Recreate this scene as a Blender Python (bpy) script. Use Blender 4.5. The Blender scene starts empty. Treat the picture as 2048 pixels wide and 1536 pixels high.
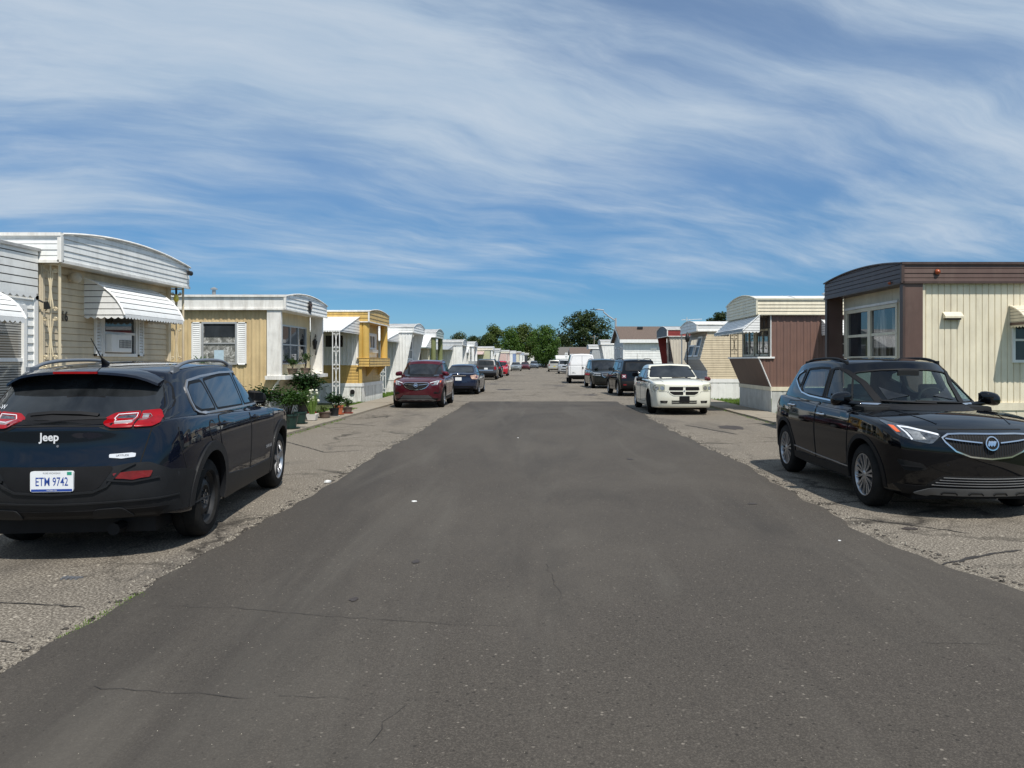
import bpy, bmesh, math, random
from mathutils import Vector, Matrix, geometry
from mathutils.bvhtree import BVHTree
random.seed(7)
R = math.radians
scene = bpy.context.scene
COL = scene.collection
F, VX, VY, CH = 1538.0, 1080.0, 722.0, 1.6     # photo focal length, vanishing point, eye height

# ---------------------------------------------------------------- materials
MATS = {}
def new_mat(name):
    m = bpy.data.materials.new(name); m.use_nodes = True
    nt = m.node_tree; b = nt.nodes['Principled BSDF']
    return m, nt, b
def N(nt, t, **kw):
    n = nt.nodes.new(t)
    for k, v in kw.items():
        if k in n.inputs: n.inputs[k].default_value = v
        else: setattr(n, k, v)
    return n
def rgb(c): return (c[0], c[1], c[2], 1.0)
def S(r, g, b):                                   # sRGB 0-255 to linear
    f = lambda c: (c/255/12.92) if c/255 <= .04045 else ((c/255+.055)/1.055)**2.4
    return (f(r), f(g), f(b))
def ramp(nt, fac, stops):
    r = nt.nodes.new('ShaderNodeValToRGB'); nt.links.new(fac, r.inputs[0])
    e = r.color_ramp.elements
    while len(e) < len(stops): e.new(.5)
    for i, (p, c) in enumerate(stops):
        e[i].position = p; e[i].color = rgb(c) if not isinstance(c, (int, float)) else (c, c, c, 1)
    return r.outputs[0]
def mixc(nt, fac, a, b, mode='MIX'):
    m = nt.nodes.new('ShaderNodeMix'); m.data_type = 'RGBA'; m.blend_type = mode
    for s, v in ((m.inputs[0], fac), (m.inputs[6], a), (m.inputs[7], b)):
        if hasattr(v, 'is_output') or isinstance(v, bpy.types.NodeSocket): nt.links.new(v, s)
        elif isinstance(v, (int, float)): s.default_value = v
        else: s.default_value = rgb(v)
    return m.outputs[2]
def noise(nt, scale, detail=3, rough=.55, vec=None, dist=0, four=False):
    n = N(nt, 'ShaderNodeTexNoise'); n.inputs['Scale'].default_value = scale
    n.inputs['Detail'].default_value = detail; n.inputs['Roughness'].default_value = rough
    n.inputs['Distortion'].default_value = dist
    if vec is not None: nt.links.new(vec, n.inputs['Vector'])
    return n.outputs[0]
def coords(nt, scale=(1, 1, 1), rot=(0, 0, 0), kind='Object'):
    t = nt.nodes.new('ShaderNodeTexCoord'); m = nt.nodes.new('ShaderNodeMapping')
    m.inputs['Scale'].default_value = scale; m.inputs['Rotation'].default_value = rot
    nt.links.new(t.outputs[kind], m.inputs[0]); return m.outputs[0]
def mat(name, c, rough=.6, metal=0, var=.12, vs=3, bump=0, bs=40, coat=0, dirt=None, dirt_amt=.35, streak=True, spec=None):
    """plain surface with uneven tone, optional dirt streaks and fine bump"""
    if name in MATS: return MATS[name]
    m, nt, b = new_mat(name)
    b.inputs['Roughness'].default_value = rough; b.inputs['Metallic'].default_value = metal
    b.inputs['Coat Weight'].default_value = coat; b.inputs['Coat Roughness'].default_value = .03
    if spec is not None: b.inputs['Specular IOR Level'].default_value = spec
    col = None
    if var > 0:
        n = noise(nt, vs, 4, .6, coords(nt))
        lo = tuple(x*(1-var) for x in c); hi = tuple(min(1, x*(1+var)) for x in c)
        col = ramp(nt, n, [(.3, lo), (.7, hi)])
    if dirt is not None:
        sc = (2.2, 2.2, .35) if streak else (1.5, 1.5, 1.5)
        n2 = noise(nt, 2.4, 6, .7, coords(nt, sc))
        f = ramp(nt, n2, [(.46, 0.0), (.72, 1.0)])
        mm = nt.nodes.new('ShaderNodeMath'); mm.operation = 'MULTIPLY'; mm.inputs[1].default_value = dirt_amt
        nt.links.new(f, mm.inputs[0])
        col = mixc(nt, mm.outputs[0], col if col is not None else c, dirt)
    if col is not None: nt.links.new(col, b.inputs['Base Color'])
    else: b.inputs['Base Color'].default_value = rgb(c)
    if bump > 0:
        n3 = noise(nt, bs, 4, .6, coords(nt))
        bp = nt.nodes.new('ShaderNodeBump'); bp.inputs['Strength'].default_value = bump
        bp.inputs['Distance'].default_value = .01
        nt.links.new(n3, bp.inputs['Height']); nt.links.new(bp.outputs[0], b.inputs['Normal'])
    MATS[name] = m
    return m
def paint(name, c, metal=.0, rough=.35, flake=.08):
    if name in MATS: return MATS[name]
    m, nt, b = new_mat(name)
    v = coords(nt)
    dust = ramp(nt, noise(nt, 1.7, 6, .65, v), [(.35, 0.0), (.8, 1.0)])
    mm = nt.nodes.new('ShaderNodeMath'); mm.operation = 'MULTIPLY'; mm.inputs[1].default_value = flake
    nt.links.new(dust, mm.inputs[0])
    nt.links.new(mixc(nt, mm.outputs[0], c, (.30, .28, .25)), b.inputs['Base Color'])
    b.inputs['Metallic'].default_value = metal; b.inputs['Roughness'].default_value = rough
    b.inputs['Coat Weight'].default_value = 1; b.inputs['Coat IOR'].default_value = 1.5
    b.inputs['Specular IOR Level'].default_value = .0 if max(c) < .1 else .25
    cr = ramp(nt, noise(nt, 2.3, 5, .7, v), [(.3, .012), (.8, .05)])
    nt.links.new(cr, b.inputs['Coat Roughness'])
    MATS[name] = m; return m
def glass_clear(name, tint=(.62, .72, .70), refl=1.0):
    if name in MATS: return MATS[name]
    m = bpy.data.materials.new(name); m.use_nodes = True; nt = m.node_tree; nt.nodes.clear()
    o = N(nt, 'ShaderNodeOutputMaterial'); t = N(nt, 'ShaderNodeBsdfTransparent'); g = N(nt, 'ShaderNodeBsdfGlossy')
    t.inputs[0].default_value = rgb(tint); g.inputs['Roughness'].default_value = .02
    f = N(nt, 'ShaderNodeLayerWeight'); f.inputs[0].default_value = .5
    pw = N(nt, 'ShaderNodeMath', operation='POWER'); pw.inputs[1].default_value = 4.0; nt.links.new(f.outputs['Facing'], pw.inputs[0])
    mm = N(nt, 'ShaderNodeMath', operation='MULTIPLY_ADD'); mm.inputs[1].default_value = .9*refl; mm.inputs[2].default_value = .06
    nt.links.new(pw.outputs[0], mm.inputs[0])
    mx = N(nt, 'ShaderNodeMixShader')
    nt.links.new(mm.outputs[0], mx.inputs[0]); nt.links.new(t.outputs[0], mx.inputs[1]); nt.links.new(g.outputs[0], mx.inputs[2])
    nt.links.new(mx.outputs[0], o.inputs[0]); MATS[name] = m; return m
def glass_dark(name, c=(.012, .015, .018), rough=.03, spec=.6, pattern=None, coat=.55):
    """window pane seen from outdoors: dark room behind, optional blinds or curtain folds"""
    if name in MATS: return MATS[name]
    m, nt, b = new_mat(name)
    b.inputs['Roughness'].default_value = rough; b.inputs['Specular IOR Level'].default_value = spec
    v = coords(nt)
    if pattern == 'blinds':
        w = N(nt, 'ShaderNodeTexWave', bands_direction='Z'); w.inputs['Scale'].default_value = 9.5
        w.inputs['Distortion'].default_value = .35; nt.links.new(v, w.inputs[0])
        col = ramp(nt, w.outputs[0], [(.2, (.06, .06, .055)), (.75, (.42, .41, .38))])
    elif pattern == 'curtain':
        vv = coords(nt, (1, 1, .12))
        col = ramp(nt, noise(nt, 9, 3, .5, vv), [(.4, c), (.6, (.22, .21, .19))])
    elif pattern == 'foil':
        col = ramp(nt, noise(nt, 7, 6, .75, v, 1.2), [(.36, (.08, .085, .08)), (.52, (.25, .25, .23)), (.68, (.75, .75, .72))])
    else:
        vv = coords(nt, (1, 1, .6))
        col = ramp(nt, noise(nt, 2.2, 4, .6, vv, .6), [(.35, c), (.75, tuple(x*3.2+.012 for x in c))])
    nt.links.new(col, b.inputs['Base Color'])
    b.inputs['Coat Weight'].default_value = coat; b.inputs['Coat Roughness'].default_value = .01; b.inputs['Specular IOR Level'].default_value = spec*.5
    MATS[name] = m; return m

# ---------------------------------------------------------------- objects
def link(o, parent=None):
    COL.objects.link(o)
    if parent is not None: o.parent = parent
    return o
def tag(o, label=None, cat=None, group=None, kind=None):
    if label: o['label'] = label
    if cat: o['category'] = cat
    if group: o['group'] = group
    if kind: o['kind'] = kind
    return o
def thing(name, label, cat, loc=(0, 0, 0), rz=0, group=None):
    o = bpy.data.objects.new(name, None); o.empty_display_size = .2
    o.location = loc; o.rotation_euler = (0, 0, rz)
    COL.objects.link(o); return tag(o, label, cat, group)
def mark_sharp(me, ang=38):
    bm = bmesh.new(); bm.from_mesh(me)
    for f in bm.faces: f.smooth = True
    a = R(ang)
    for e in bm.edges:
        e.smooth = not (len(e.link_faces) == 2 and e.calc_face_angle(0) > a)
    bm.to_mesh(me); bm.free()
class MB:
    def __init__(s): s.v = []; s.f = []; s.m = []; s.cur = 0
    def add(s, vs, fs):
        o = len(s.v); s.v += [tuple(p) for p in vs]
        for f in fs: s.f.append(tuple(o+i for i in f)); s.m.append(s.cur)
    def quad(s, a, b, c, d): s.add([a, b, c, d], [(0, 1, 2, 3)])
    def box(s, x0, x1, y0, y1, z0, z1):
        if x0 > x1: x0, x1 = x1, x0
        if y0 > y1: y0, y1 = y1, y0
        if z0 > z1: z0, z1 = z1, z0
        v = [(x0,y0,z0),(x1,y0,z0),(x1,y1,z0),(x0,y1,z0),(x0,y0,z1),(x1,y0,z1),(x1,y1,z1),(x0,y1,z1)]
        s.add(v, [(0,3,2,1),(4,5,6,7),(0,1,5,4),(1,2,6,5),(2,3,7,6),(3,0,4,7)])
    def prism(s, poly, fn, d0, d1):
        """poly of 2-D points; fn(p, q, d) -> xyz; caps at depth d0 and d1"""
        n = len(poly)
        vs = [fn(p[0], p[1], d0) for p in poly] + [fn(p[0], p[1], d1) for p in poly]
        tri = geometry.tessellate_polygon([[Vector((p[0], p[1], 0)) for p in poly]])
        fs = [tuple(t) for t in tri] + [tuple(n+i for i in reversed(t)) for t in tri]
        fs += [(i, (i+1) % n, n+(i+1) % n, n+i) for i in range(n)]
        s.add(vs, fs)
    def tube(s, pts, r, n=6, cap=True):
        pts = [Vector(p) for p in pts]; rs = r if isinstance(r, (list, tuple)) else [r]*len(pts)
        rings = []; up = Vector((0, 0, 1))
        for i, p in enumerate(pts):
            d = (pts[min(i+1, len(pts)-1)] - pts[max(i-1, 0)]).normalized()
            u = d.cross(up)
            if u.length < .05: u = d.cross(Vector((1, 0, 0)))
            u.normalize(); w = d.cross(u).normalized()
            rings.append([p + (u*math.cos(2*math.pi*k/n) + w*math.sin(2*math.pi*k/n))*rs[i] for k in range(n)])
        vs = [q for r_ in rings for q in r_]; fs = []
        for i in range(len(pts)-1):
            for k in range(n):
                fs.append((i*n+k, i*n+(k+1) % n, (i+1)*n+(k+1) % n, (i+1)*n+k))
        if cap: fs += [tuple(range(n))[::-1], tuple((len(pts)-1)*n+k for k in range(n))]
        s.add(vs, fs)
    def lathe(s, prof, fn, n=32, close=False):
        """prof list of (r, h); fn(x, y, h) -> xyz"""
        vs = []; fs = []; m = len(prof)
        for k in range(n):
            a = 2*math.pi*k/n
            for (r, h) in prof: vs.append(fn(r*math.cos(a), r*math.sin(a), h))
        for k in range(n):
            k2 = (k+1) % n
            for j in range(m-1): fs.append((k*m+j, k2*m+j, k2*m+j+1, k*m+j+1))
            if close: fs.append((k*m+m-1, k2*m+m-1, k2*m, k*m))
        s.add(vs, fs)
    def build(s, name, mats, parent=None, smooth=None, recalc=True, bevel=0):
        me = bpy.data.meshes.new(name)
        me.from_pydata(s.v, [], s.f); me.validate(clean_customdata=False)
        if not isinstance(mats, (list, tuple)): mats = [mats]
        for m in mats: me.materials.append(m)
        if len(mats) > 1 and len(me.polygons) == len(s.m): me.polygons.foreach_set('material_index', s.m)
        if recalc or bevel:
            bm = bmesh.new(); bm.from_mesh(me)
            if recalc: bmesh.ops.recalc_face_normals(bm, faces=bm.faces)
            if bevel:
                es = [e for e in bm.edges if len(e.link_faces) == 2 and e.calc_face_angle(0) > .6]
                bmesh.ops.bevel(bm, geom=es, offset=bevel, segments=2, affect='EDGES', profile=.6)
            bm.to_mesh(me); bm.free()
        if smooth: mark_sharp(me, smooth)
        return link(bpy.data.objects.new(name, me), parent)
def eval_mesh(o):
    bpy.context.view_layer.update()
    dg = bpy.context.evaluated_depsgraph_get()
    return bpy.data.meshes.new_from_object(o.evaluated_get(dg), depsgraph=dg)
def lerp(a, b, t): return a + (b-a)*t
def interp(tab, x):
    """smooth (monotone cubic) interpolation through (x, y) pairs"""
    n = len(tab)
    if x <= tab[0][0]: return tab[0][1]
    if x >= tab[-1][0]: return tab[-1][1]
    for i in range(n-1):
        if x <= tab[i+1][0]: break
    def slope(k):
        if k <= 0 or k >= n-1: return 0 if n > 2 else (tab[1][1]-tab[0][1])/(tab[1][0]-tab[0][0])
        h0 = tab[k][0]-tab[k-1][0]; h1 = tab[k+1][0]-tab[k][0]
        d0 = (tab[k][1]-tab[k-1][1])/h0; d1 = (tab[k+1][1]-tab[k][1])/h1
        if d0*d1 <= 0: return 0
        return 2*d0*d1/(d0+d1)
    def edge(k):
        return (tab[1][1]-tab[0][1])/(tab[1][0]-tab[0][0]) if k == 0 else (tab[-1][1]-tab[-2][1])/(tab[-1][0]-tab[-2][0])
    h = tab[i+1][0]-tab[i][0]; t = (x-tab[i][0])/h
    m0 = edge(0) if i == 0 else slope(i); m1 = edge(1) if i+1 == n-1 else slope(i+1)
    a, b = tab[i][1], tab[i+1][1]
    return (2*t**3-3*t*t+1)*a + (t**3-2*t*t+t)*h*m0 + (-2*t**3+3*t*t)*b + (t**3-t*t)*h*m1
def rpoly(pts, r=.03, n=4):
    """round the corners of a polygon"""
    out = []; m = len(pts)
    for i in range(m):
        p0, p1, p2 = Vector(pts[i-1]), Vector(pts[i]), Vector(pts[(i+1) % m])
        a, b = p0-p1, p2-p1
        rr = min(r, a.length*.45, b.length*.45)
        A = p1 + a.normalized()*rr; B = p1 + b.normalized()*rr
        for k in range(n+1):
            t = k/n; q = A*(1-t)**2 + p1*2*t*(1-t) + B*t*t
            out.append((q.x, q.y))
    return out
def stroke(pts, w, closed=False):
    P = [Vector(p) for p in pts]; L = []; Rr = []; n = len(P)
    for i, p in enumerate(P):
        a = P[i-1] if (i > 0 or closed) else p; b = P[(i+1) % n] if (i < n-1 or closed) else p
        d = (b-a).normalized(); nn = Vector((-d.y, d.x))*w/2
        L.append(tuple(p+nn)); Rr.append(tuple(p-nn))
    return L, Rr
def strokepoly(pts, w):
    L, Rr = stroke(pts, w); return L + Rr[::-1]
# ================================================================ CARS (local axes: +Y forward, +X right, Z up)
M_BLACK = mat('black_plastic', (.008, .008, .009), .6, spec=.25, var=.25, vs=6, bump=.1, bs=220)
M_CLAD = mat('grey_cladding', (.013, .014, .016), .5, spec=.3, var=.2, vs=5, bump=.08, bs=260)
M_TYRE = mat('tyre_rubber', (.011, .0108, .0105), .85, spec=.2, var=.35, vs=9, bump=.25, bs=60, dirt=(.05, .045, .04), dirt_amt=.3, streak=False)
M_CHROME = mat('chrome', (.75, .76, .78), .12, 1, var=.06)
M_ALLOY = mat('alloy', (.42, .43, .45), .32, .9, var=.12, vs=8)
M_STEELRIM = mat('black_steel_rim', (.02, .02, .021), .5, .3, var=.3, vs=9)
M_SATIN = mat('satin_silver', (.38, .39, .41), .38, .7, var=.1)
M_RAIL = mat('rail_grey', (.27, .28, .30), .4, .6, var=.1)
M_SEAM = mat('shut_line', (.004, .004, .004), .9, var=0)
M_REDL = mat('red_lens', (.26, .003, .006), .12, var=.25, vs=14, coat=.45, spec=.25)
M_REDD = mat('dark_red_lens', (.16, .005, .01), .15, var=.25, vs=14, coat=1)
M_CLRL = mat('clear_lens', (.38, .38, .37), .15, .55, var=.35, vs=22, coat=1)
M_LAMP = mat('lamp_bowl', (.16, .165, .17), .14, .8, var=.6, vs=30, coat=1)
M_FOGGED = mat('clouded_lens', (.40, .40, .30), .3, .1, var=.3, vs=9, coat=.6)
M_AMBER = mat('amber_lens', (.75, .13, .03), .2, var=.15, coat=1)
M_DRL = mat('white_light_guide', (.85, .87, .9), .25, .2, var=.05, coat=1)
M_CABIN = mat('cabin_trim', (.012, .013, .014), .75, spec=.2, var=.2)
M_SEAT = mat('seat_cloth', (.05, .05, .055), .9, var=.2)
M_GDARK = glass_dark('tinted_car_glass', (.006, .007, .008))
M_GCLEAR = glass_clear('car_glass', (.62, .74, .71))
M_PLATE = mat('plate_white', (.78, .80, .82), .4, var=.03)
M_PLATEB = mat('plate_blue', (.02, .06, .30), .4, var=.03)
M_PLATEG = mat('plate_green', (.02, .30, .20), .4, var=.03)
M_WHITE_T = mat('white_lettering', (.8, .81, .83), .3, .2, var=.03)

class Car:
    def __init__(s, sp, root, paintm, lod=0):
        s.kx = sp.get('kx', 1); s.sp = sp; s.root = root; s.paint = paintm; s.lod = lod
    # ---- shells
    def grid(s, us, ys, ws, fn):
        nu, ny, nw = len(us), len(ys), len(ws); idx = {}; vs = []; fs = []
        def g(i, j, k):
            if (i, j, k) not in idx: idx[(i, j, k)] = len(vs); vs.append(fn(us[i], ys[j], ws[k]))
            return idx[(i, j, k)]
        for j in range(ny-1):
            for i in range(nu-1):
                fs.append((g(i,j,0), g(i,j+1,0), g(i+1,j+1,0), g(i+1,j,0)))
                fs.append((g(i,j,nw-1), g(i+1,j,nw-1), g(i+1,j+1,nw-1), g(i,j+1,nw-1)))
            for k in range(nw-1):
                fs.append((g(0,j,k), g(0,j,k+1), g(0,j+1,k+1), g(0,j+1,k)))
                fs.append((g(nu-1,j,k), g(nu-1,j+1,k), g(nu-1,j+1,k+1), g(nu-1,j,k+1)))
        for i in range(nu-1):
            for k in range(nw-1):
                fs.append((g(i,0,k), g(i+1,0,k), g(i+1,0,k+1), g(i,0,k+1)))
                fs.append((g(i,ny-1,k), g(i,ny-1,k+1), g(i+1,ny-1,k+1), g(i+1,ny-1,k)))
        return vs, fs
    def lower(s):
        p = s.sp; yR, yF = p['yR'], p['yF']
        ys = p.get('ys') or [yR, yR+.07, yR+.25, yR+.55, -1.25, -.8, -.3, .3, .75, 1.05, 1.35, yF-.5, yF-.27, yF-.08, yF]
        us = [-1, -.93, -.72, -.35, 0, .35, .72, .93, 1]; ws = [0, .07, .3, .55, .78, .94, 1]
        def fn(u, y, w):
            zt = interp(p['top'], y); zb = interp(p['bot'], y); hw = interp(p['wid'], y)
            z = zb + w*(zt-zb)
            wz = interp(p['side'], z)
            x = u*(hw + wz)
            tF = max(0, min(1, (y-(yF-.75))/.75)); tR = max(0, min(1, ((yR+.6)-y)/.6))
            yy = y + tF**1.3*(interp(p['frontp'], z) - p['bowF']*abs(u)**2.6) - tR**1.3*(interp(p['rearp'], z) - p['bowR']*abs(u)**2.6)
            if w == 1: z += interp(p['crown'], y)*(1-abs(u)**2.2)
            return (x, yy, z)
        return s.grid(us, ys, ws, fn)
    def upper(s):
        p = s.sp; g = p['gh']     # (rear base y, rear top y, front top y, front base y)
        rb, rt, ft, fb = g
        us = [-1, -.9, -.6, 0, .6, .9, 1]; vs_ = [0, .05, .2, .45, .7, .9, .97, 1]; ws = [0, .3, .65, .92, 1]
        def fn(u, v, w):
            yb = lerp(rb, fb, v); yt = lerp(rt, ft, v)
            yy = lerp(yb, yt, w)
            yc = yy
            yy -= p['ghbow'][1]*(v**6)*abs(u)**2.2; yy += p['ghbow'][0]*((1-v)**6)*abs(u)**2.2
            zbse = interp(p['top'], yb)-.06-.09*max(0, (yb-.8)/.5 if yb > .8 else 0); zr = interp(p['roof'], yt)
            z = lerp(zbse, zr, w)
            wb = interp(p['wb'], yb); wt = interp(p['wt'], yt)
            t = w**1.15
            x = u*lerp(wb, wt, t)
            if w == 1: z += p.get('rcrown', .045)*(1-abs(u)**2.2)
            return (x, yy, z)
        vs, fs = s.grid(us, vs_, ws, fn)
        return vs, fs
    def sub(s, vs, fs, lvl, keep_bottom=True):
        me = bpy.data.meshes.new('tmp'); me.from_pydata(vs, [], fs)
        o = bpy.data.objects.new('tmp', me); COL.objects.link(o)
        bm = bmesh.new(); bm.from_mesh(me); bmesh.ops.recalc_face_normals(bm, faces=bm.faces); bm.to_mesh(me); bm.free()
        m = o.modifiers.new('s', 'SUBSURF'); m.levels = lvl; m.render_levels = lvl
        out = eval_mesh(o); bpy.data.objects.remove(o)
        return out
    def boolean(s, me, cutters, mode='DIFFERENCE'):
        o = bpy.data.objects.new('tmp', me); COL.objects.link(o); tmp = [o]
        for c in cutters:
            co = bpy.data.objects.new('cut', c); COL.objects.link(co); tmp.append(co)
            m = o.modifiers.new('b', 'BOOLEAN'); m.operation = mode; m.object = co; m.solver = 'EXACT'
            try: m.material_mode = 'TRANSFER'
            except Exception: pass
        out = eval_mesh(o)
        for t in tmp: bpy.data.objects.remove(t)
        return out
    def build_body(s):
        p = s.sp; lvl = 3 if s.lod == 0 else 2
        lo = s.sub(*s.lower(), lvl); up = s.sub(*s.upper(), lvl)
        vv = []; ff = []
        for me in (lo, up):
            o = len(vv); vv += [v.co.copy() for v in me.vertices]; ff += [tuple(o+i for i in f.vertices) for f in me.polygons]
        s.bvh = BVHTree.FromPolygons(vv, ff)
        for me in (lo, up):
            me.materials.clear(); me.materials.append(s.paint)
        # wheel arches
        cuts = []
        ra = p['R'] + p.get('gap', .055)
        for wy in (p['wr'], p['wf']):
            for sg in (-1, 1):
                mb = MB(); n = 40; hw = p['track']/2
                x0, x1 = sg*(hw-.26), sg*(hw+.5)
                pts = [(ra*math.cos(2*math.pi*k/n), ra*math.sin(2*math.pi*k/n)) for k in range(n)]
                zc = p['R'] + p.get('lift', .015)
                vs = [(x0, wy+a, zc+b) for a, b in pts] + [(x1, wy+a, zc+b) for a, b in pts]
                fs = [tuple(range(n)), tuple(range(2*n-1, n-1, -1))] + [(i, n+i, n+(i+1) % n, (i+1) % n) for i in range(n)]
                me = bpy.data.meshes.new('c'); me.from_pydata(vs, [], fs)
                bm = bmesh.new(); bm.from_mesh(me); bmesh.ops.recalc_face_normals(bm, faces=bm.faces); bm.to_mesh(me); bm.free()
                me.materials.append(M_BLACK); cuts.append(me)
        lo = s.boolean(lo, cuts)
        if s.sp.get('clear'):
            # open the floor of the cabin shell, give it thickness, then cut the window openings through it
            bm = bmesh.new(); bm.from_mesh(up); bm.normal_update()
            zb = min(v.co.z for v in bm.verts)
            dele = [f for f in bm.faces if f.normal.z < -.75]
            bmesh.ops.delete(bm, geom=dele, context='FACES'); bm.to_mesh(up); bm.free()
            o = bpy.data.objects.new('tmp', up); COL.objects.link(o)
            up.materials.append(M_CABIN)
            m = o.modifiers.new('s', 'SOLIDIFY'); m.thickness = .035; m.offset = -1; m.use_even_offset = False; m.material_offset = 1; m.material_offset_rim = 1
            up2 = eval_mesh(o); bpy.data.objects.remove(o)
            cc = []
            for poly in p['sidewin']:
                cc.append(s.cutter(poly, lambda a, b, d: (d, a, b), -2, 2))
            cc.append(s.cutter(p['windshield'], lambda a, b, d: (a, d, b), p['gh'][2]-.35, p['gh'][3]+.6))
            cc.append(s.cutter(p['rearwin'], lambda a, b, d: (a, d, b), p['gh'][0]-.6, p['gh'][1]+.3))
            up = s.boolean(up2, cc)
        verts = []; faces = []; mi = []
        for me in (lo, up):
            o = len(verts); verts += [tuple(v.co) for v in me.vertices]
            for f in me.polygons:
                faces.append(tuple(o+i for i in f.vertices)); nm = me.materials[f.material_index] if len(me.materials) else s.paint
                mi.append(0 if nm == s.paint or nm is None else (2 if nm == M_CABIN else 1))
        me = bpy.data.meshes.new('body'); me.from_pydata(verts, [], faces)
        for m in (s.paint, M_BLACK, M_CABIN): me.materials.append(m)
        me.polygons.foreach_set('material_index', mi)
        mark_sharp(me, 40)
        s.body = link(bpy.data.objects.new('body', me), s.root)
    def cutter(s, poly, fn, d0, d1):
        cx = sum(q[0] for q in poly)/len(poly); cz = sum(q[1] for q in poly)/len(poly)
        k = .965
        poly = rpoly([(cx+(a-cx)*k, cz+(b-cz)*k) for a, b in poly], .04, 3)
        mb = MB(); mb.prism(poly, fn, d0, d1)
        me = bpy.data.meshes.new('c'); me.from_pydata(mb.v, [], mb.f)
        bm = bmesh.new(); bm.from_mesh(me); bmesh.ops.recalc_face_normals(bm, faces=bm.faces); bm.to_mesh(me); bm.free()
        me.materials.append(M_CABIN)
        return me
    # ---- projection onto the body
    AX = {'R': (lambda a, b: Vector((5, a, b)), Vector((-1, 0, 0))), 'L': (lambda a, b: Vector((-5, a, b)), Vector((1, 0, 0))),
          'F': (lambda a, b: Vector((a, 6, b)), Vector((0, -1, 0))), 'B': (lambda a, b: Vector((a, -6, b)), Vector((0, 1, 0))),
          'T': (lambda a, b: Vector((a, b, 6)), Vector((0, 0, -1)))}
    def proj(s, ax, a, b):
        fo, d = s.AX[ax]; a = a*s.kx if ax in 'FB' else a; h = s.bvh.ray_cast(fo(a, b), d)
        if h[0] is None: return None
        n = h[1] if h[1].dot(d) < 0 else -h[1]
        return h[0], n
    def patch(s, name, poly, ax, m, off=.003, parent='body', res=.045, round_=0, depth=.012, smooth=True, follow=True, nz=None):
        if round_: poly = rpoly(poly, round_, 3)
        if s.lod: res = max(res, .08)
        pts = []; n = len(poly)
        for i in range(n):
            a, b = Vector(poly[i]), Vector(poly[(i+1) % n]); k = max(1, int((b-a).length/res))
            for j in range(k): pts.append(a+(b-a)*j/k)
        nb = len(pts); xs = [q.x for q in pts]; zs = [q.y for q in pts]
        poly2 = [(q.x, q.y) for q in pts]
        def inside(x, y):
            c = False; j = nb-1
            for i in range(nb):
                xi, yi = poly2[i]; xj, yj = poly2[j]
                if (yi > y) != (yj > y) and x < (xj-xi)*(y-yi)/(yj-yi)+xi: c = not c
                j = i
            return c
        def dist(x, y):
            return min((x-a)**2+(y-b)**2 for a, b in poly2)
        g = res; y = min(zs)+g*.5
        while y < max(zs):
            x = min(xs)+g*.5
            while x < max(xs):
                if inside(x, y) and dist(x, y) > (g*.35)**2: pts.append(Vector((x, y)))
                x += g
            y += g
        r = geometry.delaunay_2d_cdt(pts, [(i, (i+1) % nb) for i in range(nb)], [], 1, 1e-5)
        vs2, fs = r[0], r[2]; orig = r[3]
        P = []; ok = []
        for q in vs2:
            h = s.proj(ax, q.x, q.y)
            if h is None: P.append(None); continue
            P.append((h[0]+h[1]*off, h[1]))
        vs = []; mp = {}
        for i, q in enumerate(P):
            if q is not None: mp[i] = len(vs); vs.append(q[0])
        faces = [tuple(mp[i] for i in f) for f in fs if all(i in mp for i in f)]
        if not faces: return None
        # rim going into the body
        edge = {}
        for f in faces:
            for i in range(len(f)):
                e = (f[i], f[(i+1) % len(f)]); edge[e] = 1
        bnd = [e for e in edge if (e[1], e[0]) not in edge]
        inv = {v: k for k, v in mp.items()}
        lowv = {}
        for a, b in bnd:
            for q in (a, b):
                if q not in lowv:
                    lowv[q] = len(vs); vs.append(vs[q]-P[inv[q]][1]*(depth+off))
        nf = len(faces)
        faces += [(b, a, lowv[a], lowv[b]) for a, b in bnd]
        me = bpy.data.meshes.new(name); me.from_pydata([tuple(v) for v in vs], [], faces); me.materials.append(m)
        bm = bmesh.new(); bm.from_mesh(me); bmesh.ops.recalc_face_normals(bm, faces=bm.faces); bm.to_mesh(me); bm.free()
        mark_sharp(me, 50)
        return link(bpy.data.objects.new(name, me), s.root if parent in ('body', None) else parent)
    def band(s, name, pts, w, ax, m, off=.004, closed=False, parent=None, res=.05, depth=.012):
        P = [Vector(q) for q in pts]; Q = []; n = len(P)
        for i in range(n if closed else n-1):
            a, b = P[i], P[(i+1) % n]; k = max(1, int((b-a).length/res))
            for j in range(k): Q.append(a+(b-a)*j/k)
        if not closed: Q.append(P[-1])
        L, Rr = stroke([tuple(q) for q in Q], w, closed)
        vs = []; faces = []; prev = None; first = None
        for a, b in zip(L, Rr):
            h1 = s.proj(ax, *a); h2 = s.proj(ax, *b)
            if h1 is None or h2 is None or (h1[0]-h2[0]).length > w*4+.05: prev = None; continue
            o = len(vs)
            nn = (h1[1]+h2[1]).normalized()
            vs += [h1[0]-nn*depth, h1[0]+nn*off, h2[0]+nn*off, h2[0]-nn*depth]
            if prev is not None:
                for k in range(3): faces.append((prev+k, prev+k+1, o+k+1, o+k))
            if first is None: first = o
            prev = o
        if closed and prev is not None and first is not None:
            for k in range(3): faces.append((prev+k, prev+k+1, first+k+1, first+k))
        if not faces: return None
        me = bpy.data.meshes.new(name); me.from_pydata([tuple(v) for v in vs], [], faces); me.materials.append(m)
        bm = bmesh.new(); bm.from_mesh(me); bmesh.ops.recalc_face_normals(bm, faces=bm.faces); bm.to_mesh(me); bm.free()
        mark_sharp(me, 50)
        return link(bpy.data.objects.new(name, me), parent or s.root)
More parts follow.
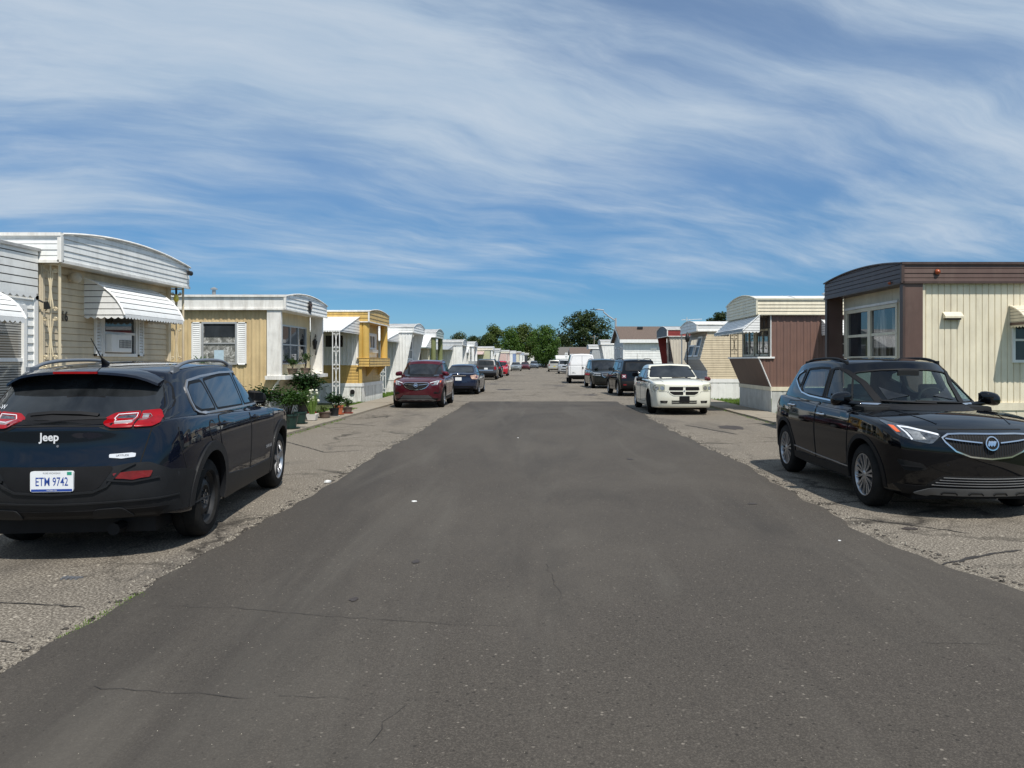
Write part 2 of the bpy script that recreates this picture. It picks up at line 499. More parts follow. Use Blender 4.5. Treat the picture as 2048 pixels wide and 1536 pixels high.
    def text(s, name, body, size, ax, ca, cb, m, off=.006, parent=None, bold=.0, sx=1.0, flip=False, depth=.006, shear=0):
        cu = bpy.data.curves.new('t', 'FONT'); cu.body = body; cu.size = size; cu.align_x = 'CENTER'; cu.align_y = 'CENTER'
        cu.offset = bold; cu.resolution_u = 3; cu.shear = shear
        o = bpy.data.objects.new('t', cu); COL.objects.link(o); me0 = eval_mesh(o); bpy.data.objects.remove(o)
        # seen from behind: local +x of the text runs to local +X of the car for 'B', to -X for 'F'
        sg = {'B': 1, 'F': -1, 'R': -1, 'L': 1}[ax]
        if ax in 'RL': sg = {'R': 1, 'L': -1}[ax]
        vs = []
        for v in me0.vertices:
            a = ca + sg*v.co.x*sx; b = cb + v.co.y
            h = s.proj(ax, a, b) or s.proj(ax, ca, cb)
            vs.append(h[0]+h[1]*off)
        fs = [tuple(f.vertices) for f in me0.polygons]
        me = bpy.data.meshes.new(name); me.from_pydata([tuple(v) for v in vs], [], fs); me.materials.append(m)
        return link(bpy.data.objects.new(name, me), parent or s.root)
    # ---- wheels
    def wheels(s, style_f, style_r=None, steer=0):
        p = s.sp; Rr = p['R']; W = p.get('tw', .215)
        for wy, st in ((p['wf'], style_f), (p['wr'], style_r or style_f)):
            for sg in (-1, 1):
                x0 = sg*(p['track']/2)
                a0 = steer if wy == p['wf'] else 0
                ca, sa = math.cos(a0), math.sin(a0)
                def fn(a, b, h, ca=ca, sa=sa, sg=sg, x0=x0, wy=wy):
                    dx = sg*h; dy = a
                    return (x0 - sg*W/2 + dx*ca - dy*sa, wy + dx*sa + dy*ca, Rr + b)
                rr = Rr*p.get('rimr', .67)
                mb = MB(); h = W/2
                mb.lathe([(rr*.96, -h+.01), (rr, -h+.003), (Rr*.90, -h), (Rr*.965, -h+.02), (Rr*.995, -h+.05), (Rr, -.03), (Rr, -.012), (Rr*.985, -.01), (Rr*.985, 0), (Rr, .003), (Rr, .03), (Rr*.995, h-.05), (Rr*.965, h-.02), (Rr*.90, h), (rr*1.1, h-.001), (rr*1.04, h+.004), (rr, h-.004), (rr*.96, h-.012)], fn, 48 if s.lod == 0 else 28)
                # dark barrel
                mb.cur = 1; mb.lathe([(rr*.97, h-.012), (rr*.93, h-.05), (rr*.9, -h+.02), (.02, -h+.03)], fn, 28)
                t = mb.build('wheel', [M_TYRE, M_SEAM], s.root, smooth=45)
                s.rim(t, st, rr, h, fn)
    def rim(s, parent, st, rr, h, fn):
        mb = MB(); n = 40
        if st == 'steel':
            mb.lathe([(rr*.99, h-.01), (rr*.93, h-.028), (rr*.88, h-.05), (rr*.72, h-.062), (rr*.62, h-.04), (rr*.45, h-.034), (rr*.38, h-.055), (rr*.2, h-.06), (rr*.17, h-.04), (.0, h-.036)], fn, 40)
            o = mb.build('rim', M_STEELRIM, parent, smooth=40)
            mb = MB()
            for k in range(5):
                a = 2*math.pi*k/5+.3; cx, cy = .055*math.cos(a), .055*math.sin(a)
                mb.lathe([(.012, h-.06), (.012, h-.028), (.0, h-.026)], lambda x, y, z, cx=cx, cy=cy: fn(x+cx, y+cy, z), 6)
            mb.build('lug_nut', M_CHROME, o)
            mb = MB()
            for k in range(12):
                a = 2*math.pi*k/12; cx, cy = rr*.78*math.cos(a), rr*.78*math.sin(a)
                mb.lathe([(.019, h-.052), (.0, h-.051)], lambda x, y, z, cx=cx, cy=cy: fn(x+cx, y+cy, z), 10)
            mb.build('vent_hole', M_SEAM, o)
            return
        # outer lip
        mb.lathe([(rr*.99, h-.012), (rr*1.0, h-.002), (rr*.965, h-.002), (rr*.93, h-.012), (rr*.91, h-.04)], fn, n)
        mb.lathe([(rr*.22, h-.05), (rr*.20, h-.014), (rr*.13, h-.006), (.0, h-.004)], fn, 20)
        def spoke(a, w0, w1, twist=0, r0=.16, r1=.95, z0=.012, z1=.008):
            P = []
            for (r, w, z) in ((rr*r0, w0, h-z0), (rr*(r0+r1)/2, (w0+w1)/2*.92, h-z0-.006), (rr*r1, w1, h-z1)):
                aa = a + twist*(r/rr)
                c, s_ = math.cos(aa), math.sin(aa)
                for q in (-w/2, w/2): P.append((r*c - q*s_, r*s_ + q*c, z))
            o = []
            for q in P: o.append(fn(q[0], q[1], q[2]))
            for q in P: o.append(fn(q[0], q[1], q[2]-.035))
            mb.add(o, [(0,1,3,2), (2,3,5,4), (0,2,8,6), (2,4,10,8), (1,7,9,3), (3,9,11,5)])
        if st == 'alloy10':
            for k in range(5):
                a = 2*math.pi*k/5+.2
                spoke(a-.15, .017, .032); spoke(a+.15, .017, .032)
                spoke(a+.63-.07, .010, .013); spoke(a+.63+.07, .010, .013)
        elif st == 'alloy5':
            for k in range(5): spoke(2*math.pi*k/5+.3, .07, .05)
        elif st == 'alloy7':
            for k in range(7): spoke(2*math.pi*k/7+.3, .045, .05)
        else:
            for k in range(10): spoke(2*math.pi*k/10, .03, .035)
        mb.build('rim', M_ALLOY if st != 'dark' else M_STEELRIM, parent, smooth=35)
    # ---- common detail
    def windows(s, glass=None, seal=True):
        p = s.sp; g = glass or (M_GCLEAR if p.get('clear') else M_GDARK)
        for ax in ('R', 'L'):
            for i, poly in enumerate(p['sidewin']):
                s.patch('side_window', poly, ax, g, .004 if not p.get('clear') else -.004, round_=.035, res=.06)
                if seal: s.band('window_seal', rpoly(poly, .04, 3), .028, ax, M_BLACK, .005, True)
        wsp = p['windshield']
        s.patch('windshield', wsp, 'F', g, .004 if not p.get('clear') else -.004, round_=.05, res=.07)
        s.band('windshield_seal', rpoly(wsp, .05, 3), .014, 'F', M_BLACK, .004, True)
        rg = glass or (M_GCLEAR if p.get('clear') else M_GDARK)
        s.patch('rear_window', p['rearwin'], 'B', rg, .004 if not p.get('clear') else -.004, round_=.05, res=.07)
        s.band('rear_window_seal', rpoly(p['rearwin'], .05, 3), .04, 'B', M_BLACK, .004, True)
    def doors(s, seam=.009, handles=None):
        p = s.sp
        for ax in ('R', 'L'):
            sg = 1 if ax == 'R' else -1
            for poly, hy, hz in p['doors']:
                d = s.patch('door', poly, ax, s.paint, .0035, round_=.05, res=.06)
                s.band('door_gap', rpoly(poly, .05, 3), seam, ax, M_SEAM, .0042, True, parent=d)
                h = s.proj(ax, hy, hz)
                if h:
                    mb = MB(); x = h[0].x
                    mb.tube([(x-sg*.01, hy-.10, hz), (x+sg*.03, hy-.085, hz+.002), (x+sg*.038, hy, hz+.004), (x+sg*.03, hy+.085, hz+.002), (x-sg*.01, hy+.10, hz)], [.012, .014, .015, .014, .012], 8)
                    mb.build('door_handle', handles or s.paint, d, smooth=50)
                    s.patch('handle_cup', [(hy+.07*math.cos(t*.5236), hz-.005+.03*math.sin(t*.5236)) for t in range(12)], ax, M_SEAM, .0045, parent=d, res=.03)
    def mirror(s, y, z, w=.20, hgt=.145, m=None, m_right=None, stalk=.09):
        for sg in (-1, 1):
            h = s.proj('R' if sg > 0 else 'L', y, z-.02)
            x = h[0].x if h else sg*.85
            mb = MB(); cx = x+sg*(w*.5+stalk); us = 10
            vs = []; fs = []
            for k in range(9):                       # ellipsoid-ish shell, flat toward the rear
                ph = math.pi*k/8
                for j in range(14):
                    th = 2*math.pi*j/14
                    sx = math.copysign(abs(math.cos(th))**.7, math.cos(th)); sz = math.copysign(abs(math.sin(th))**.8, math.sin(th))
                    rr_ = math.sin(ph)**.6
                    yy = -math.cos(ph); yy = yy*.035 if yy < 0 else yy*.10
                    vs.append((cx+sx*rr_*w/2, y+yy-.02, z+.02+sz*rr_*hgt/2+(-.02*sx*sg)))
            for k in range(8):
                for j in range(14): fs.append((k*14+j, k*14+(j+1) % 14, (k+1)*14+(j+1) % 14, (k+1)*14+j))
            mb.add(vs, fs)
            mb.tube([(x-sg*.05, y+.02, z-.07), (x+sg*.04, y, z-.05), (cx, y, z-.02)], [.04, .028, .03], 8)
            mm = (m_right if (sg > 0 and m_right) else (m or s.paint))
            o = mb.build('side_mirror', mm, s.root, smooth=50)
            mb = MB(); mb.add([(cx+sg*a*w*.42, y-.057, z+.02+b*hgt*.38) for a, b in ((-1,-1),(1,-.9),(1,.9),(-1,1))], [(0,1,2,3)])
            mb.build('mirror_glass', M_GDARK, o)
    def rails(s, y0, y1, x, m=M_RAIL, hgt=.055):
        for sg in (-1, 1):
            pts = []; n = 14
            for k in range(n+1):
                t = k/n; y = lerp(y0, y1, t); h = s.proj('T', sg*x, y)
                z = h[0].z if h else 1.6
                lift = hgt*min(1, (1-abs(2*t-1)**5)*1.02)
                pts.append((sg*x, y, z-.01+lift))
            mb = MB(); mb.tube(pts, .017, 8)
            for t in (.05, .95):
                y = lerp(y0, y1, t); h = s.proj('T', sg*x, y); z = h[0].z if h else 1.6
                mb.box(sg*x-.016, sg*x+.016, y-.07, y+.07, z-.02, z+hgt*.55)
            mb.build('roof_rail', m, s.root, smooth=50)
    def flares(s, w=.075, m=M_CLAD, off=.014):
        p = s.sp; ra = p['R']+p.get('gap', .055)+w*.42; zc = p['R']+p.get('lift', .015)
        for ax in ('R', 'L'):
            for wy in (p['wf'], p['wr']):
                pts = [(wy+ra*math.cos(t), zc+ra*math.sin(t)) for t in [R(-22+224*k/22) for k in range(23)]]
                s.band('wheel_arch_trim', pts, w, ax, m, off, res=.08, depth=.03)
    def cabin(s, y_dash, wheel_side=-1, z0=.95, rows=((.25, .45), (-.65, .40)), m=M_SEAT):
        """dash, steering wheel, seat backs with headrests; car driven from the left"""
        p = s.sp
        mb = MB(); hw = interp(p['wb'], y_dash)*.9
        mb.box(-hw, hw, y_dash-.35, y_dash+.1, z0-.1, z0+.10); mb.build('dashboard', M_CABIN, s.root, bevel=.04)
        mb = MB(); cx = wheel_side*.37; ctr = Vector((cx, y_dash-.48, z0+.11))
        ring = []
        for k in range(21):
            a = 2*math.pi*k/20
            ring.append((cx+.19*math.cos(a), ctr.y-.19*math.sin(a)*.35, ctr.z+.19*math.sin(a)*.93))
        mb.tube(ring, .016, 6, False); mb.tube([(cx-.18, ctr.y, ctr.z), (cx+.18, ctr.y, ctr.z)], .02, 6); mb.tube([tuple(ctr), (cx, y_dash-.1, z0)], .03, 6)
        mb.build('steering_wheel', M_CABIN, s.root, smooth=50)
        for y, x in rows:
            for sg in (-1, 1):
                mb = MB()
                mb.add([(sg*x+a*.22, y+b, z) for (z, b0) in ((z0-.2, 0), (z0+.15, -.10)) for a, b in ((-1, b0-.06), (1, b0-.06), (1, b0+.06), (-1, b0+.06))],
                       [(0,1,5,4), (1,2,6,5), (2,3,7,6), (3,0,4,7), (4,5,6,7)])
                mb.box(sg*x-.12, sg*x+.12, y-.17, y-.08, z0+.19, z0+.33); mb.box(sg*x-.02, sg*x+.02, y-.13, y-.11, z0+.10, z0+.20)
                mb.build('seat', m, s.root, bevel=.03)
        mb = MB(); mb.box(-.13, .13, y_dash-.40, y_dash-.37, p['mirz'], p['mirz']+.07); mb.build('rear_view_mirror', M_CABIN, s.root, bevel=.01)
    def underbody(s):
        p = s.sp
        mb = MB(); z = min(b for a, b in p['bot'])
        mb.box(-.62, .62, p['yR']+.35, p['yF']-.35, z-.05, z+.12)
        mb.tube([(.35, p['yR']+.2, z), (.35, p['yR']+.9, z-.02)], .05, 8); mb.tube([(-.7, p['wr'], p['R']), (.7, p['wr'], p['R'])], .04, 8); mb.tube([(-.7, p['wf'], p['R']), (.7, p['wf'], p['R'])], .04, 8)
        mb.build('underbody', M_BLACK, s.root)
    def plate(s, ax, ca, cb, w=.31, h=.155, m=M_PLATE, tilt=0, off=.012):
        hh = s.proj(ax, ca, cb); d = -1 if ax == 'B' else 1
        y = min(s.proj(ax, ca, cb+h*.4)[0].y, s.proj(ax, ca, cb-h*.4)[0].y)+d*off if ax == 'B' else max(s.proj(ax, ca, cb+h*.4)[0].y, s.proj(ax, ca, cb-h*.4)[0].y)+d*off
        mb = MB(); poly = rpoly([(ca-w/2, cb-h/2), (ca+w/2, cb-h/2), (ca+w/2, cb+h/2), (ca-w/2, cb+h/2)], .018, 3)
        mb.prism(poly, lambda a, b, dd: (a, dd, b), y, y-d*.02)
        return mb.build('license_plate', m, s.root), y

# ---- body plans --------------------------------------------------------------
ENCORE = dict(yR=-2.13, yF=2.14, wf=1.277, wr=-1.277, R=.345, track=1.72, tw=.22, gap=.045,
    top=[(-2.13, 1.06), (-1.7, 1.10), (-1.0, 1.075), (0, 1.03), (.85, 1.02), (1.15, 1.0), (1.55, .955), (1.9, .90), (2.14, .83)],
    bot=[(-2.13, .36), (-1.7, .25), (0, .22), (1.6, .23), (2.14, .24)],
    wid=[(-2.13, .72), (-2.0, .80), (-1.7, .868), (-1.0, .885), (0, .882), (1.0, .885), (1.5, .875), (1.85, .83), (2.14, .74)],
    side=[(.2, -.07), (.35, -.015), (.55, -.012), (.72, .008), (.85, .0), (.98, -.025), (1.1, -.06)],
    frontp=[(.2, -.10), (.32, -.02), (.45, .0), (.62, .015), (.78, -.0), (.88, -.05), (1.0, -.14)],
    rearp=[(.3, -.08), (.45, .01), (.6, .02), (.8, -.02), (1.1, -.07)], bowF=.26, bowR=.16,
    crown=[(-2.1, 0), (.8, .02), (1.1, .075), (1.6, .085), (2.0, .06), (2.14, .03)],
    gh=(-2.02, -1.62, .40, 1.30), ghbow=(.10, .32), rcrown=.05,
    roof=[(-1.62, 1.53), (-1.2, 1.585), (-.6, 1.605), (0, 1.60), (.36, 1.555)],
    wb=[(-2.02, .70), (-1.5, .775), (-.8, .81), (.3, .82), (.9, .80), (1.15, .76), (1.30, .70)],
    wt=[(-1.62, .55), (-1.0, .60), (0, .615), (.36, .59)],
    sidewin=[[(.80, 1.105), (-.02, 1.125), (-.08, 1.50), (.05, 1.51), (.20, 1.475), (.47, 1.335)],
             [(-.12, 1.128), (-.88, 1.155), (-1.0, 1.22), (-.96, 1.485), (-.5, 1.51), (-.18, 1.505)],
             [(-1.06, 1.235), (-1.38, 1.34), (-1.30, 1.42), (-1.04, 1.475)]],
    windshield=[(-.72, 1.085), (0, 1.09), (.72, 1.085), (.55, 1.455), (.3, 1.49), (0, 1.50), (-.3, 1.49), (-.55, 1.455)],
    rearwin=[(-.58, 1.17), (.58, 1.17), (.50, 1.47), (-.50, 1.47)], mirz=1.42,
    doors=[([(.93, .98), (.86, .40), (-.08, .36), (-.10, 1.07), (.90, 1.045)], -.0+.08, .93),
           ([(-.13, 1.07), (-.11, .36), (-.78, .38), (-.92, .62), (-1.10, .84), (-1.15, 1.04)], -1.0, .985)])

CHEROKEE = dict(yR=-2.36, yF=2.26, wf=1.35, wr=-1.35, R=.355, track=1.77, tw=.225, gap=.065,
    top=[(-2.36, 1.10), (-2.0, 1.13), (-1.0, 1.10), (0, 1.06), (.9, 1.04), (1.3, 1.01), (1.7, .97), (2.0, .92), (2.26, .84)],
    bot=[(-2.36, .36), (-1.9, .30), (-1.0, .24), (1.6, .25), (2.26, .27)],
    wid=[(-2.36, .76), (-2.2, .85), (-1.9, .915), (-1.3, .93), (0, .915), (1.0, .925), (1.6, .915), (2.0, .86), (2.26, .76)],
    side=[(.2, -.07), (.4, -.02), (.6, -.015), (.8, .005), (.95, .0), (1.06, -.03), (1.15, -.06)],
    frontp=[(.2, -.12), (.4, 0), (.65, .0), (.85, -.06), (1.0, -.14)],
    rearp=[(.33, -.10), (.42, .0), (.55, .03), (.70, .035), (.76, .02), (.86, -.02), (1.0, -.005), (1.08, -.01), (1.18, -.04)], bowF=.24, bowR=.17,
    crown=[(-2.3, 0), (.9, .02), (1.2, .06), (1.8, .07), (2.26, .02)],
    gh=(-2.31, -1.86, .30, 1.30), ghbow=(.16, .20), rcrown=.05,
    roof=[(-1.86, 1.495), (-1.4, 1.535), (-.7, 1.56), (0, 1.55), (.30, 1.515)],
    wb=[(-2.31, .76), (-1.8, .845), (-1.0, .86), (.3, .85), (.9, .83), (1.30, .77)],
    wt=[(-1.86, .63), (-1.2, .665), (0, .66), (.30, .63)],
    sidewin=[[(.90, 1.12), (.05, 1.125), (-.02, 1.455), (.22, 1.455), (.43, 1.41)],
             [(-.03, 1.125), (-.92, 1.135), (-1.04, 1.42), (-.6, 1.455), (-.10, 1.46)],
             [(-.98, 1.135), (-1.36, 1.145), (-1.49, 1.20), (-1.49, 1.36), (-1.41, 1.40), (-1.10, 1.415)]],
    windshield=[(-.72, 1.13), (.72, 1.13), (.58, 1.46), (0, 1.49), (-.58, 1.46)],
    rearwin=[(-.66, 1.125), (0, 1.11), (.66, 1.125), (.74, 1.20), (.655, 1.41), (.55, 1.445), (0, 1.462), (-.55, 1.445), (-.655, 1.41), (-.74, 1.20)], mirz=1.42,
    doors=[([(.95, 1.0), (.88, .42), (-.0, .40), (-.03, 1.085), (.92, 1.075)], .13, .985),
           ([(-.06, 1.085), (-.03, .40), (-.80, .40), (-.98, .68), (-1.12, .86), (-1.10, 1.085)], -.97, 1.0)])

def scaled(base, sy=1, sz=1, sx=1, **kw):
    """another body plan from an existing one"""
    o = dict(base)
    for k in ('yR', 'yF', 'wf', 'wr'): o[k] = base[k]*sy
    o['track'] = base['track']*sx
    for k in ('top', 'bot', 'roof'): o[k] = [(a*sy, b*sz) for a, b in base[k]]
    for k in ('wid', 'wb', 'wt'): o[k] = [(a*sy, b*sx) for a, b in base[k]]
    for k in ('side', 'frontp', 'rearp'): o[k] = [(a*sz, b) for a, b in base[k]]
    o['crown'] = [(a*sy, b) for a, b in base['crown']]
    o['gh'] = tuple(a*sy for a in base['gh'])
    o['sidewin'] = [[(a*sy, b*sz) for a, b in q] for q in base['sidewin']]
    for k in ('windshield', 'rearwin'): o[k] = [(a*sx, b*sz) for a, b in base[k]]
    o['doors'] = [([(a*sy, b*sz) for a, b in q], hy*sy, hz*sz) for q, hy, hz in base['doors']]
    o['mirz'] = base['mirz']*sz
    o.update(kw); return o

# a boxier, upright small suv
RENEGADE = dict(yR=-2.08, yF=2.12, wf=1.285, wr=-1.285, R=.345, track=1.74, tw=.215, gap=.06,
    top=[(-2.08, 1.12), (0, 1.10), (.9, 1.07), (1.5, 1.04), (1.9, 1.0), (2.12, .95)],
    bot=[(-2.08, .36), (-1.6, .26), (1.6, .26), (2.12, .28)],
    wid=[(-2.08, .82), (-1.9, .87), (-1.3, .90), (1.3, .90), (1.8, .87), (2.12, .80)],
    side=[(.2, -.05), (.4, -.01), (.8, .0), (1.0, -.01), (1.12, -.04)],
    frontp=[(.2, -.08), (.4, 0), (.8, 0), (1.0, -.04)], rearp=[(.33, -.06), (.45, .03), (.66, .04), (.72, -.01), (1.12, -.04)], bowF=.12, bowR=.09,
    crown=[(-2.1, 0), (.9, .02), (1.2, .04), (2.12, .02)],
    gh=(-2.04, -1.86, .42, 1.02), ghbow=(.06, .10), rcrown=.035,
    roof=[(-1.86, 1.62), (-1, 1.66), (0, 1.665), (.42, 1.64)],
    wb=[(-2.04, .79), (-1.2, .85), (.5, .84), (1.02, .78)], wt=[(-1.86, .66), (-1, .70), (.42, .68)],
    sidewin=[[(.78, 1.15), (.02, 1.16), (.0, 1.57), (.38, 1.57)], [(-.06, 1.16), (-.88, 1.17), (-.90, 1.56), (-.06, 1.57)], [(-.98, 1.24), (-1.55, 1.28), (-1.48, 1.53), (-.98, 1.555)]],
    windshield=[(-.70, 1.15), (.70, 1.15), (.62, 1.58), (-.62, 1.58)],
    rearwin=[(-.62, 1.18), (.62, 1.18), (.58, 1.52), (-.58, 1.52)], mirz=1.5,
    doors=[([(.85, 1.0), (.82, .42), (.0, .40), (-.0, 1.11), (.82, 1.10)], .12, 1.0), ([(-.05, 1.11), (-.04, .40), (-.78, .42), (-.92, .75), (-.92, 1.12)], -.80, 1.02)])

MAGNUM = dict(yR=-2.45, yF=2.56, wf=1.525, wr=-1.525, R=.355, track=1.80, tw=.22, gap=.045,
    top=[(-2.45, 1.02), (-1.5, 1.07), (0, 1.04), (.9, 1.03), (1.4, 1.02), (2.0, .995), (2.4, .955), (2.56, .91)],
    bot=[(-2.45, .30), (-1.6, .20), (1.6, .20), (2.56, .22)],
    wid=[(-2.45, .80), (-2.2, .88), (-1.5, .93), (1.5, .93), (2.1, .90), (2.4, .85), (2.56, .79)],
    side=[(.15, -.05), (.35, -.01), (.7, .0), (.9, -.01), (1.0, -.04)],
    frontp=[(.2, -.05), (.35, .03), (.58, .03), (.63, .0), (.85, -.005), (.97, -.05)], rearp=[(.3, -.04), (.5, .03), (.8, 0), (1.0, -.05)], bowF=.17, bowR=.14,
    crown=[(-2.4, 0), (.8, .015), (1.2, .055), (2.2, .06), (2.56, .02)],
    gh=(-2.30, -1.75, .15, 1.12), ghbow=(.08, .16), rcrown=.035,
    roof=[(-1.75, 1.41), (-1, 1.465), (-.2, 1.485), (.15, 1.465)],
    wb=[(-2.3, .76), (-1.4, .85), (.5, .86), (1.12, .80)], wt=[(-1.75, .59), (-1, .65), (.15, .66)],
    sidewin=[[(.85, 1.04), (.0, 1.045), (-.04, 1.35), (.12, 1.36), (.32, 1.31)], [(-.1, 1.045), (-.95, 1.06), (-1.0, 1.32), (-.14, 1.355)], [(-1.04, 1.065), (-1.8, 1.10), (-1.60, 1.25), (-1.08, 1.315)]],
    windshield=[(-.74, 1.09), (.74, 1.09), (.61, 1.42), (0, 1.45), (-.61, 1.42)],
    rearwin=[(-.55, 1.10), (.55, 1.10), (.48, 1.32), (-.48, 1.32)], mirz=1.28,
    doors=[([(1.0, .95), (.95, .35), (-.05, .33), (-.08, .99), (.95, .98)], .1, .88), ([(-.12, .99), (-.1, .33), (-.98, .35), (-1.1, .62), (-1.15, 1.0)], -1.0, .90)])

SEDAN = dict(yR=-2.38, yF=2.42, wf=1.39, wr=-1.39, R=.325, track=1.74, tw=.21, gap=.045,
    top=[(-2.38, 1.0), (-1.95, 1.035), (-1.3, 1.0), (0, .96), (.9, .95), (1.5, .90), (2.1, .82), (2.42, .70)],
    bot=[(-2.38, .30), (-1.6, .20), (1.6, .19), (2.42, .22)],
    wid=[(-2.38, .72), (-2.15, .82), (-1.5, .885), (0, .89), (1.4, .885), (2.0, .84), (2.42, .70)],
    side=[(.15, -.06), (.35, -.02), (.65, .0), (.85, -.01), (1.0, -.06)],
    frontp=[(.2, -.06), (.35, 0), (.55, 0), (.75, -.08), (.85, -.14)], rearp=[(.25, -.06), (.4, .03), (.62, .05), (.8, .0), (.98, .04), (1.05, .0)], bowF=.28, bowR=.20,
    crown=[(-2.38, .01), (-1.7, .03), (0, .02), (1.2, .06), (2.42, .03)],
    gh=(-1.86, -.98, .22, 1.25), ghbow=(.12, .18), rcrown=.04,
    roof=[(-.98, 1.365), (-.4, 1.41), (0, 1.415), (.22, 1.40)],
    wb=[(-1.86, .70), (-1.2, .77), (.4, .80), (1.25, .74)], wt=[(-.98, .54), (-.2, .575), (.22, .56)],
    sidewin=[[(.90, 1.01), (.0, 1.015), (-.06, 1.33), (.2, 1.34), (.42, 1.28)], [(-.1, 1.015), (-.95, 1.03), (-1.22, 1.09), (-.85, 1.28), (-.15, 1.335)]],
    windshield=[(-.69, 1.02), (.69, 1.02), (.53, 1.36), (-.53, 1.36)],
    rearwin=[(-.62, 1.07), (.62, 1.07), (.50, 1.33), (-.50, 1.33)], mirz=1.25,
    doors=[([(1.0, .92), (.92, .34), (-.05, .32), (-.08, .955), (.95, .95)], .1, .85), ([(-.12, .955), (-.1, .32), (-.88, .34), (-1.05, .6), (-1.12, .97)], -.98, .88)])

VAN = dict(yR=-2.85, yF=2.85, wf=1.85, wr=-1.60, R=.37, track=1.88, tw=.24, gap=.06,
    top=[(-2.85, 1.25), (1.2, 1.25), (1.7, 1.22), (2.2, 1.12), (2.6, 1.0), (2.85, .86)],
    bot=[(-2.85, .48), (-2.0, .40), (2.0, .34), (2.85, .34)],
    wid=[(-2.85, .94), (-2.6, .985), (1.6, 1.0), (2.4, .97), (2.85, .88)],
    side=[(.3, -.05), (.5, -.01), (.9, 0), (1.25, -.0)],
    frontp=[(.3, -.04), (.6, 0), (.85, -.02), (1.0, -.08)], rearp=[(.4, -.02), (.55, .0), (1.3, -.01)], bowF=.16, bowR=.05,
    crown=[(-2.85, 0), (1.4, .02), (2.0, .04), (2.85, .03)],
    gh=(-2.86, -2.74, 1.22, 1.95), ghbow=(.04, .14), rcrown=.09, ys=None,
    roof=[(-2.74, 2.03), (0, 2.05), (1.22, 2.0)],
    wb=[(-2.86, .95), (-2.5, .985), (1.0, .985), (1.95, .86)], wt=[(-2.74, .76), (-2.3, .80), (1.22, .78)],
    sidewin=[[(1.72, 1.32), (1.02, 1.32), (1.02, 1.78), (1.38, 1.78)]],
    windshield=[(-.78, 1.34), (.78, 1.34), (.70, 1.86), (-.70, 1.86)],
    rearwin=[(-.1, 1.5), (.1, 1.5), (.1, 1.6), (-.1, 1.6)], mirz=1.8,
    doors=[([(1.85, 1.15), (1.35, .5), (.92, .48), (.92, 1.95), (1.25, 1.92), (1.85, 1.24)], 1.0, 1.12)])

MINIVAN = scaled(ENCORE, 1.2, 1.0, 1.1, R=.34, wf=1.54, wr=-1.54, track=1.90,
    roof=[(-2.3, 1.63), (-1.4, 1.68), (-.4, 1.70), (.45, 1.62)], gh=(-2.50, -2.28, .42, 1.55),
    wt=[(-2.3, .70), (-1, .74), (.42, .70)], wb=[(-2.5, .86), (-1, .90), (1.5, .82)],
    sidewin=[[(1.05, 1.10), (.05, 1.11), (.0, 1.56), (.5, 1.54)], [(-.02-.06, 1.11), (-1.05, 1.12), (-1.07, 1.57), (-.08, 1.58)], [(-1.15, 1.12), (-2.15, 1.14), (-2.1, 1.50), (-1.15, 1.56)]],
    windshield=[(-.78, 1.09), (.78, 1.09), (.67, 1.55), (0, 1.60), (-.67, 1.55)], rearwin=[(-.66, 1.15), (.66, 1.15), (.62, 1.52), (-.62, 1.52)])
BIGSUV = scaled(RENEGADE, 1.19, 1.05, 1.07, R=.38, wf=1.43, wr=-1.43, track=1.86, gh=(-2.42, -2.12, .45, 1.2))
# ================================================================ THE PARKED CARS
def ring_poly(cx, cz, r, n=20, rz=None):
    rz = rz or r
    return [(cx+r*math.cos(2*math.pi*k/n), cz+rz*math.sin(2*math.pi*k/n)) for k in range(n)]
def mx(poly): return [(-a, b) for a, b in poly]
def flat_text(root, name, body, size, ca, y, cb, m, sg=1, sx=1.0, bold=0, dy=.002):
    cu = bpy.data.curves.new('t', 'FONT'); cu.body = body; cu.size = size; cu.align_x = 'CENTER'; cu.align_y = 'CENTER'; cu.offset = bold; cu.resolution_u = 2
    o = bpy.data.objects.new('t', cu); COL.objects.link(o); me0 = eval_mesh(o); bpy.data.objects.remove(o)
    me = bpy.data.meshes.new(name)
    me.from_pydata([(ca+sg*v.co.x*sx, y-sg*dy, cb+v.co.y) for v in me0.vertices], [], [tuple(f.vertices) for f in me0.polygons])
    me.materials.append(m); return link(bpy.data.objects.new(name, me), root)
M_SKID = mat('skid_grey', (.16, .165, .17), .4, .5, var=.1)
M_SLAT = mat('grille_slat_dark', (.05, .05, .055), .3, .6, var=.1)
CARGROUP = 'cars parked along the street'
def start(label, cat, name, sp, m, x, y, deg, lod):
    root = thing(name, label, cat, (x, y, 0), R(deg), CARGROUP)
    c = Car(sp, root, m, lod); c.build_body(); return c
def chrome_under(c, pts, w=.018):
    for ax in 'RL': c.band('window_trim', pts, w, ax, M_CHROME, .009)

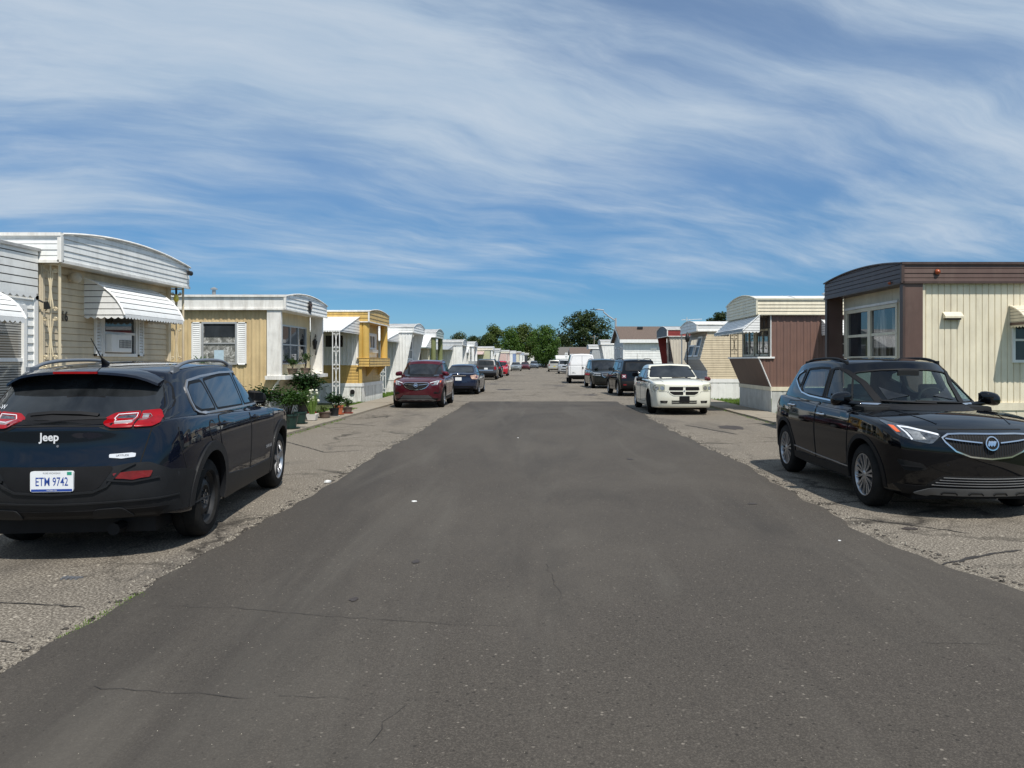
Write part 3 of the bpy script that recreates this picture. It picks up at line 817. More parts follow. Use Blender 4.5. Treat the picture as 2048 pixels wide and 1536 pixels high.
# ---- front of the compact suv (black one at right, red one at left)
def encore(c):
    c.windows(); c.doors(handles=M_CHROME)
    c.patch('cowl', [(-.70, 1.05), (.70, 1.05), (.70, 1.090), (-.70, 1.090)], 'F', M_BLACK, .003, res=.07)
    c.flares(.05, M_BLACK, .008)
    for ax in 'RL':
        c.patch('sill_trim', [(.93, .22), (.93, .36), (-.93, .36), (-.93, .22)], ax, M_BLACK, .012, res=.1)
        c.band('sill_line', [(.92, .385), (0, .40), (-.92, .43)], .012, ax, M_SATIN, .008)
        c.patch('b_pillar', [(-.045, 1.12), (-.10, 1.12), (-.15, 1.50), (-.09, 1.505)], ax, M_BLACK, .003)
        c.patch('front_quarter_glass', [(1.0, 1.115), (.86, 1.115), (.62, 1.29)], ax, M_GDARK, .005)
    chrome_under(c, [(.84, 1.092), (.3, 1.10), (-.6, 1.13), (-.95, 1.165), (-1.12, 1.22), (-1.42, 1.335), (-1.38, 1.41), (-1.2, 1.46)])
    g = [(-.27, .862), (.27, .862), (.38, .856), (.44, .825), (.415, .785), (.33, .70), (.20, .648), (0, .628), (-.20, .648), (-.33, .70), (-.415, .785), (-.44, .825), (-.38, .856)]
    gr = c.patch('grille', g, 'F', M_SEAM, .006, res=.04)
    c.band('grille_surround', g, .014, 'F', M_CHROME, .018, True, parent=gr)
    for sg in (-1, 1):
        c.band('grille_wing', [(sg*.415, .82), (sg*.28, .803), (sg*.09, .785)], .012, 'F', M_CHROME, .024, parent=gr)
        if c.lod == 0:
            for k in range(15):
                x = sg*(.03+k*.026); z0 = .642+.15*(abs(x)/.42)**2.2
                c.band('grille_slat', [(x, z0+.008), (x*1.02, .852)], .004, 'F', M_SLAT, .010, parent=gr)
    em = c.patch('emblem', ring_poly(0, .775, .055), 'F', M_SEAM, .026, res=.03, parent=gr)
    c.band('emblem_ring', ring_poly(0, .775, .060), .011, 'F', M_CHROME, .034, True, parent=gr, res=.03)
    for k in (-1, 0, 1):
        q = [(.026*k+a, .775-.010*k*0+b) for a, b in ((-.020, .022), (.004, .028), (.018, -.012), (.008, -.028), (-.006, -.012))]
        c.patch('emblem_shield', q, 'F', M_CHROME, .031+k*.001, res=.02, parent=gr)
    for sg in (-1, 1):
        H = [(.825, .97), (.66, .925), (.435, .858), (.53, .765), (.66, .785), (.785, .84)]
        P = [(sg*a, b) for a, b in H]
        hl = c.patch('headlight', rpoly(P, .02, 2), 'F', M_LAMP, .006, res=.035)
        c.band('light_guide', [(sg*a, b) for a, b in ((.68, .80), (.735, .915), (.66, .905), (.46, .852))], .017, 'F', M_DRL, .012, parent=hl)
        c.patch('turn_signal', [(sg*a, b) for a, b in ((.805, .925), (.765, .918), (.75, .862), (.78, .862))], 'F', M_AMBER, .012, parent=hl)
        c.patch('lamp_reflector', [(sg*a, b) for a, b in ((.70, .89), (.60, .87), (.565, .80), (.665, .80))], 'F', M_CLRL, .011, parent=hl)
        c.patch('side_vent', rpoly([(sg*a, b) for a, b in ((.80, .60), (.60, .56), (.56, .50), (.74, .48))], .03, 2), 'F', M_SEAM, .004)
        c.band('vent_blade', [(sg*.76, .53), (sg*.60, .525)], .010, 'F', M_BLACK, .014)
        c.patch('tail_light', [(sg*a, b) for a, b in ((.84, 1.05), (.60, 1.08), (.60, .92), (.84, .90))], 'B', M_REDL, .006)
    c.patch('lower_grille', rpoly([(-.44, .45), (.44, .45), (.58, .34), (-.58, .34)], .03, 2), 'F', M_SEAM, .005)
    for k in range(4): c.band('lower_slat', [(-.43-.03*k, .433-.026*k), (0, .430-.026*k), (.43+.03*k, .433-.026*k)], .005, 'F', M_SATIN, .016)
    c.patch('bumper_trim', [(-.80, .335), (.80, .335), (.72, .24), (-.72, .24)], 'F', M_BLACK, .006)
    sk = c.patch('skid_plate', rpoly([(-.66, .262), (-.52, .325), (.52, .325), (.66, .262), (.5, .235), (-.5, .235)], .03, 2), 'F', M_SKID, .018, depth=.03)
    for k in (-.36, -.12, .12, .36): c.band('plate_slot', [(k-.07, .268), (k-.05, .285), (k+.05, .285), (k+.07, .268)], .012, 'F', M_SEAM, .026, parent=sk)
    for x, z in ((.40, .56), (-.40, .56)): c.patch('parking_sensor', ring_poly(x, z, .012, 8), 'F', M_BLACK, .006, res=.02)
    # hood creases and shut lines
    for sg in (-1, 1):
        c.band('hood_gap', [(sg*.80, 1.08), (sg*.79, 1.4), (sg*.73, 1.7), (sg*.62, 1.90)], .006, 'T', M_SEAM, .0012)
        c.band('hood_crease', [(sg*.50, 1.25), (sg*.46, 1.6), (sg*.38, 1.9)], .012, 'T', c.paint, .006)
        c.band('wiper', [(sg*.18-.30, 1.105), (sg*.18+.28, 1.13)], .012, 'F', M_BLACK, .014)
    c.band('hood_gap', [(-.42, .905), (0, .91), (.42, .905)], .008, 'F', M_SEAM, .0025)
    c.rails(-1.35, .12, .575, M_BLACK if c.lod == 0 else M_RAIL, .032)
    c.mirror(.70, 1.135, .25, .165, stalk=.12)
    c.cabin(.90, -1, .98) if c.sp.get('clear') else None
    c.underbody(); c.wheels('alloy10')

BLACKP = paint('black_car_paint', (.0018, .0022, .0036), .0, .3, .006)
c = start('glossy black compact crossover with oval chrome grille, parked nose to camera at right', 'car', 'parked_car', scaled(ENCORE, 1.035, 1, 1.035, clear=True), BLACKP, 4.46, 9.84, 180.3, 0)
encore(c)
c = start('dark red compact crossover parked nose to camera behind the potted plants side', 'car', 'parked_car', dict(ENCORE, clear=False), paint('dark_red_paint', (.075, .006, .014), .25, .35, .05), -4.18, 28.0, 180, 1)
c.root['label'] = 'dark red crossover with chrome grille facing the camera in front of the yellow home'
encore(c)

# ---- dark blue suv, rear three-quarter view, left foreground
NAVY = paint('navy_car_paint', (.0035, .0055, .013), .1, .32, .010)
CHK = scaled(CHEROKEE, 1, 1, .945, windshield=CHEROKEE['windshield'], rearwin=CHEROKEE['rearwin'], kx=.945)
c = start('dark navy suv seen from behind in the left foreground, plate ETM 9742', 'car', 'parked_car', CHK, NAVY, -4.01, 8.33, 5.7, 0)
NAVYCAR = c
c.windows(); c.doors(handles=NAVY); c.flares(.085, M_CLAD, .018)
SW = [(.95, 1.105), (.0, 1.11), (-1.38, 1.12), (-1.50, 1.16), (-1.525, 1.24), (-1.51, 1.36), (-1.43, 1.42), (-1.1, 1.452), (-.5, 1.48), (.2, 1.48), (.48, 1.42), (.72, 1.29)]
for ax in 'RL':
    c.patch('glass_surround', SW, ax, M_GDARK, .0035, res=.07)
    c.band('window_trim', SW, .020, ax, M_SATIN, .012, True)
    c.patch('door_sill_cladding', [(.90, .26), (.92, .44), (0, .44), (-.90, .50), (-.88, .26)], ax, M_CLAD, .014, res=.1)
    c.patch('bumper_side', [(-1.80, .36), (-1.78, .66), (-1.95, .70), (-2.32, .74), (-2.35, .60), (-2.3, .38)], ax, M_CLAD, .010, res=.06)
    c.patch('front_bumper_side', [(1.80, .30), (1.79, .60), (2.1, .62), (2.2, .3)], ax, M_CLAD, .010, res=.06)
    c.patch('fuel_flap', ring_poly(-1.32, .96, .085, 20), ax, NAVY, .003) if ax == 'R' else None
    if ax == 'R':
        c.band('flap_gap', ring_poly(-1.32, .96, .088, 20, .095), .007, ax, M_SEAM, .0035, True)
        c.text('door_badge', 'CHEROKEE', .05, ax, .70, .60, M_WHITE_T, .012)
    c.band('tail_shut_line', [(-1.93, .70), (-2.02, .90), (-2.0, 1.05)], .007, ax, M_SEAM, .002)
# tailgate
c.patch('tailgate_window_frame', [(-.76, 1.10), (.76, 1.10), (.80, 1.22), (.68, 1.46), (.0, 1.485), (-.68, 1.46), (-.80, 1.22)], 'B', M_GDARK, .003, res=.06)
c.band('tailgate_gap', [(-.70, 1.06), (-.66, .90), (-.63, .78)], .009, 'B', M_SEAM, .003)
c.band('tailgate_gap', [(.70, 1.06), (.66, .90), (.63, .78)], .009, 'B', M_SEAM, .003)
c.band('tailgate_lip', [(-.36, 1.085), (0, 1.09), (.36, 1.085)], .010, 'B', M_SEAM, .004)
bp = c.patch('rear_bumper', rpoly([(-.90, .36), (-.92, .64), (-.80, .74), (-.70, .795), (-.55, .79), (-.42, .765), (.42, .765), (.55, .79), (.70, .795), (.80, .74), (.92, .64), (.90, .36)], .03, 2), 'B', M_CLAD, .010, res=.05)
c.patch('plate_recess', rpoly([(-.46, .775), (.46, .775), (.34, .60), (.25, .575), (-.25, .575), (-.34, .60)], .05, 3), 'B', M_BLACK, .013, parent=bp)
c.band('recess_lip', [(-.60, .79), (-.50, .74), (-.40, .62), (-.30, .578), (0, .565), (.30, .578), (.40, .62), (.50, .74), (.60, .79)], .016, 'B', M_CLAD, .024, parent=bp)
c.band('bumper_ridge', [(-.85, .50), (0, .485), (.85, .50)], .012, 'B', M_CLAD, .022, parent=bp)
c.patch('lower_valance', [(-.80, .43), (.80, .43), (.70, .33), (-.70, .33)], 'B', M_BLACK, .014, parent=bp)
for sg in (-1, 1):
    q = lambda L: [(sg*a, b) for a, b in L]
    c.patch('tow_eye_cover', rpoly(q([(.26, .37), (.30, .44), (.50, .445), (.58, .37)]), .03, 2), 'B', M_CLAD, .022, parent=bp)
    rf = c.patch('reflector', rpoly(q([(.44, .715), (.46, .675), (.52, .672), (.58, .66), (.64, .672), (.70, .675), (.72, .725), (.58, .728)]), .01, 2), 'B', M_REDD, .020, parent=bp)
    c.band('reflector_lip', q([(.40, .665), (.58, .645), (.76, .67)]), .012, 'B', M_CLAD, .026, parent=bp)
    q = lambda L: [(sg*(a-.05), b) for a, b in L]
    c.patch('tail_light_housing', rpoly(q([(.33, 1.12), (.42, 1.195), (.74, 1.21), (.82, 1.10), (.78, 1.065), (.46, 1.045), (.38, 1.075)]), .02, 2), 'B', M_BLACK, .003, res=.03)
    tl = c.patch('tail_light', rpoly(q([(.36, 1.13), (.43, 1.172), (.615, 1.185), (.615, 1.07), (.47, 1.07), (.41, 1.09)]), .015, 2), 'B', M_REDL, .014, res=.025)
    tl2 = c.patch('tail_light', rpoly(q([(.622, 1.185), (.75, 1.195), (.80, 1.10), (.75, 1.075), (.622, 1.07)]), .015, 2), 'B', M_REDL, .014, res=.025)
    c.band('lens_outline', q([(.44, 1.125), (.46, 1.155), (.60, 1.163), (.60, 1.105), (.48, 1.10), (.44, 1.125)]), .0045, 'B', M_DRL, .022, parent=tl, res=.02)
    c.patch('reverse_lens', rpoly(q([(.455, 1.128), (.47, 1.145), (.59, 1.153), (.59, 1.115), (.49, 1.11)]), .008, 2), 'B', M_LAMP, .019, parent=tl, res=.02)
    c.band('lens_outline', q([(.635, 1.155), (.69, 1.155), (.71, 1.135), (.69, 1.112), (.635, 1.11)]), .0035, 'B', M_CLRL, .022, parent=tl2, res=.02)
    c.patch('reverse_lens', q([(.64, 1.15), (.685, 1.15), (.685, 1.12), (.64, 1.118)]), 'B', M_CLRL, .019, parent=tl2, res=.02)
    ax = 'R' if sg > 0 else 'L'
c.text('tailgate_badge', 'Jeep', .088, 'B', -.045, 1.005, M_WHITE_T, .008, bold=.0022)
bd = c.patch('trim_badge', rpoly([(.41, .865), (.41, .838), (.47, .832), (.50, .828), (.53, .832), (.595, .838), (.60, .866), (.57, .872)], .006, 2), 'B', M_WHITE_T, .010, res=.04)
c.text('badge_lettering', 'LATITUDE', .020, 'B', .505, .852, M_SEAM, .0125, parent=bd)
c.patch('camera_lens', ring_poly(.02, .935, .010, 8), 'B', M_RAIL, .006, res=.03)
pl, py_ = c.plate('B', 0, .668, .315, .160, off=.022)
flat_text(pl, 'plate_number', 'ETM 9742', .094, 0, py_, .664, M_PLATEB, 1, .62, .0008, .0009)
flat_text(pl, 'plate_slogan', 'PURE MICHIGAN', .019, 0, py_, .732, M_RAIL, 1, .9, 0, .0009)
mb = MB(); mb.box(-.15, .15, py_-.0015, py_+.002, .592, .610); mb.build('plate_stripe', M_PLATEB, pl)
flat_text(pl, 'plate_web_address', 'michigan.org', .016, 0, py_-.002, .602, M_PLATE, 1, .9, 0, .0009)
mb = MB(); mb.box(.112, .146, py_-.0015, py_+.002, .718, .742); mb.build('plate_sticker', M_PLATEG, pl)
# spoiler, third brake light, wiper, antenna
mb = MB()
n = 16; pr = [(-1.72, .004, 0), (-1.9, .012, 0), (-2.03, -.01, 0), (-2.035, -.03, 0), (-1.95, -.045, 0), (-1.85, -.05, 0)]
vs = []; fs = []
for i in range(n+1):
    u = -1+2*i/n; x = u*.635; h = c.proj('T', x*.93, -1.76); z0 = h[0].z if h else 1.52; x *= .945
    for (y, dz, _) in pr: vs.append((x, y+.12*abs(u)**3, z0+dz-.022*(abs(y)-1.72)/.3))
k = len(pr)
for i in range(n):
    for j in range(k): fs.append((i*k+j, i*k+(j+1) % k, (i+1)*k+(j+1) % k, (i+1)*k+j))
fs += [tuple(range(k)), tuple(n*k+j for j in range(k))]
mb.add(vs, fs); sp_ = mb.build('spoiler', NAVY, c.root, smooth=40)
mb = MB(); zz = c.proj('T', 0, -1.76)[0].z
mb.box(-.17, .17, -2.045, -2.03, zz-.052, zz-.034); mb.build('brake_light', M_REDL, sp_)
c.band('wiper', [(-.28, 1.155), (-.10, 1.17), (.12, 1.165), (.26, 1.15)], .022, 'B', M_BLACK, .03)
c.patch('wiper_base', rpoly([(-.32, 1.17), (-.32, 1.12), (-.2, 1.11), (.34, 1.125), (.30, 1.14), (-.2, 1.16)], .015, 2), 'B', M_BLACK, .02)
zz = c.proj('T', .0, -1.55)[0].z
mb = MB(); mb.tube([(0, -1.50, zz), (0, -1.56, zz+.045), (0, -1.575, zz+.06)], [.035, .014, .006], 8); mb.tube([(0, -1.57, zz+.05), (-.025, -1.72, zz+.23)], [.006, .003], 6)
mb.build('antenna', M_BLACK, c.root, smooth=50)
mb = MB(); mb.add([(-.80, -2.30, 1.185), (-.68, -2.31, 1.19), (-.70, -2.31, 1.20), (-.79, -2.30, 1.205)], [(0, 1, 2, 3)])
c.text('window_decal', '~W', .05, 'B', -.60, 1.22, M_WHITE_T, .008)
c.rails(-1.62, .15, .60, M_RAIL, .06); c.mirror(.80, 1.15, .23, .155, M_BLACK, stalk=.15); c.underbody()
c.wheels('alloy5', 'steel')

# ---- white wagon facing the camera, right row
CREAM = paint('cream_white_paint', (.74, .73, .62), 0, .35, .10)
c = start('cream white station wagon with black cross grille and one red mirror, facing the camera', 'car', 'parked_car', dict(MAGNUM, clear=False), CREAM, 4.22, 25.15, 180.5, 1)
c.windows(); c.doors()
for sx, sz in ((-1, 1), (1, 1), (-1, -1), (1, -1)):
    if sz > 0: P = [(sx*.035, .835), (sx*.035, .735), (sx*.44, .735), (sx*.45, .80), (sx*.42, .835)]
    else: P = [(sx*.035, .70), (sx*.035, .60), (sx*.30, .60), (sx*.40, .65), (sx*.43, .70)]
    g_ = c.patch('grille', rpoly(P, .02, 2), 'F', M_SEAM, .006)
    for k in range(3):
        z = (.76+.025*k) if sz > 0 else (.625+.025*k)
        c.band('grille_slat', [(sx*.05, z), (sx*(.40 if sz > 0 else .33+.02*k), z)], .006, 'F', M_BLACK, .009, parent=g_)
c.band('grille_frame', [(-.44, .85), (.44, .85), (.465, .74), (.42, .65), (.31, .585), (-.31, .585), (-.42, .65), (-.465, .74)], .018, 'F', CREAM, .012, True)
c.patch('emblem', ring_poly(0, .718, .025, 10), 'F', M_SATIN, .014, res=.03)
for sg in (-1, 1):
    q = lambda L: [(sg*a, b) for a, b in L]
    hl = c.patch('headlight', rpoly(q([(.55, .905), (.80, .91), (.87, .84), (.86, .715), (.56, .72)]), .04, 3), 'F', M_FOGGED, .008)
    c.patch('lamp_bowl', ring_poly(sg*.63, .80, .06, 14), 'F', M_CLRL, .011, parent=hl); c.patch('lamp_bowl', ring_poly(sg*.77, .80, .05, 14), 'F', M_CLRL, .011, parent=hl)
    c.patch('fog_light', rpoly(q([(.48, .43), (.70, .43), (.68, .36), (.50, .36)]), .015, 2), 'F', M_SEAM, .006)
    c.patch('fog_lens', rpoly(q([(.51, .415), (.62, .415), (.61, .375), (.52, .375)]), .01, 2), 'F', M_LAMP, .010)
    c.patch('tail_light', q([(.86, .9), (.70, .92), (.70, .70), (.86, .68)]), 'B', M_REDL, .006)
    c.band('hood_gap', [(sg*.62, 1.2), (sg*.66, 1.8), (sg*.58, 2.3)], .01, 'T', M_SEAM, .002)
for z in (.42, .365): c.patch('lower_grille', rpoly([(-.38, z+.018), (.38, z+.018), (.36, z-.018), (-.36, z-.018)], .01, 2), 'F', M_SEAM, .005)
c.band('bumper_gap', [(-.88, .69), (-.5, .695), (-.47, .66)], .008, 'F', M_SEAM, .003); c.band('bumper_gap', [(.88, .69), (.5, .695), (.47, .66)], .008, 'F', M_SEAM, .003)
c.plate('F', 0, .475, .30, .17, M_BLACK)
REDMIR = paint('dark_red_mirror', (.12, .01, .015), 0, .3)
c.mirror(.80, 1.02, .20, .13, REDMIR, M_BLACK)
c.underbody(); c.wheels('alloy5', steer=-.28)
c.band('wiper', [(-.5, 1.02), (.1, 1.08)], .02, 'T', M_BLACK, .02)

def simple_rear(c, tl, plate=True, glass=None, wheels='alloy7', lampm=M_REDL, bumper=None, rails=None, mir=None, high=None):
    c.windows(glass); c.doors(); c.underbody(); c.wheels(wheels)
    for sg in (-1, 1): c.patch('tail_light', rpoly([(sg*a, b) for a, b in tl], .02, 2), 'B', lampm, .008)
    if bumper: c.patch('rear_bumper', bumper, 'B', M_BLACK, .008)
    if plate: c.plate('B', 0, plate, .30, .15)
    if rails: c.rails(*rails)
    if mir: c.mirror(*mir)
def simple_front(c, hl, grille, glass=None, wheels='alloy7', frame=None, plate=None, mir=None, rails=None, lens=M_CLRL, low=None):
    c.windows(glass); c.doors(); c.underbody(); c.wheels(wheels)
    for sg in (-1, 1): c.patch('headlight', rpoly([(sg*a, b) for a, b in hl], .02, 2), 'F', lens, .008)
    g = c.patch('grille', rpoly(grille, .02, 2), 'F', M_SEAM, .006)
    if frame: c.band('grille_surround', grille, .022, 'F', frame, .012, True, parent=g)
    if low: c.patch('lower_grille', rpoly(low, .02, 2), 'F', M_SEAM, .005)
    if plate: c.plate('F', 0, plate, .30, .15, M_WHITE_T)
    if rails: c.rails(*rails)
    if mir: c.mirror(*mir)

# black boxy suv, rear
c = start('black boxy suv with white X tail lamps parked behind the cream wagon', 'car', 'parked_car', RENEGADE, BLACKP, 4.33, 36.7, 4.5, 1)
simple_rear(c, [(.60, 1.0), (.80, 1.0), (.80, .82), (.60, .82)], None, rails=(-1.5, .2, .64, M_BLACK), mir=(.75, 1.2, .2, .16), lampm=M_REDD)
for sg in (-1, 1):
    c.band('lamp_cross', [(sg*.64, .96), (sg*.76, .86)], .030, 'B', M_WHITE_T, .014); c.band('lamp_cross', [(sg*.64, .86), (sg*.76, .96)], .030, 'B', M_WHITE_T, .014)
    c.patch('reflector', [(sg*.60, .56), (sg*.74, .56), (sg*.74, .50), (sg*.60, .50)], 'B', M_REDD, .014)
c.patch('rear_bumper', [(-.85, .70), (.85, .70), (.82, .38), (-.82, .38)], 'B', M_BLACK, .008)
c.text('tailgate_badge', 'Jeep', .08, 'B', -.0, 1.08, M_WHITE_T, .012, bold=.002); c.text('tailgate_badge', 'RENEGADE', .06, 'B', .40, .77, M_WHITE_T, .012)
c.flares(.08, M_BLACK); zz = c.proj('T', .0, -1.5)[0].z
mb = MB(); mb.tube([(0, -1.5, zz), (-.02, -1.62, zz+.28)], [.008, .004], 6); mb.build('antenna', M_BLACK, c.root)
# black minivan facing camera
c = start('black minivan with chrome framed grille facing the camera beside the white van', 'minivan', 'parked_minivan', dict(MINIVAN, clear=False), paint('black_green_paint', (.008, .012, .012), .1, .3, .05), 3.85, 46.9, 183.5, 1)
simple_front(c, [(.48, .90), (.88, .93), (.90, .76), (.50, .74)], [(-.42, .90), (.42, .90), (.40, .74), (.28, .66), (-.28, .66), (-.40, .74)], frame=M_CHROME, mir=(1.0, 1.15, .22, .17), low=[(-.6, .42), (.6, .42), (.55, .3), (-.55, .3)], rails=(-2.0, .1, .66, M_RAIL))
for k in range(3): c.band('grille_slat', [(-.38, .72+.05*k), (.38, .72+.05*k)], .012, 'F', M_SATIN, .014)
# white cargo van, rear
VWHITE = paint('white_van_paint', (.80, .80, .80), 0, .4, .06)
c = start('white cargo van with windowless rear doors parked between minivan and silver suv', 'van', 'parked_van', VAN, VWHITE, 2.98, 57.3, 0, 1)
for ax in 'RL':
    c.patch('side_window', VAN['sidewin'][0], ax, M_GDARK, .004, round_=.03)
c.patch('windshield', VAN['windshield'], 'F', M_GDARK, .004, round_=.04)
c.doors(); c.underbody(); c.wheels('steel')
c.band('rear_door_gap', [(0, .62), (0, 1.98)], .018, 'B', M_SEAM, .003)
c.band('rear_door_gap', [(-.80, .60), (-.82, 1.5), (-.66, 1.97), (.66, 1.97), (.82, 1.5), (.80, .60)], .016, 'B', M_SEAM, .003, True)
for sg in (-1, 1): c.patch('tail_light', rpoly([(sg*a, b) for a, b in ((.88, 1.30), (.94, 1.30), (.88, 1.75), (.80, 1.75))], .02, 2), 'B', M_REDL, .008)
c.patch('rear_bumper', [(-.95, .60), (.95, .60), (.92, .44), (-.92, .44)], 'B', M_BLACK, .05, depth=.06)
mb = MB(); y = c.proj('B', .06, 1.12)[0].y; mb.box(.03, .10, y-.03, y, 1.05, 1.2); mb.build('door_handle', M_BLACK, c.root)
c.text('tailgate_badge', '2500', .07, 'B', -.62, .80, M_SEAM, .008); c.text('tailgate_badge', 'EXPRESS', .07, 'B', -.58, .74, M_SEAM, .008)
c.mirror(1.65, 1.45, .2, .3, M_BLACK)
# dark blue sedan, rear, with brown damaged tail lamp
c = start('dark blue sedan seen from behind with a damaged patched right tail lamp', 'car', 'parked_car', SEDAN, paint('deep_blue_paint', (.010, .018, .045), .15, .32, .05), -3.78, 38.5, -1.2, 1)
simple_rear(c, [(.52, .90), (.84, .93), (.84, .76), (.62, .74)], .76, lampm=M_REDD, mir=(.85, 1.03, .2, .14))
c.band('trunk_trim', [(-.34, .915), (.34, .915)], .035, 'B', M_CHROME, .016); c.patch('emblem', ring_poly(0, .975, .045, 14), 'B', M_CHROME, .014, res=.03)
c.patch('lamp_patch', rpoly([(.54, .92), (.78, .95), (.86, .86), (.82, .74), (.60, .75)], .03, 2), 'B', mat('torn_tape', (.55, .38, .30), .7, var=.7, vs=18), .016)
c.patch('rear_bumper', [(-.8, .42), (.8, .42), (.75, .27), (-.75, .27)], 'B', M_BLACK, .006)
# dark grey suv, rear
c = start('dark grey metallic suv seen from behind just past the blue sedan', 'car', 'parked_car', BIGSUV, paint('graphite_paint', (.06, .06, .062), .5, .35, .05), -4.62, 67.6, 1, 1)
simple_rear(c, [(.66, 1.12), (.86, 1.12), (.86, .90), (.70, .84)], .95, rails=(-1.9, .2, .68, M_BLACK), mir=(.9, 1.25, .22, .16), bumper=[(-.88, .62), (.88, .62), (.85, .4), (-.85, .4)])
c.band('tailgate_trim', [(-.6, .82), (.6, .82)], .05, 'B', M_CHROME, .012)
c = start('black suv seen from behind tucked between the grey suv and the red one', 'car', 'parked_car', dict(ENCORE), BLACKP, -4.50, 74.6, 0, 1)
simple_rear(c, [(.62, 1.06), (.84, 1.05), (.82, .90), (.62, .90)], .75, mir=(.78, 1.13, .22, .16))
# bright red crossover facing camera
c = start('bright red crossover facing the camera, farther down the left row', 'car', 'parked_car', dict(ENCORE), paint('bright_red_paint', (.50, .008, .03), .1, .35, .05), -4.28, 83.8, 180, 1)
simple_front(c, [(.48, .86), (.84, .95), (.80, .80), (.55, .76)], [(-.42, .84), (.42, .84), (.36, .66), (-.36, .66)], mir=(.78, 1.13, .22, .16), low=[(-.6, .45), (.6, .45), (.6, .32), (-.6, .32)], frame=M_SATIN)
# far row
farcars = [
    ('silver grey sedan facing the camera, first of the far sedans on the left', SEDAN, paint('silver_green_paint', (.30, .33, .33), .5, .35), -3.90, 125, 182),
    ('dark maroon sedan facing the camera between two silver sedans', SEDAN, paint('maroon_paint', (.09, .010, .018), .2, .35), -2.75, 142, 183),
    ('steel blue suv facing the camera where the street bends', dict(ENCORE), paint('steel_blue_paint', (.16, .20, .25), .4, .35), -1.30, 166, 184),
    ('pale silver sedan half hidden at the bend of the street', SEDAN, paint('pale_silver_paint', (.45, .46, .46), .4, .35), .15, 182, 186)]
for i, (lb, sp, pm, x, y, dg) in enumerate(farcars):
    c = start(lb, 'car', 'parked_car', sp, pm, x, y, dg, 2)
    simple_front(c, [(.46, .74), (.80, .80), (.80, .68), (.52, .64)], [(-.30, .72), (.30, .72), (.26, .62), (-.26, .62)], low=[(-.5, .42), (.5, .42), (.5, .32), (-.5, .32)], lens=M_CLRL)
c = start('silver suv seen nose on beside the white van', 'car', 'parked_car', BIGSUV, paint('silver_paint', (.50, .52, .54), .4, .35), 3.22, 98.6, 180, 2)
simple_front(c, [(.55, 1.0), (.85, 1.0), (.85, .85), (.58, .84)], [(-.45, 1.0), (.45, 1.0), (.42, .84), (-.42, .84)], low=[(-.6, .62), (.6, .62), (.55, .5), (-.55, .5)])
c = start('champagne silver suv with yellow plate ahead of the silver one', 'car', 'parked_car', BIGSUV, paint('champagne_paint', (.46, .45, .40), .4, .35), 2.15, 116.5, 0, 2)
simple_rear(c, [(.70, 1.1), (.85, 1.1), (.85, .9), (.72, .9)], None); c.plate('B', 0, .80, .3, .15, mat('yellow_plate', (.55, .45, .05), .5))
c = start('small white sedan turned across the far end of the street', 'car', 'parked_car', SEDAN, VWHITE, 2.6, 214, 245, 2)
simple_front(c, [(.46, .74), (.80, .80), (.80, .68), (.52, .64)], [(-.30, .72), (.30, .72), (.26, .62), (-.26, .62)])
# ================================================================ MATERIALS OF THE PLACE
DIRT = (.12, .10, .075)
M_WHT = mat('white_siding', (.84, .84, .81), .45, var=.07, dirt=DIRT, dirt_amt=.22)
M_WHT2 = mat('aged_white_trim', (.82, .80, .75), .5, var=.1, dirt=(.22, .18, .13), dirt_amt=.45)
M_TRIM = mat('white_trim', (.85, .85, .83), .45, var=.05, dirt=DIRT, dirt_amt=.15)
M_BEIGE = mat('beige_siding', (.64, .54, .38), .5, var=.08, dirt=(.25, .20, .14), dirt_amt=.35)
M_BEIGET = mat('beige_trim', (.70, .60, .44), .5, var=.08)
M_TAN = mat('tan_ribbed_siding', (.62, .475, .26), .5, var=.10, vs=2, dirt=(.36, .25, .13), dirt_amt=.6)
M_YEL = mat('mustard_siding', (.60, .395, .115), .5, var=.10, dirt=(.28, .19, .09), dirt_amt=.6)
M_YELT = mat('mustard_column', (.60, .39, .10), .55, var=.06, vs=5)
M_CREAM = mat('cream_ribbed_siding', (.76, .69, .53), .45, var=.06, dirt=(.42, .36, .26), dirt_amt=.45)
M_CRM2 = mat('pale_cream_siding', (.70, .66, .52), .5, var=.06, dirt=DIRT, dirt_amt=.2)
M_BRN = mat('brown_panel', (.105, .062, .05), .5, var=.12, dirt=(.2, .15, .12), dirt_amt=.25)
M_BRND = mat('dark_brown_trim', (.06, .036, .03), .45, var=.15, dirt=(.13, .1, .08), dirt_amt=.3)
M_BRNW = mat('brown_ribbed_siding', (.185, .105, .082), .5, var=.08, dirt=(.12, .08, .07), dirt_amt=.4)
M_GREY = mat('grey_siding', (.40, .42, .43), .5, var=.06, dirt=DIRT, dirt_amt=.15)
M_GREEN = mat('green_grey_siding', (.36, .42, .38), .5, var=.08, dirt=DIRT, dirt_amt=.15)
M_OLIVE = mat('olive_column', (.17, .19, .08), .5, var=.1)
M_RED = mat('red_fascia', (.27, .03, .025), .45, var=.12, dirt=(.1, .04, .03), dirt_amt=.3)
M_PINK = mat('pale_pink_siding', (.62, .46, .42), .5, var=.06)
M_CRM3 = mat('faded_red_cream', (.62, .56, .46), .5, var=.06, dirt=DIRT, dirt_amt=.15)
M_BLUEW = mat('pale_blue_trim', (.22, .30, .48), .5, var=.08)
M_ROOF = mat('roof_coating', (.42, .42, .41), .6, var=.2, dirt=(.15, .14, .13), dirt_amt=.5, streak=False)
M_ROOFW = mat('white_roof_coating', (.72, .72, .70), .55, var=.1, dirt=(.2, .18, .15), dirt_amt=.4, streak=False)
M_SHING = mat('brown_shingle', (.13, .095, .075), .9, var=.3, vs=12, bump=.5, bs=30)
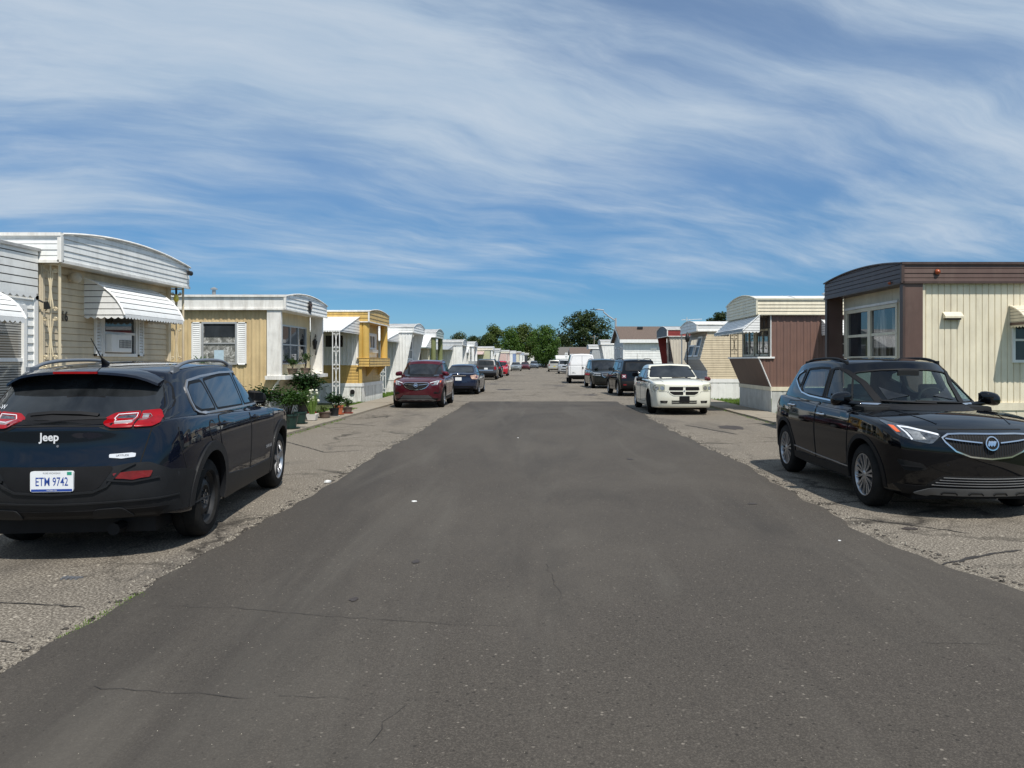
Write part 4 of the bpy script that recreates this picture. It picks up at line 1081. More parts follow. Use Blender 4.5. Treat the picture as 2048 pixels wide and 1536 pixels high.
M_SHING2 = mat('grey_shingle', (.13, .12, .11), .9, var=.3, vs=12, bump=.5, bs=30)
M_ALU = mat('aluminium_frame', (.55, .56, .56), .4, .5, var=.1)
M_IRON = mat('cream_iron', (.62, .54, .38), .5, var=.08, dirt=(.25, .12, .06), dirt_amt=.4)
M_IRONW = mat('white_iron', (.78, .78, .76), .5, var=.05)
M_IRONB = mat('black_iron', (.012, .012, .012), .5, var=.2)
M_SKIRT = mat('white_skirting', (.82, .82, .78), .5, var=.08, vs=4, dirt=(.20, .17, .13), dirt_amt=.6)
M_SKIRTG = mat('grey_skirting', (.50, .51, .49), .6, var=.12, vs=4, dirt=(.2, .18, .15), dirt_amt=.5)
M_SLOT_SHADE = mat('awning_slot_shade', (.05, .05, .05), .6, var=.2)  # shadow lines between slats, put in as a dark colour
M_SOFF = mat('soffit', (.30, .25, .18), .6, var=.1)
G_DARK = glass_dark('window_dark')
G_MATT = glass_dark('window_shaded', (.02, .022, .024), .3, .15, coat=.08)
G_BLIND = glass_dark('window_blinds', pattern='blinds')
G_CURT = glass_dark('window_curtain', pattern='curtain')
G_FOIL = glass_dark('window_foil', rough=.12, pattern='foil')

PROF = {  # (fraction of pitch, depth) from bottom/start to top/end of one course
    'lap': [(0, .022), (.92, .004), (1, 0)],
    'rib': [(0, 0), (.10, .016), (.30, .016), (.40, 0), (.62, 0), (.66, .005), (.76, .005), (.80, 0), (1, 0)],
    'groove': [(0, 0), (.06, .012), (.94, .012), (1, 0)],
    'dlap': [(0, .020), (.46, .012), (.50, .003), (.52, .018), (.94, .010), (1, 0)],
    'rib2': [(0, -.004), (.04, .010), (.90, .010), (.96, -.004), (1, -.004)],
    'slat': [(0, .0), (.13, .0), (.131, .014), (1, .010)],
    'flat': [(0, 0), (1, 0)]}
def siding(mb, fn, poly, kind='lap', pitch=.2, holes=(), start=0.0):
    """courses over a polygon in wall coordinates (q across, z up); fn(q, z, depth) -> xyz"""
    vert = kind in ('rib', 'groove', 'rib2')
    P = [((q, z) if vert else (z, q)) for q, z in poly]            # p = stacking axis
    H = [((h[0], h[1], h[2], h[3]) if vert else (h[2], h[3], h[0], h[1])) for h in holes]
    p0, p1 = min(a for a, b in P), max(a for a, b in P)
    pr = PROF[kind]
    brk = {p0, p1} | {a for a, b in P} | {h[0] for h in H} | {h[1] for h in H}
    k = math.floor((p0-start)/pitch)
    if kind == 'slat': mb.cur = 0
    segs = []
    while start+k*pitch < p1:
        base = start+k*pitch
        for (f0, d0), (f1, d1) in zip(pr, pr[1:]):
            segs.append((base+f0*pitch, base+f1*pitch, d0, d1))
        segs.append((base, base, None, pr[0][1]))
        k += 1
    def spans(p, eps):
        x = []
        n = len(P); pe = p+eps
        for i in range(n):
            a, b = P[i], P[(i+1) % n]
            if (a[0] > pe) != (b[0] > pe):
                t = (p-a[0])/(b[0]-a[0]); t = max(0, min(1, t)); x.append(a[1]+(b[1]-a[1])*t)
        x.sort(); return [(x[i], x[i+1]) for i in range(0, len(x)-1, 2)]
    def cut(sp, lo, hi):
        out = [sp]
        for h in H:
            if h[0] <= lo+1e-6 and h[1] >= hi-1e-6:
                new = []
                for a, b, c, d in out:          # (lo start, lo end, hi start, hi end)
                    if h[3] <= min(a, c) or h[2] >= max(b, d): new.append((a, b, c, d)); continue
                    if h[2] > max(a, c): new.append((a, h[2], c, h[2]))
                    if h[3] < min(b, d): new.append((h[3], b, h[3], d))
                out = new
        return out
    W = (lambda p, q, d: fn(p, q, d)) if vert else (lambda p, q, d: fn(q, p, d))
    for s0, s1, d0, d1 in segs:
        if d0 is None:
            if p0 < s0 < p1 and not vert and pr[0][1] > .004:
                for a, b in spans(s0, 1e-5):
                    for (a2, b2, _, _) in cut((a, b, a, b), s0, s0):
                        mb.quad(W(s0, a2, 0), W(s0, b2, 0), W(s0, b2, pr[0][1]), W(s0, a2, pr[0][1]))
            continue
        if kind == 'slat': mb.cur = 1 if d1 == 0 else 0  # recessed part of each slat course gets the painted shade colour
        bs = sorted({s0, s1} | {b for b in brk if s0 < b < s1})
        for lo, hi in zip(bs, bs[1:]):
            if hi <= p0+1e-7 or lo >= p1-1e-7 or hi-lo < 1e-6: continue
            lo_, hi_ = max(lo, p0), min(hi, p1)
            A = spans(lo_, 1e-5); B = spans(hi_, -1e-5)
            for (a, b), (c, d) in zip(A, B):
                for (a2, b2, c2, d2) in cut((a, b, c, d), lo_, hi_):
                    e0 = d0+(d1-d0)*(lo_-s0)/(s1-s0); e1 = d0+(d1-d0)*(hi_-s0)/(s1-s0)
                    mb.quad(W(lo_, a2, e0), W(lo_, b2, e0), W(hi_, d2, e1), W(hi_, c2, e1))

class Home:
    """local frame: a = distance outward from the street end, b = along the street away from camera, z up"""
    def __init__(s, name, label, side, X0, Y0, W=3.75, L=15, cat='mobile home', group='mobile homes along the street'):
        s.s = side; s.W = W; s.L = L; s.X0 = X0; s.Y0 = Y0
        s.root = thing(name, label, cat, (side*X0, Y0, 0), 0, group)
    def p(s, a, b, z): return (s.s*a, b, z)
    def w(s, a, b, z): return (s.s*(s.X0+a), s.Y0+b, z)
    def box(s, mb, a0, a1, b0, b1, z0, z1): mb.box(s.s*a0, s.s*a1, b0, b1, z0, z1)
    def side_wall(s, name, poly, kind, pitch, m, holes=(), b=0.0, start=0, sgn=-1, parent=None):
        mb = MB(); siding(mb, lambda q, z, d: s.p(q, b+sgn*d, z), poly, kind, pitch, holes, start)
        return mb.build(name, m, parent or s.root, recalc=False)
    def end_wall(s, name, poly, kind, pitch, m, holes=(), a=0.0, a1=None, zz=None, start=0, parent=None):
        """wall facing the street; optional slant from a (at zz[0]) to a1 (at zz[1])"""
        def fn(q, z, d):
            aa = a if a1 is None else lerp(a, a1, (z-zz[0])/(zz[1]-zz[0]))
            return s.p(aa-d, q, z)
        mb = MB(); siding(mb, fn, poly, kind, pitch, holes, start)
        return mb.build(name, m, parent or s.root, recalc=False)
    def skirt(s, z1, m, a=0.0, kind='groove', pitch=.2, band=None, bandm=None, L=None, zb=-.02, b0=0):
        L = L or s.L; z0 = zb; zt = z1-(band or 0)
        mb = MB()
        siding(mb, lambda q, z, d: s.p(q, b0-d, z), [(a, z0), (L, z0), (L, zt), (a, zt)], kind, pitch)
        siding(mb, lambda q, z, d: s.p(a-d, q, z), [(b0, z0), (s.W, z0), (s.W, zt), (b0, zt)], kind, pitch)
        o = mb.build('skirting', m, s.root, recalc=False)
        if band:
            mb = MB(); s.box(mb, a-.03, L, b0-.03, s.W+.03, zt, z1)
            mb.build('skirting_band', bandm or m, s.root)
        return o
    def roof(s, soff, fh, crown, m_side, m_end, m_roof=M_ROOF, over=.0, kind='lap', pitch=.11, trim=M_WHT2, nose=0.0, side_kind=None):
        """barrel roof with deep fascia; overhang of 'over' past both side walls, 'nose' past the street end"""
        W = s.W; b0, b1 = -over, W+over; a0 = -nose; zt = soff+fh
        def arc(b): t = (b-(b0+b1)/2)/((b1-b0)/2); return zt + crown*(1-t*t)
        n = 16; bs = [lerp(b0, b1, i/n) for i in range(n+1)]
        mb = MB(); a_n = 6
        for i in range(n):
            mb.quad(s.p(a0-.01, bs[i], arc(bs[i])+.01), s.p(a0-.01, bs[i+1], arc(bs[i+1])+.01), s.p(s.L, bs[i+1], arc(bs[i+1])+.01), s.p(s.L, bs[i], arc(bs[i])+.01))
        # seams across the roof
        for j in range(1, int(s.L/1.2)):
            a = j*1.2
            for i in range(n):
                s_ = .012
                mb.quad(s.p(a, bs[i], arc(bs[i])+.01+s_), s.p(a, bs[i+1], arc(bs[i+1])+.01+s_), s.p(a+.05, bs[i+1], arc(bs[i+1])+.01+s_), s.p(a+.05, bs[i], arc(bs[i])+.01+s_))
        rf = mb.build('roof', m_roof, s.root, smooth=30)
        mb = MB(); poly = [(b0, soff)] + [(b1, soff)] + [(b, arc(b)) for b in reversed(bs)]
        siding(mb, lambda q, z, d: s.p(a0-d, q, z), poly, kind, pitch, start=soff)
        mb.quad(s.p(a0, b0, soff), s.p(a0, b1, soff), s.p(a0+.75, b1, soff), s.p(a0+.75, b0, soff))
        mb.build('end_fascia', m_end, s.root, recalc=False)
        mb = MB()
        siding(mb, lambda q, z, d: s.p(q, b0-d, z), [(a0, soff), (s.L, soff), (s.L, zt), (a0, zt)], side_kind or kind, pitch, start=soff)
        mb.quad(s.p(a0, b0, soff), s.p(s.L, b0, soff), s.p(s.L, 0.02, soff), s.p(a0, .02, soff))
        mb.quad(s.p(a0, b1, soff), s.p(s.L, b1, soff), s.p(s.L, b1, zt), s.p(a0, b1, zt))
        mb.quad(s.p(s.L, b0, 0), s.p(s.L, b1, 0), s.p(s.L, b1, zt), s.p(s.L, b0, zt))
        mb.build('side_fascia', m_side, s.root, recalc=False)
        mb = MB()   # drip edges and corner strips
        mb.tube([s.p(a0-.035, b, arc(b)+.015) for b in bs], .018, 5)
        s.box(mb, a0-.03, s.L, b0-.045, b0-.01, zt-.015, zt+.03)
        s.box(mb, a0-.035, a0+.02, b0-.035, b0+.02, soff-.01, zt)
        s.box(mb, a0-.035, a0-.0, b0, b1, soff-.02, soff+.02); s.box(mb, a0, s.L, b0-.035, b0-.0, soff-.02, soff+.02)
        mb.build('roof_edge', trim, rf)
        s.zt = zt
    def window(s, face, q0, q1, z0, z1, at=0.0, m=M_ALU, g=G_DARK, mull=(), bars=(.5,), fw=.045, slant=None, parent=None, sgn=1, sill=False, name='window'):
        """face 'side' (at b=at, looking toward camera) or 'end' (at a=at, looking to the street)"""
        def P(q, z, d):
            aa = at
            if slant: aa = at + slant[0]*(z-slant[1])
            return s.p(q, at-d, z) if face == 'side' else s.p(aa-d, q, z)
        mb = MB()
        def bar(qa, qb, za, zb, d0=-.02, d1=.045):
            v = [P(qa, za, d0), P(qb, za, d0), P(qb, zb, d0), P(qa, zb, d0), P(qa, za, d1), P(qb, za, d1), P(qb, zb, d1), P(qa, zb, d1)]
            mb.add(v, [(0,3,2,1), (4,5,6,7), (0,1,5,4), (1,2,6,5), (2,3,7,6), (3,0,4,7)])
        bar(q0-fw, q1+fw, z0-fw, z0); bar(q0-fw, q1+fw, z1, z1+fw); bar(q0-fw, q0, z0, z1); bar(q1, q1+fw, z0, z1)
        for f in mull: q = lerp(q0, q1, f); bar(q-fw*.5, q+fw*.5, z0, z1, -.02, .035)
        for f in bars: z = lerp(z0, z1, f); bar(q0, q1, z-fw*.4, z+fw*.4, -.02, .028)
        if sill: bar(q0-fw*1.6, q1+fw*1.6, z0-fw*1.7, z0-fw, -.02, .08)
        wn = mb.build(name, m, parent or s.root)
        mb = MB(); mb.quad(P(q0, z0, .006), P(q1, z0, .006), P(q1, z1, .006), P(q0, z1, .006))
        mb.build('pane', g, wn, recalc=False)
        mb = MB()                    # dark reveal behind the frame so the siding hole is never seen through
        mb.quad(P(q0-.02, z0-.02, -.03), P(q1+.02, z0-.02, -.03), P(q1+.02, z1+.02, -.03), P(q0-.02, z1+.02, -.03))
        return wn
    def shutter(s, face, q0, q1, z0, z1, at=0.0, m=M_TRIM, n=16, parent=None):
        def P(q, z, d): return s.p(q, at-d, z) if face == 'side' else s.p(at-d, q, z)
        mb = MB()
        def bar(qa, qb, za, zb, d0, d1, t=0):
            v = [P(qa, za, d0), P(qb, za, d0), P(qb, zb, d0-t), P(qa, zb, d0-t), P(qa, za, d1), P(qb, za, d1), P(qb, zb, d1-t), P(qa, zb, d1-t)]
            mb.add(v, [(0,3,2,1), (4,5,6,7), (0,1,5,4), (1,2,6,5), (2,3,7,6), (3,0,4,7)])
        f = .03
        bar(q0, q0+f, z0, z1, .0, .04); bar(q1-f, q1, z0, z1, .0, .04); bar(q0, q1, z0, z0+f, 0, .04); bar(q0, q1, z1-f, z1, 0, .04)
        h = (z1-z0-2*f)/n
        for i in range(n): bar(q0+f, q1-f, z0+f+i*h, z0+f+i*h+h*.80, .012, .032, .012)
        o = mb.build('shutter', m, parent or s.root)
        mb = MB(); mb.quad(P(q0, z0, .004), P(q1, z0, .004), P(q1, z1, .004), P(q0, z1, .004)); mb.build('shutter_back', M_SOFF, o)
    def awning(s, face, q0, q1, ztop, zbot, proj, at=0.0, m=M_TRIM, curve=.35, slats=9, scal=.05, stripe=None, cheeks=True, valm=None, name='awning'):
        """slatted metal awning with cheeks and scalloped valance"""
        def P(q, d, z): return s.p(q, at-d, z) if face == 'side' else s.p(at-d, q, z)
        H = ztop-zbot
        def pr(t):   # t 0 at wall top .. 1 at the front edge; straight blended with a quarter ellipse
            th = t*math.pi/2
            return proj*((1-curve)*t + curve*math.sin(th)), ztop - H*((1-curve)*t + curve*(1-math.cos(th)))
        mb = MB(); sub = 2; fg = .86
        for i in range(slats):
            for j in range(sub):
                t0 = (i + j/sub*fg)/slats; t1 = (i + (j+1)/sub*fg)/slats
                (d0, z0), (d1, z1) = pr(t0), pr(t1); lift = .012
                mb.cur = 0; mb.quad(P(q0, d0, z0+lift), P(q1, d0, z0+lift), P(q1, d1, z1+lift), P(q0, d1, z1+lift))
            mb.cur = 1  # step under each slat coloured dark as its shadow line
            (d1, z1) = pr((i+fg)/slats); (d2, z2) = pr((i+1)/slats)
            mb.quad(P(q0, d1, z1+.012), P(q1, d1, z1+.012), P(q1, d1-.004, z1-.012), P(q0, d1-.004, z1-.012))
            mb.quad(P(q0, d1-.004, z1-.012), P(q1, d1-.004, z1-.012), P(q1, d2, z2), P(q0, d2, z2))
        o = mb.build(name, [m, M_SLOT_SHADE], s.root, recalc=False)
        # under layer, cheeks, trims
        mb = MB(); n = 12
        pts = [pr(i/n) for i in range(n+1)]
        for i in range(n):
            mb.quad(P(q0, pts[i][0], pts[i][1]-.02), P(q1, pts[i][0], pts[i][1]-.02), P(q1, pts[i+1][0], pts[i+1][1]-.02), P(q0, pts[i+1][0], pts[i+1][1]-.02))
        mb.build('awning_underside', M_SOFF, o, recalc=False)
        if cheeks:
            for qq, sg in ((q0, -1), (q1, 1)):
                mb = MB(); ch = [(0, zbot)] + [(proj, zbot)] + [(d, z) for d, z in reversed(pts)]
                siding(mb, (lambda q, z, dd, qq=qq, sg=sg: P(qq+sg*dd*.6, q, z)), ch, 'slat', H/6.0, start=zbot)
                mb.build('awning_cheek', [m, M_SLOT_SHADE], o, recalc=False)
                mb = MB(); mb.tube([P(qq+sg*.012, d, z+.008) for d, z in pts], .016, 6); mb.build('awning_rim', m, o, smooth=50)
        # scalloped valance
        mb = MB(); vz = zbot
        def wave(A, B, L):
            k = max(2, int(L/.09)); pts2 = []
            for i in range(k*6+1):
                t = i/(k*6); ph = (t*k) % 1
                pts2.append((t, vz - scal*(.45+.55*abs(math.sin(math.pi*ph)))))
            for (t0, za), (t1, zb_) in zip(pts2, pts2[1:]):
                a0_ = [lerp(A[i], B[i], t0) for i in range(3)]; a1_ = [lerp(A[i], B[i], t1) for i in range(3)]
                mb.quad((a0_[0], a0_[1], vz+.02), (a1_[0], a1_[1], vz+.02), (a1_[0], a1_[1], zb_), (a0_[0], a0_[1], za))
        wave(P(q0, proj, vz), P(q1, proj, vz), abs(q1-q0))
        if cheeks: wave(P(q0, 0, vz), P(q0, proj, vz), proj); wave(P(q1, 0, vz), P(q1, proj, vz), proj)
        mb.build('valance', valm or m, o, recalc=False)
        return o
    def bx(s, name, a0, a1, b0, b1, z0, z1, m, parent=None, bevel=0):
        mb = MB(); s.box(mb, a0, a1, b0, b1, z0, z1); return mb.build(name, m, parent or s.root, bevel=bevel)

def scroll_post(H, name, A, B, z0, z1, m, parent=None, r=.02, motif=3):
    """ornamental iron trellis post between two ground points A, B (world-local to H.root)"""
    A = Vector(A); B = Vector(B); mb = MB()
    for Q in (A, B): mb.tube([(Q.x, Q.y, z0), (Q.x, Q.y, z1)], r, 4)
    mid = (A+B)/2; w = (B-A).length; d = (B-A).normalized()
    mb.tube([(mid.x, mid.y, z0+.1), (mid.x, mid.y, z1)], r*.55, 4)
    for z in (z0+.12, z1-.03): mb.tube([(A.x, A.y, z), (B.x, B.y, z)], r*.6, 4)
    o = mb.build(name, m, parent or H.root)
    mb = MB(); h = (z1-z0-.25)/motif
    for k in range(motif):
        zc = z0+.2+h*(k+.5)
        for sx in (-1, 1):
            for sz in (-1, 1):
                pts = []
                for i in range(15):                      # spiral at the end of an S
                    t = i/14; a = t*1.6*2*math.pi; rr = w*.13*(1-.75*t)
                    cx = w*.27; cz = h*.40
                    pts.append((cx - rr*math.cos(a)*1, cz - rr*math.sin(a)*.9))
                pts = [(w*.03, 0.0), (w*.07, h*.16), (w*.13, h*.30)] + pts
                P = [(mid.x+d.x*sx*x, mid.y+d.y*sx*x, zc+sz*z) for x, z in pts]
                mb.tube(P, r*.42, 4, False)
    mb.build('scroll_work', m, o)
    return o
# ================================================================ GROUND
def ground_mat(name, base, base2, speck, speck_hi, fine=150, crack=None, stain=None, blotch=.5, rough=.85, bump=.35, pebble=60, sharp=False):
    m, nt, b = new_mat(name)
    v = coords(nt)
    big = noise(nt, blotch, 5, .6, v)
    col = ramp(nt, big, [(.32, base), (.68, base2)])
    n1 = noise(nt, fine, 3, .7, v)
    col = mixc(nt, .75 if sharp else .62, col, ramp(nt, n1, [(.38 if sharp else .30, speck), (.5, tuple(x for x in base)), (.63 if sharp else .72, speck_hi)]))
    vo = N(nt, 'ShaderNodeTexVoronoi', feature='F1'); vo.inputs['Scale'].default_value = pebble; nt.links.new(v, vo.inputs['Vector'])
    wn = ramp(nt, vo.outputs['Color'], [(.80, 0.0), (.92, 1.0)]); mk = ramp(nt, vo.outputs['Distance'], [(.22, 1.0), (.38, 0.0)])
    mm = N(nt, 'ShaderNodeMath', operation='MULTIPLY'); nt.links.new(wn, mm.inputs[0]); nt.links.new(mk, mm.inputs[1])
    mm2 = N(nt, 'ShaderNodeMath', operation='MULTIPLY'); mm2.inputs[1].default_value = .6; nt.links.new(mm.outputs[0], mm2.inputs[0])
    col = mixc(nt, mm2.outputs[0], col, tuple(min(.8, x*1.9) for x in speck_hi))
    vo2 = N(nt, 'ShaderNodeTexVoronoi', feature='F1'); vo2.inputs['Scale'].default_value = pebble*.8; nt.links.new(coords(nt, (1, 1, 1), (0, 0, 1)), vo2.inputs['Vector'])
    w2 = ramp(nt, vo2.outputs['Color'], [(.72, 0.0), (.85, 1.0)]); k2 = ramp(nt, vo2.outputs['Distance'], [(.2, .75), (.36, 0.0)])
    m3 = N(nt, 'ShaderNodeMath', operation='MULTIPLY'); nt.links.new(w2, m3.inputs[0]); nt.links.new(k2, m3.inputs[1])
    col = mixc(nt, m3.outputs[0], col, tuple(x*.35 for x in base))
    if stain:
        for sc, rt, lo, hi, amt, c in stain:
            f = ramp(nt, noise(nt, sc, 5, .65, coords(nt, (1, rt, 1)), .8), [(lo, 0.0), (hi, amt)])
            col = mixc(nt, f, col, c)
    h = n1
    if crack:
        for sc, wd, amt in crack:
            # warp the lookup so cracks wander
            tcn = coords(nt, (1, 1, 1)); nz = N(nt, 'ShaderNodeTexNoise'); nz.inputs['Scale'].default_value = 1.1; nz.inputs['Detail'].default_value = 6; nz.inputs['Roughness'].default_value = .7; nt.links.new(tcn, nz.inputs['Vector'])
            vm = N(nt, 'ShaderNodeVectorMath', operation='MULTIPLY_ADD'); vm.inputs[1].default_value = (1.3, 1.3, 0); nt.links.new(nz.outputs['Color'], vm.inputs[0]); nt.links.new(tcn, vm.inputs[2])
            vc = N(nt, 'ShaderNodeTexVoronoi', feature='DISTANCE_TO_EDGE'); vc.inputs['Scale'].default_value = sc; nt.links.new(vm.outputs[0], vc.inputs['Vector'])
            f = ramp(nt, vc.outputs['Distance'], [(0, amt), (wd, 0.0)])
            gate = ramp(nt, noise(nt, .35, 3, .5, v), [(.45, 0.0), (.55, 1.0)])
            mg = N(nt, 'ShaderNodeMath', operation='MULTIPLY'); nt.links.new(f, mg.inputs[0]); nt.links.new(gate, mg.inputs[1])
            col = mixc(nt, mg.outputs[0], col, tuple(x*.22 for x in base))
    nt.links.new(col, b.inputs['Base Color']); b.inputs['Roughness'].default_value = rough; b.inputs['Specular IOR Level'].default_value = .3
    bp = N(nt, 'ShaderNodeBump'); bp.inputs['Strength'].default_value = bump; bp.inputs['Distance'].default_value = .006
    nt.links.new(h, bp.inputs['Height']); nt.links.new(bp.outputs[0], b.inputs['Normal'])
    MATS[name] = m; return m
M_NEW = ground_mat('new_asphalt', (.056, .048, .040), (.080, .069, .056), (.024, .021, .018), (.150, .132, .110), fine=120, pebble=42, blotch=.45,
                   stain=[(.22, .4, .46, .64, .5, (.105, .092, .076)), (.55, .18, .50, .66, .6, (.036, .032, .028)), (1.3, .10, .52, .72, .5, (.105, .095, .080)), (3.5, 1, .70, .76, .55, (.022, .02, .02))])
M_OLD = ground_mat('old_asphalt', (.145, .124, .098), (.200, .174, .140), (.042, .036, .029), (.42, .375, .31), fine=58, pebble=26, blotch=.7, rough=.95, bump=1.0, sharp=True,
                   crack=[(.30, .020, .95), (.9, .03, .6)], stain=[(.45, .35, .55, .70, .7, (.075, .066, .058)), (1.6, .35, .62, .72, .6, (.055, .05, .046)), (.8, 1, .62, .75, .4, (.25, .22, .18))])
M_CONC = ground_mat('old_concrete', (.26, .225, .175), (.34, .30, .24), (.16, .14, .11), (.42, .38, .31), fine=60, pebble=50, blotch=1.2, bump=.2, crack=[(.5, .012, .7)])
M_EARTH = ground_mat('grass_ground', (.055, .075, .022), (.11, .12, .05), (.03, .045, .012), (.13, .15, .06), fine=30, pebble=20, blotch=.8, bump=.6)
M_CRACK = mat('crack_filler', (.030, .026, .023), .9, var=.2)
def sheet(name, L, Rr, m, z, label=None):
    """strip between two polylines of (x, y)"""
    mb = MB(); n = len(L)
    vs = [(x, y, z) for x, y in L] + [(x, y, z) for x, y in Rr]
    mb.add(vs, [(i, i+1, n+i+1, n+i) for i in range(n-1)])
    o = mb.build(name, m, None, recalc=False); o['kind'] = 'structure'
    for p in o.data.polygons:
        pass
    bm = bmesh.new(); bm.from_mesh(o.data)
    for f in bm.faces:
        if f.normal.z < 0: f.normal_flip()
    bm.to_mesh(o.data); bm.free()
    return o
def bend(y): return 0 if y < 112 else .00075*(y-112)**2 if y < 200 else .00075*88**2 + .132*(y-200)
ys = [-25, 0, 20, 40, 60, 80, 100] + list(range(110, 331, 10))
sheet('ground', [(-1500, -300), (-1500, 3000)], [(1500, -300), (1500, 3000)], M_EARTH, -.012)
EL, ER = -5.42, 5.95
sheet('parking_strip', [(EL+bend(y), y) for y in ys], [(ER+bend(y), y) for y in ys], M_OLD, 0)
rng = random.Random(3)
ry = [-6 + i*.07 for i in range(int(36.3/.07)+1)]
RW = [(rng.uniform(.6, 9), rng.uniform(0, 6)) for _ in range(18)]
def rag(y, k):
    return sum(.020/(1+.45*f)*math.sin(f*y*1.3+p*k) for f, p in RW) + rng.uniform(-.007, .007)
def edge_r(y):
    base = 3.05 + .05*math.sin(y*.55+1) + .03*math.sin(y*1.7)
    if y < 7.2: base += .12*(7.2-y)**1.5 if y > 0 else .12*7.2**1.5
    return base + rag(y, 2)
mb = MB(); Lp = [(-2.72+.02*math.sin(y*.8)+rag(y, 1), y) for y in ry]; Rp = [(edge_r(y), y) for y in ry]
n = len(ry); vs = [(x, y, .012) for x, y in Lp] + [(x, y, .012) for x, y in Rp] + [(x-.03, y, 0) for x, y in Lp] + [(x+.03, y, 0) for x, y in Rp]
fs = [(n+i, n+i+1, i+1, i) for i in range(n-1)] + [(i, i+1, 2*n+i+1, 2*n+i) for i in range(n-1)] + [(3*n+i, 3*n+i+1, n+i+1, n+i) for i in range(n-1)] + [(n-1, 2*n-1, 4*n-1, 3*n-1)]
mb.add(vs, fs); o = mb.build('road', M_NEW, None); o['kind'] = 'structure'
# hairline cracks in the new surface and tar lines in the old one
def crack(pts, w, z, seed, name='road_crack'):
    r = random.Random(seed); P = []
    for (a, b) in zip(pts, pts[1:]):
        k = max(2, int((Vector(b)-Vector(a)).length/.07))
        for j in range(k): t = j/k; P.append((lerp(a[0], b[0], t)+r.uniform(-.014, .014), lerp(a[1], b[1], t)+r.uniform(-.014, .014)))
    mb = MB(); W = [w*(.4+.8*r.random())*math.sin(math.pi*min(1, (i+1)/len(P)*1.0))**.3 for i in range(len(P))]
    L, Rr = [], []
    for i, p in enumerate(P):
        a = Vector(P[max(0, i-1)]); b = Vector(P[min(len(P)-1, i+1)]); d = (b-a).normalized(); nn = Vector((-d.y, d.x))*W[i]/2
        L.append((p[0]+nn.x, p[1]+nn.y)); Rr.append((p[0]-nn.x, p[1]-nn.y))
    return sheet(name, L, Rr, M_CRACK, z)
G = lambda px, py: ((px-VX)/F*(CH*F/(py-VY)), CH*F/(py-VY))
crack([G(300, 1215), G(470, 1220), G(700, 1240), G(900, 1253), G(1080, 1260)], .0045, .0165, 1)
crack([G(180, 1380), G(330, 1390), G(545, 1404)], .0055, .0165, 2); crack([G(560, 1398), G(735, 1402)], .003, .0165, 3)
crack([G(815, 1415), G(770, 1450), G(720, 1520)], .004, .0165, 4)
crack([G(1090, 1130), G(1120, 1190), G(1125, 1230)], .003, .0165, 5); crack([G(1840, 1290), G(2040, 1296)], .005, .0165, 6)
crack([G(0, 1205), G(100, 1210), G(190, 1218)], .022, .0045, 7, 'pavement_crack'); crack([G(0, 1284), G(70, 1290)], .02, .0045, 8, 'pavement_crack')
crack([G(1885, 1130), G(1960, 1112), G(2060, 1098)], .05, .0045, 9, 'pavement_crack'); crack([G(1700, 1035), G(1800, 1048), G(1960, 1070)], .03, .0045, 10, 'pavement_crack')
crack([G(1190, 1000), G(1400, 1010)], .004, .0165, 11)
crack([G(560, 880), G(650, 905), G(745, 900)], .04, .0045, 12, 'pavement_crack'); crack([G(640, 845), G(760, 852)], .06, .0045, 13, 'pavement_crack')
crack([G(1370, 850), G(1480, 870)], .10, .0045, 14, 'pavement_crack')
def puddle(name, px, py, rx, ry_, m, z, seed, label=None):
    r = random.Random(seed); x, y = G(px, py); mb = MB(); n = 18
    mb.add([(x+rx*math.cos(2*math.pi*k/n)*r.uniform(.7, 1.2), y+ry_*math.sin(2*math.pi*k/n)*r.uniform(.7, 1.2), z) for k in range(n)], [tuple(range(n))])
    o = mb.build(name, m, None, recalc=False); o['kind'] = 'structure'
M_STAIN = mat('oil_stain', (.045, .036, .032), .7, var=.35, vs=9)
puddle('oil_stain', 1460, 855, .30, .6, M_STAIN, .005, 5); puddle('oil_stain', 832, 1127, .03, .06, M_STAIN, .0165, 6); puddle('oil_stain', 708, 1203, .03, .05, M_STAIN, .0165, 7)
puddle('oil_stain', 1260, 920, .06, .08, M_STAIN, .0165, 8); puddle('oil_stain', 1505, 1010, .06, .05, M_STAIN, .0165, 9); puddle('oil_stain', 1820, 1058, .08, .06, M_STAIN, .005, 10)
puddle('oil_stain', 1180, 790, .4, .6, M_STAIN, .0045, 11); puddle('oil_stain', 1120, 772, .5, .8, M_STAIN, .0045, 12); puddle('oil_stain', 1010, 779, .5, .8, M_STAIN, .0045, 13)
puddle('oil_stain', 985, 768, .5, .9, M_STAIN, .0045, 14); puddle('oil_stain', 1150, 757, .8, 1.2, M_STAIN, .0045, 15)
# sidewalks: separate slabs poured as one strip with joints
def walk(x0, x1, sgn):
    mb = MB(); r = random.Random(5)
    y = -12
    while y < 330:
        step = 1.5 if y < 60 else 12
        o = bend(y+step/2); dz = r.uniform(-.006, .006); j = .012 if step < 2 else 0
        o0, o1 = bend(y), bend(y+step)
        xa, xb = min(x0, x1), max(x0, x1)
        v = [(xa+o0, y+j, -.03), (xb+o0, y+j, -.03), (xb+o1, y+step, -.03), (xa+o1, y+step, -.03), (xa+o0, y+j, .055+dz), (xb+o0, y+j, .055+dz), (xb+o1, y+step, .055+dz), (xa+o1, y+step, .055+dz)]
        mb.add(v, [(4,5,6,7), (0,1,5,4), (1,2,6,5), (2,3,7,6), (3,0,4,7)]); y += step
    o = mb.build('sidewalk', M_CONC, None); o['kind'] = 'structure'
walk(-5.42, -6.62, -1); walk(5.95, 7.0, 1)
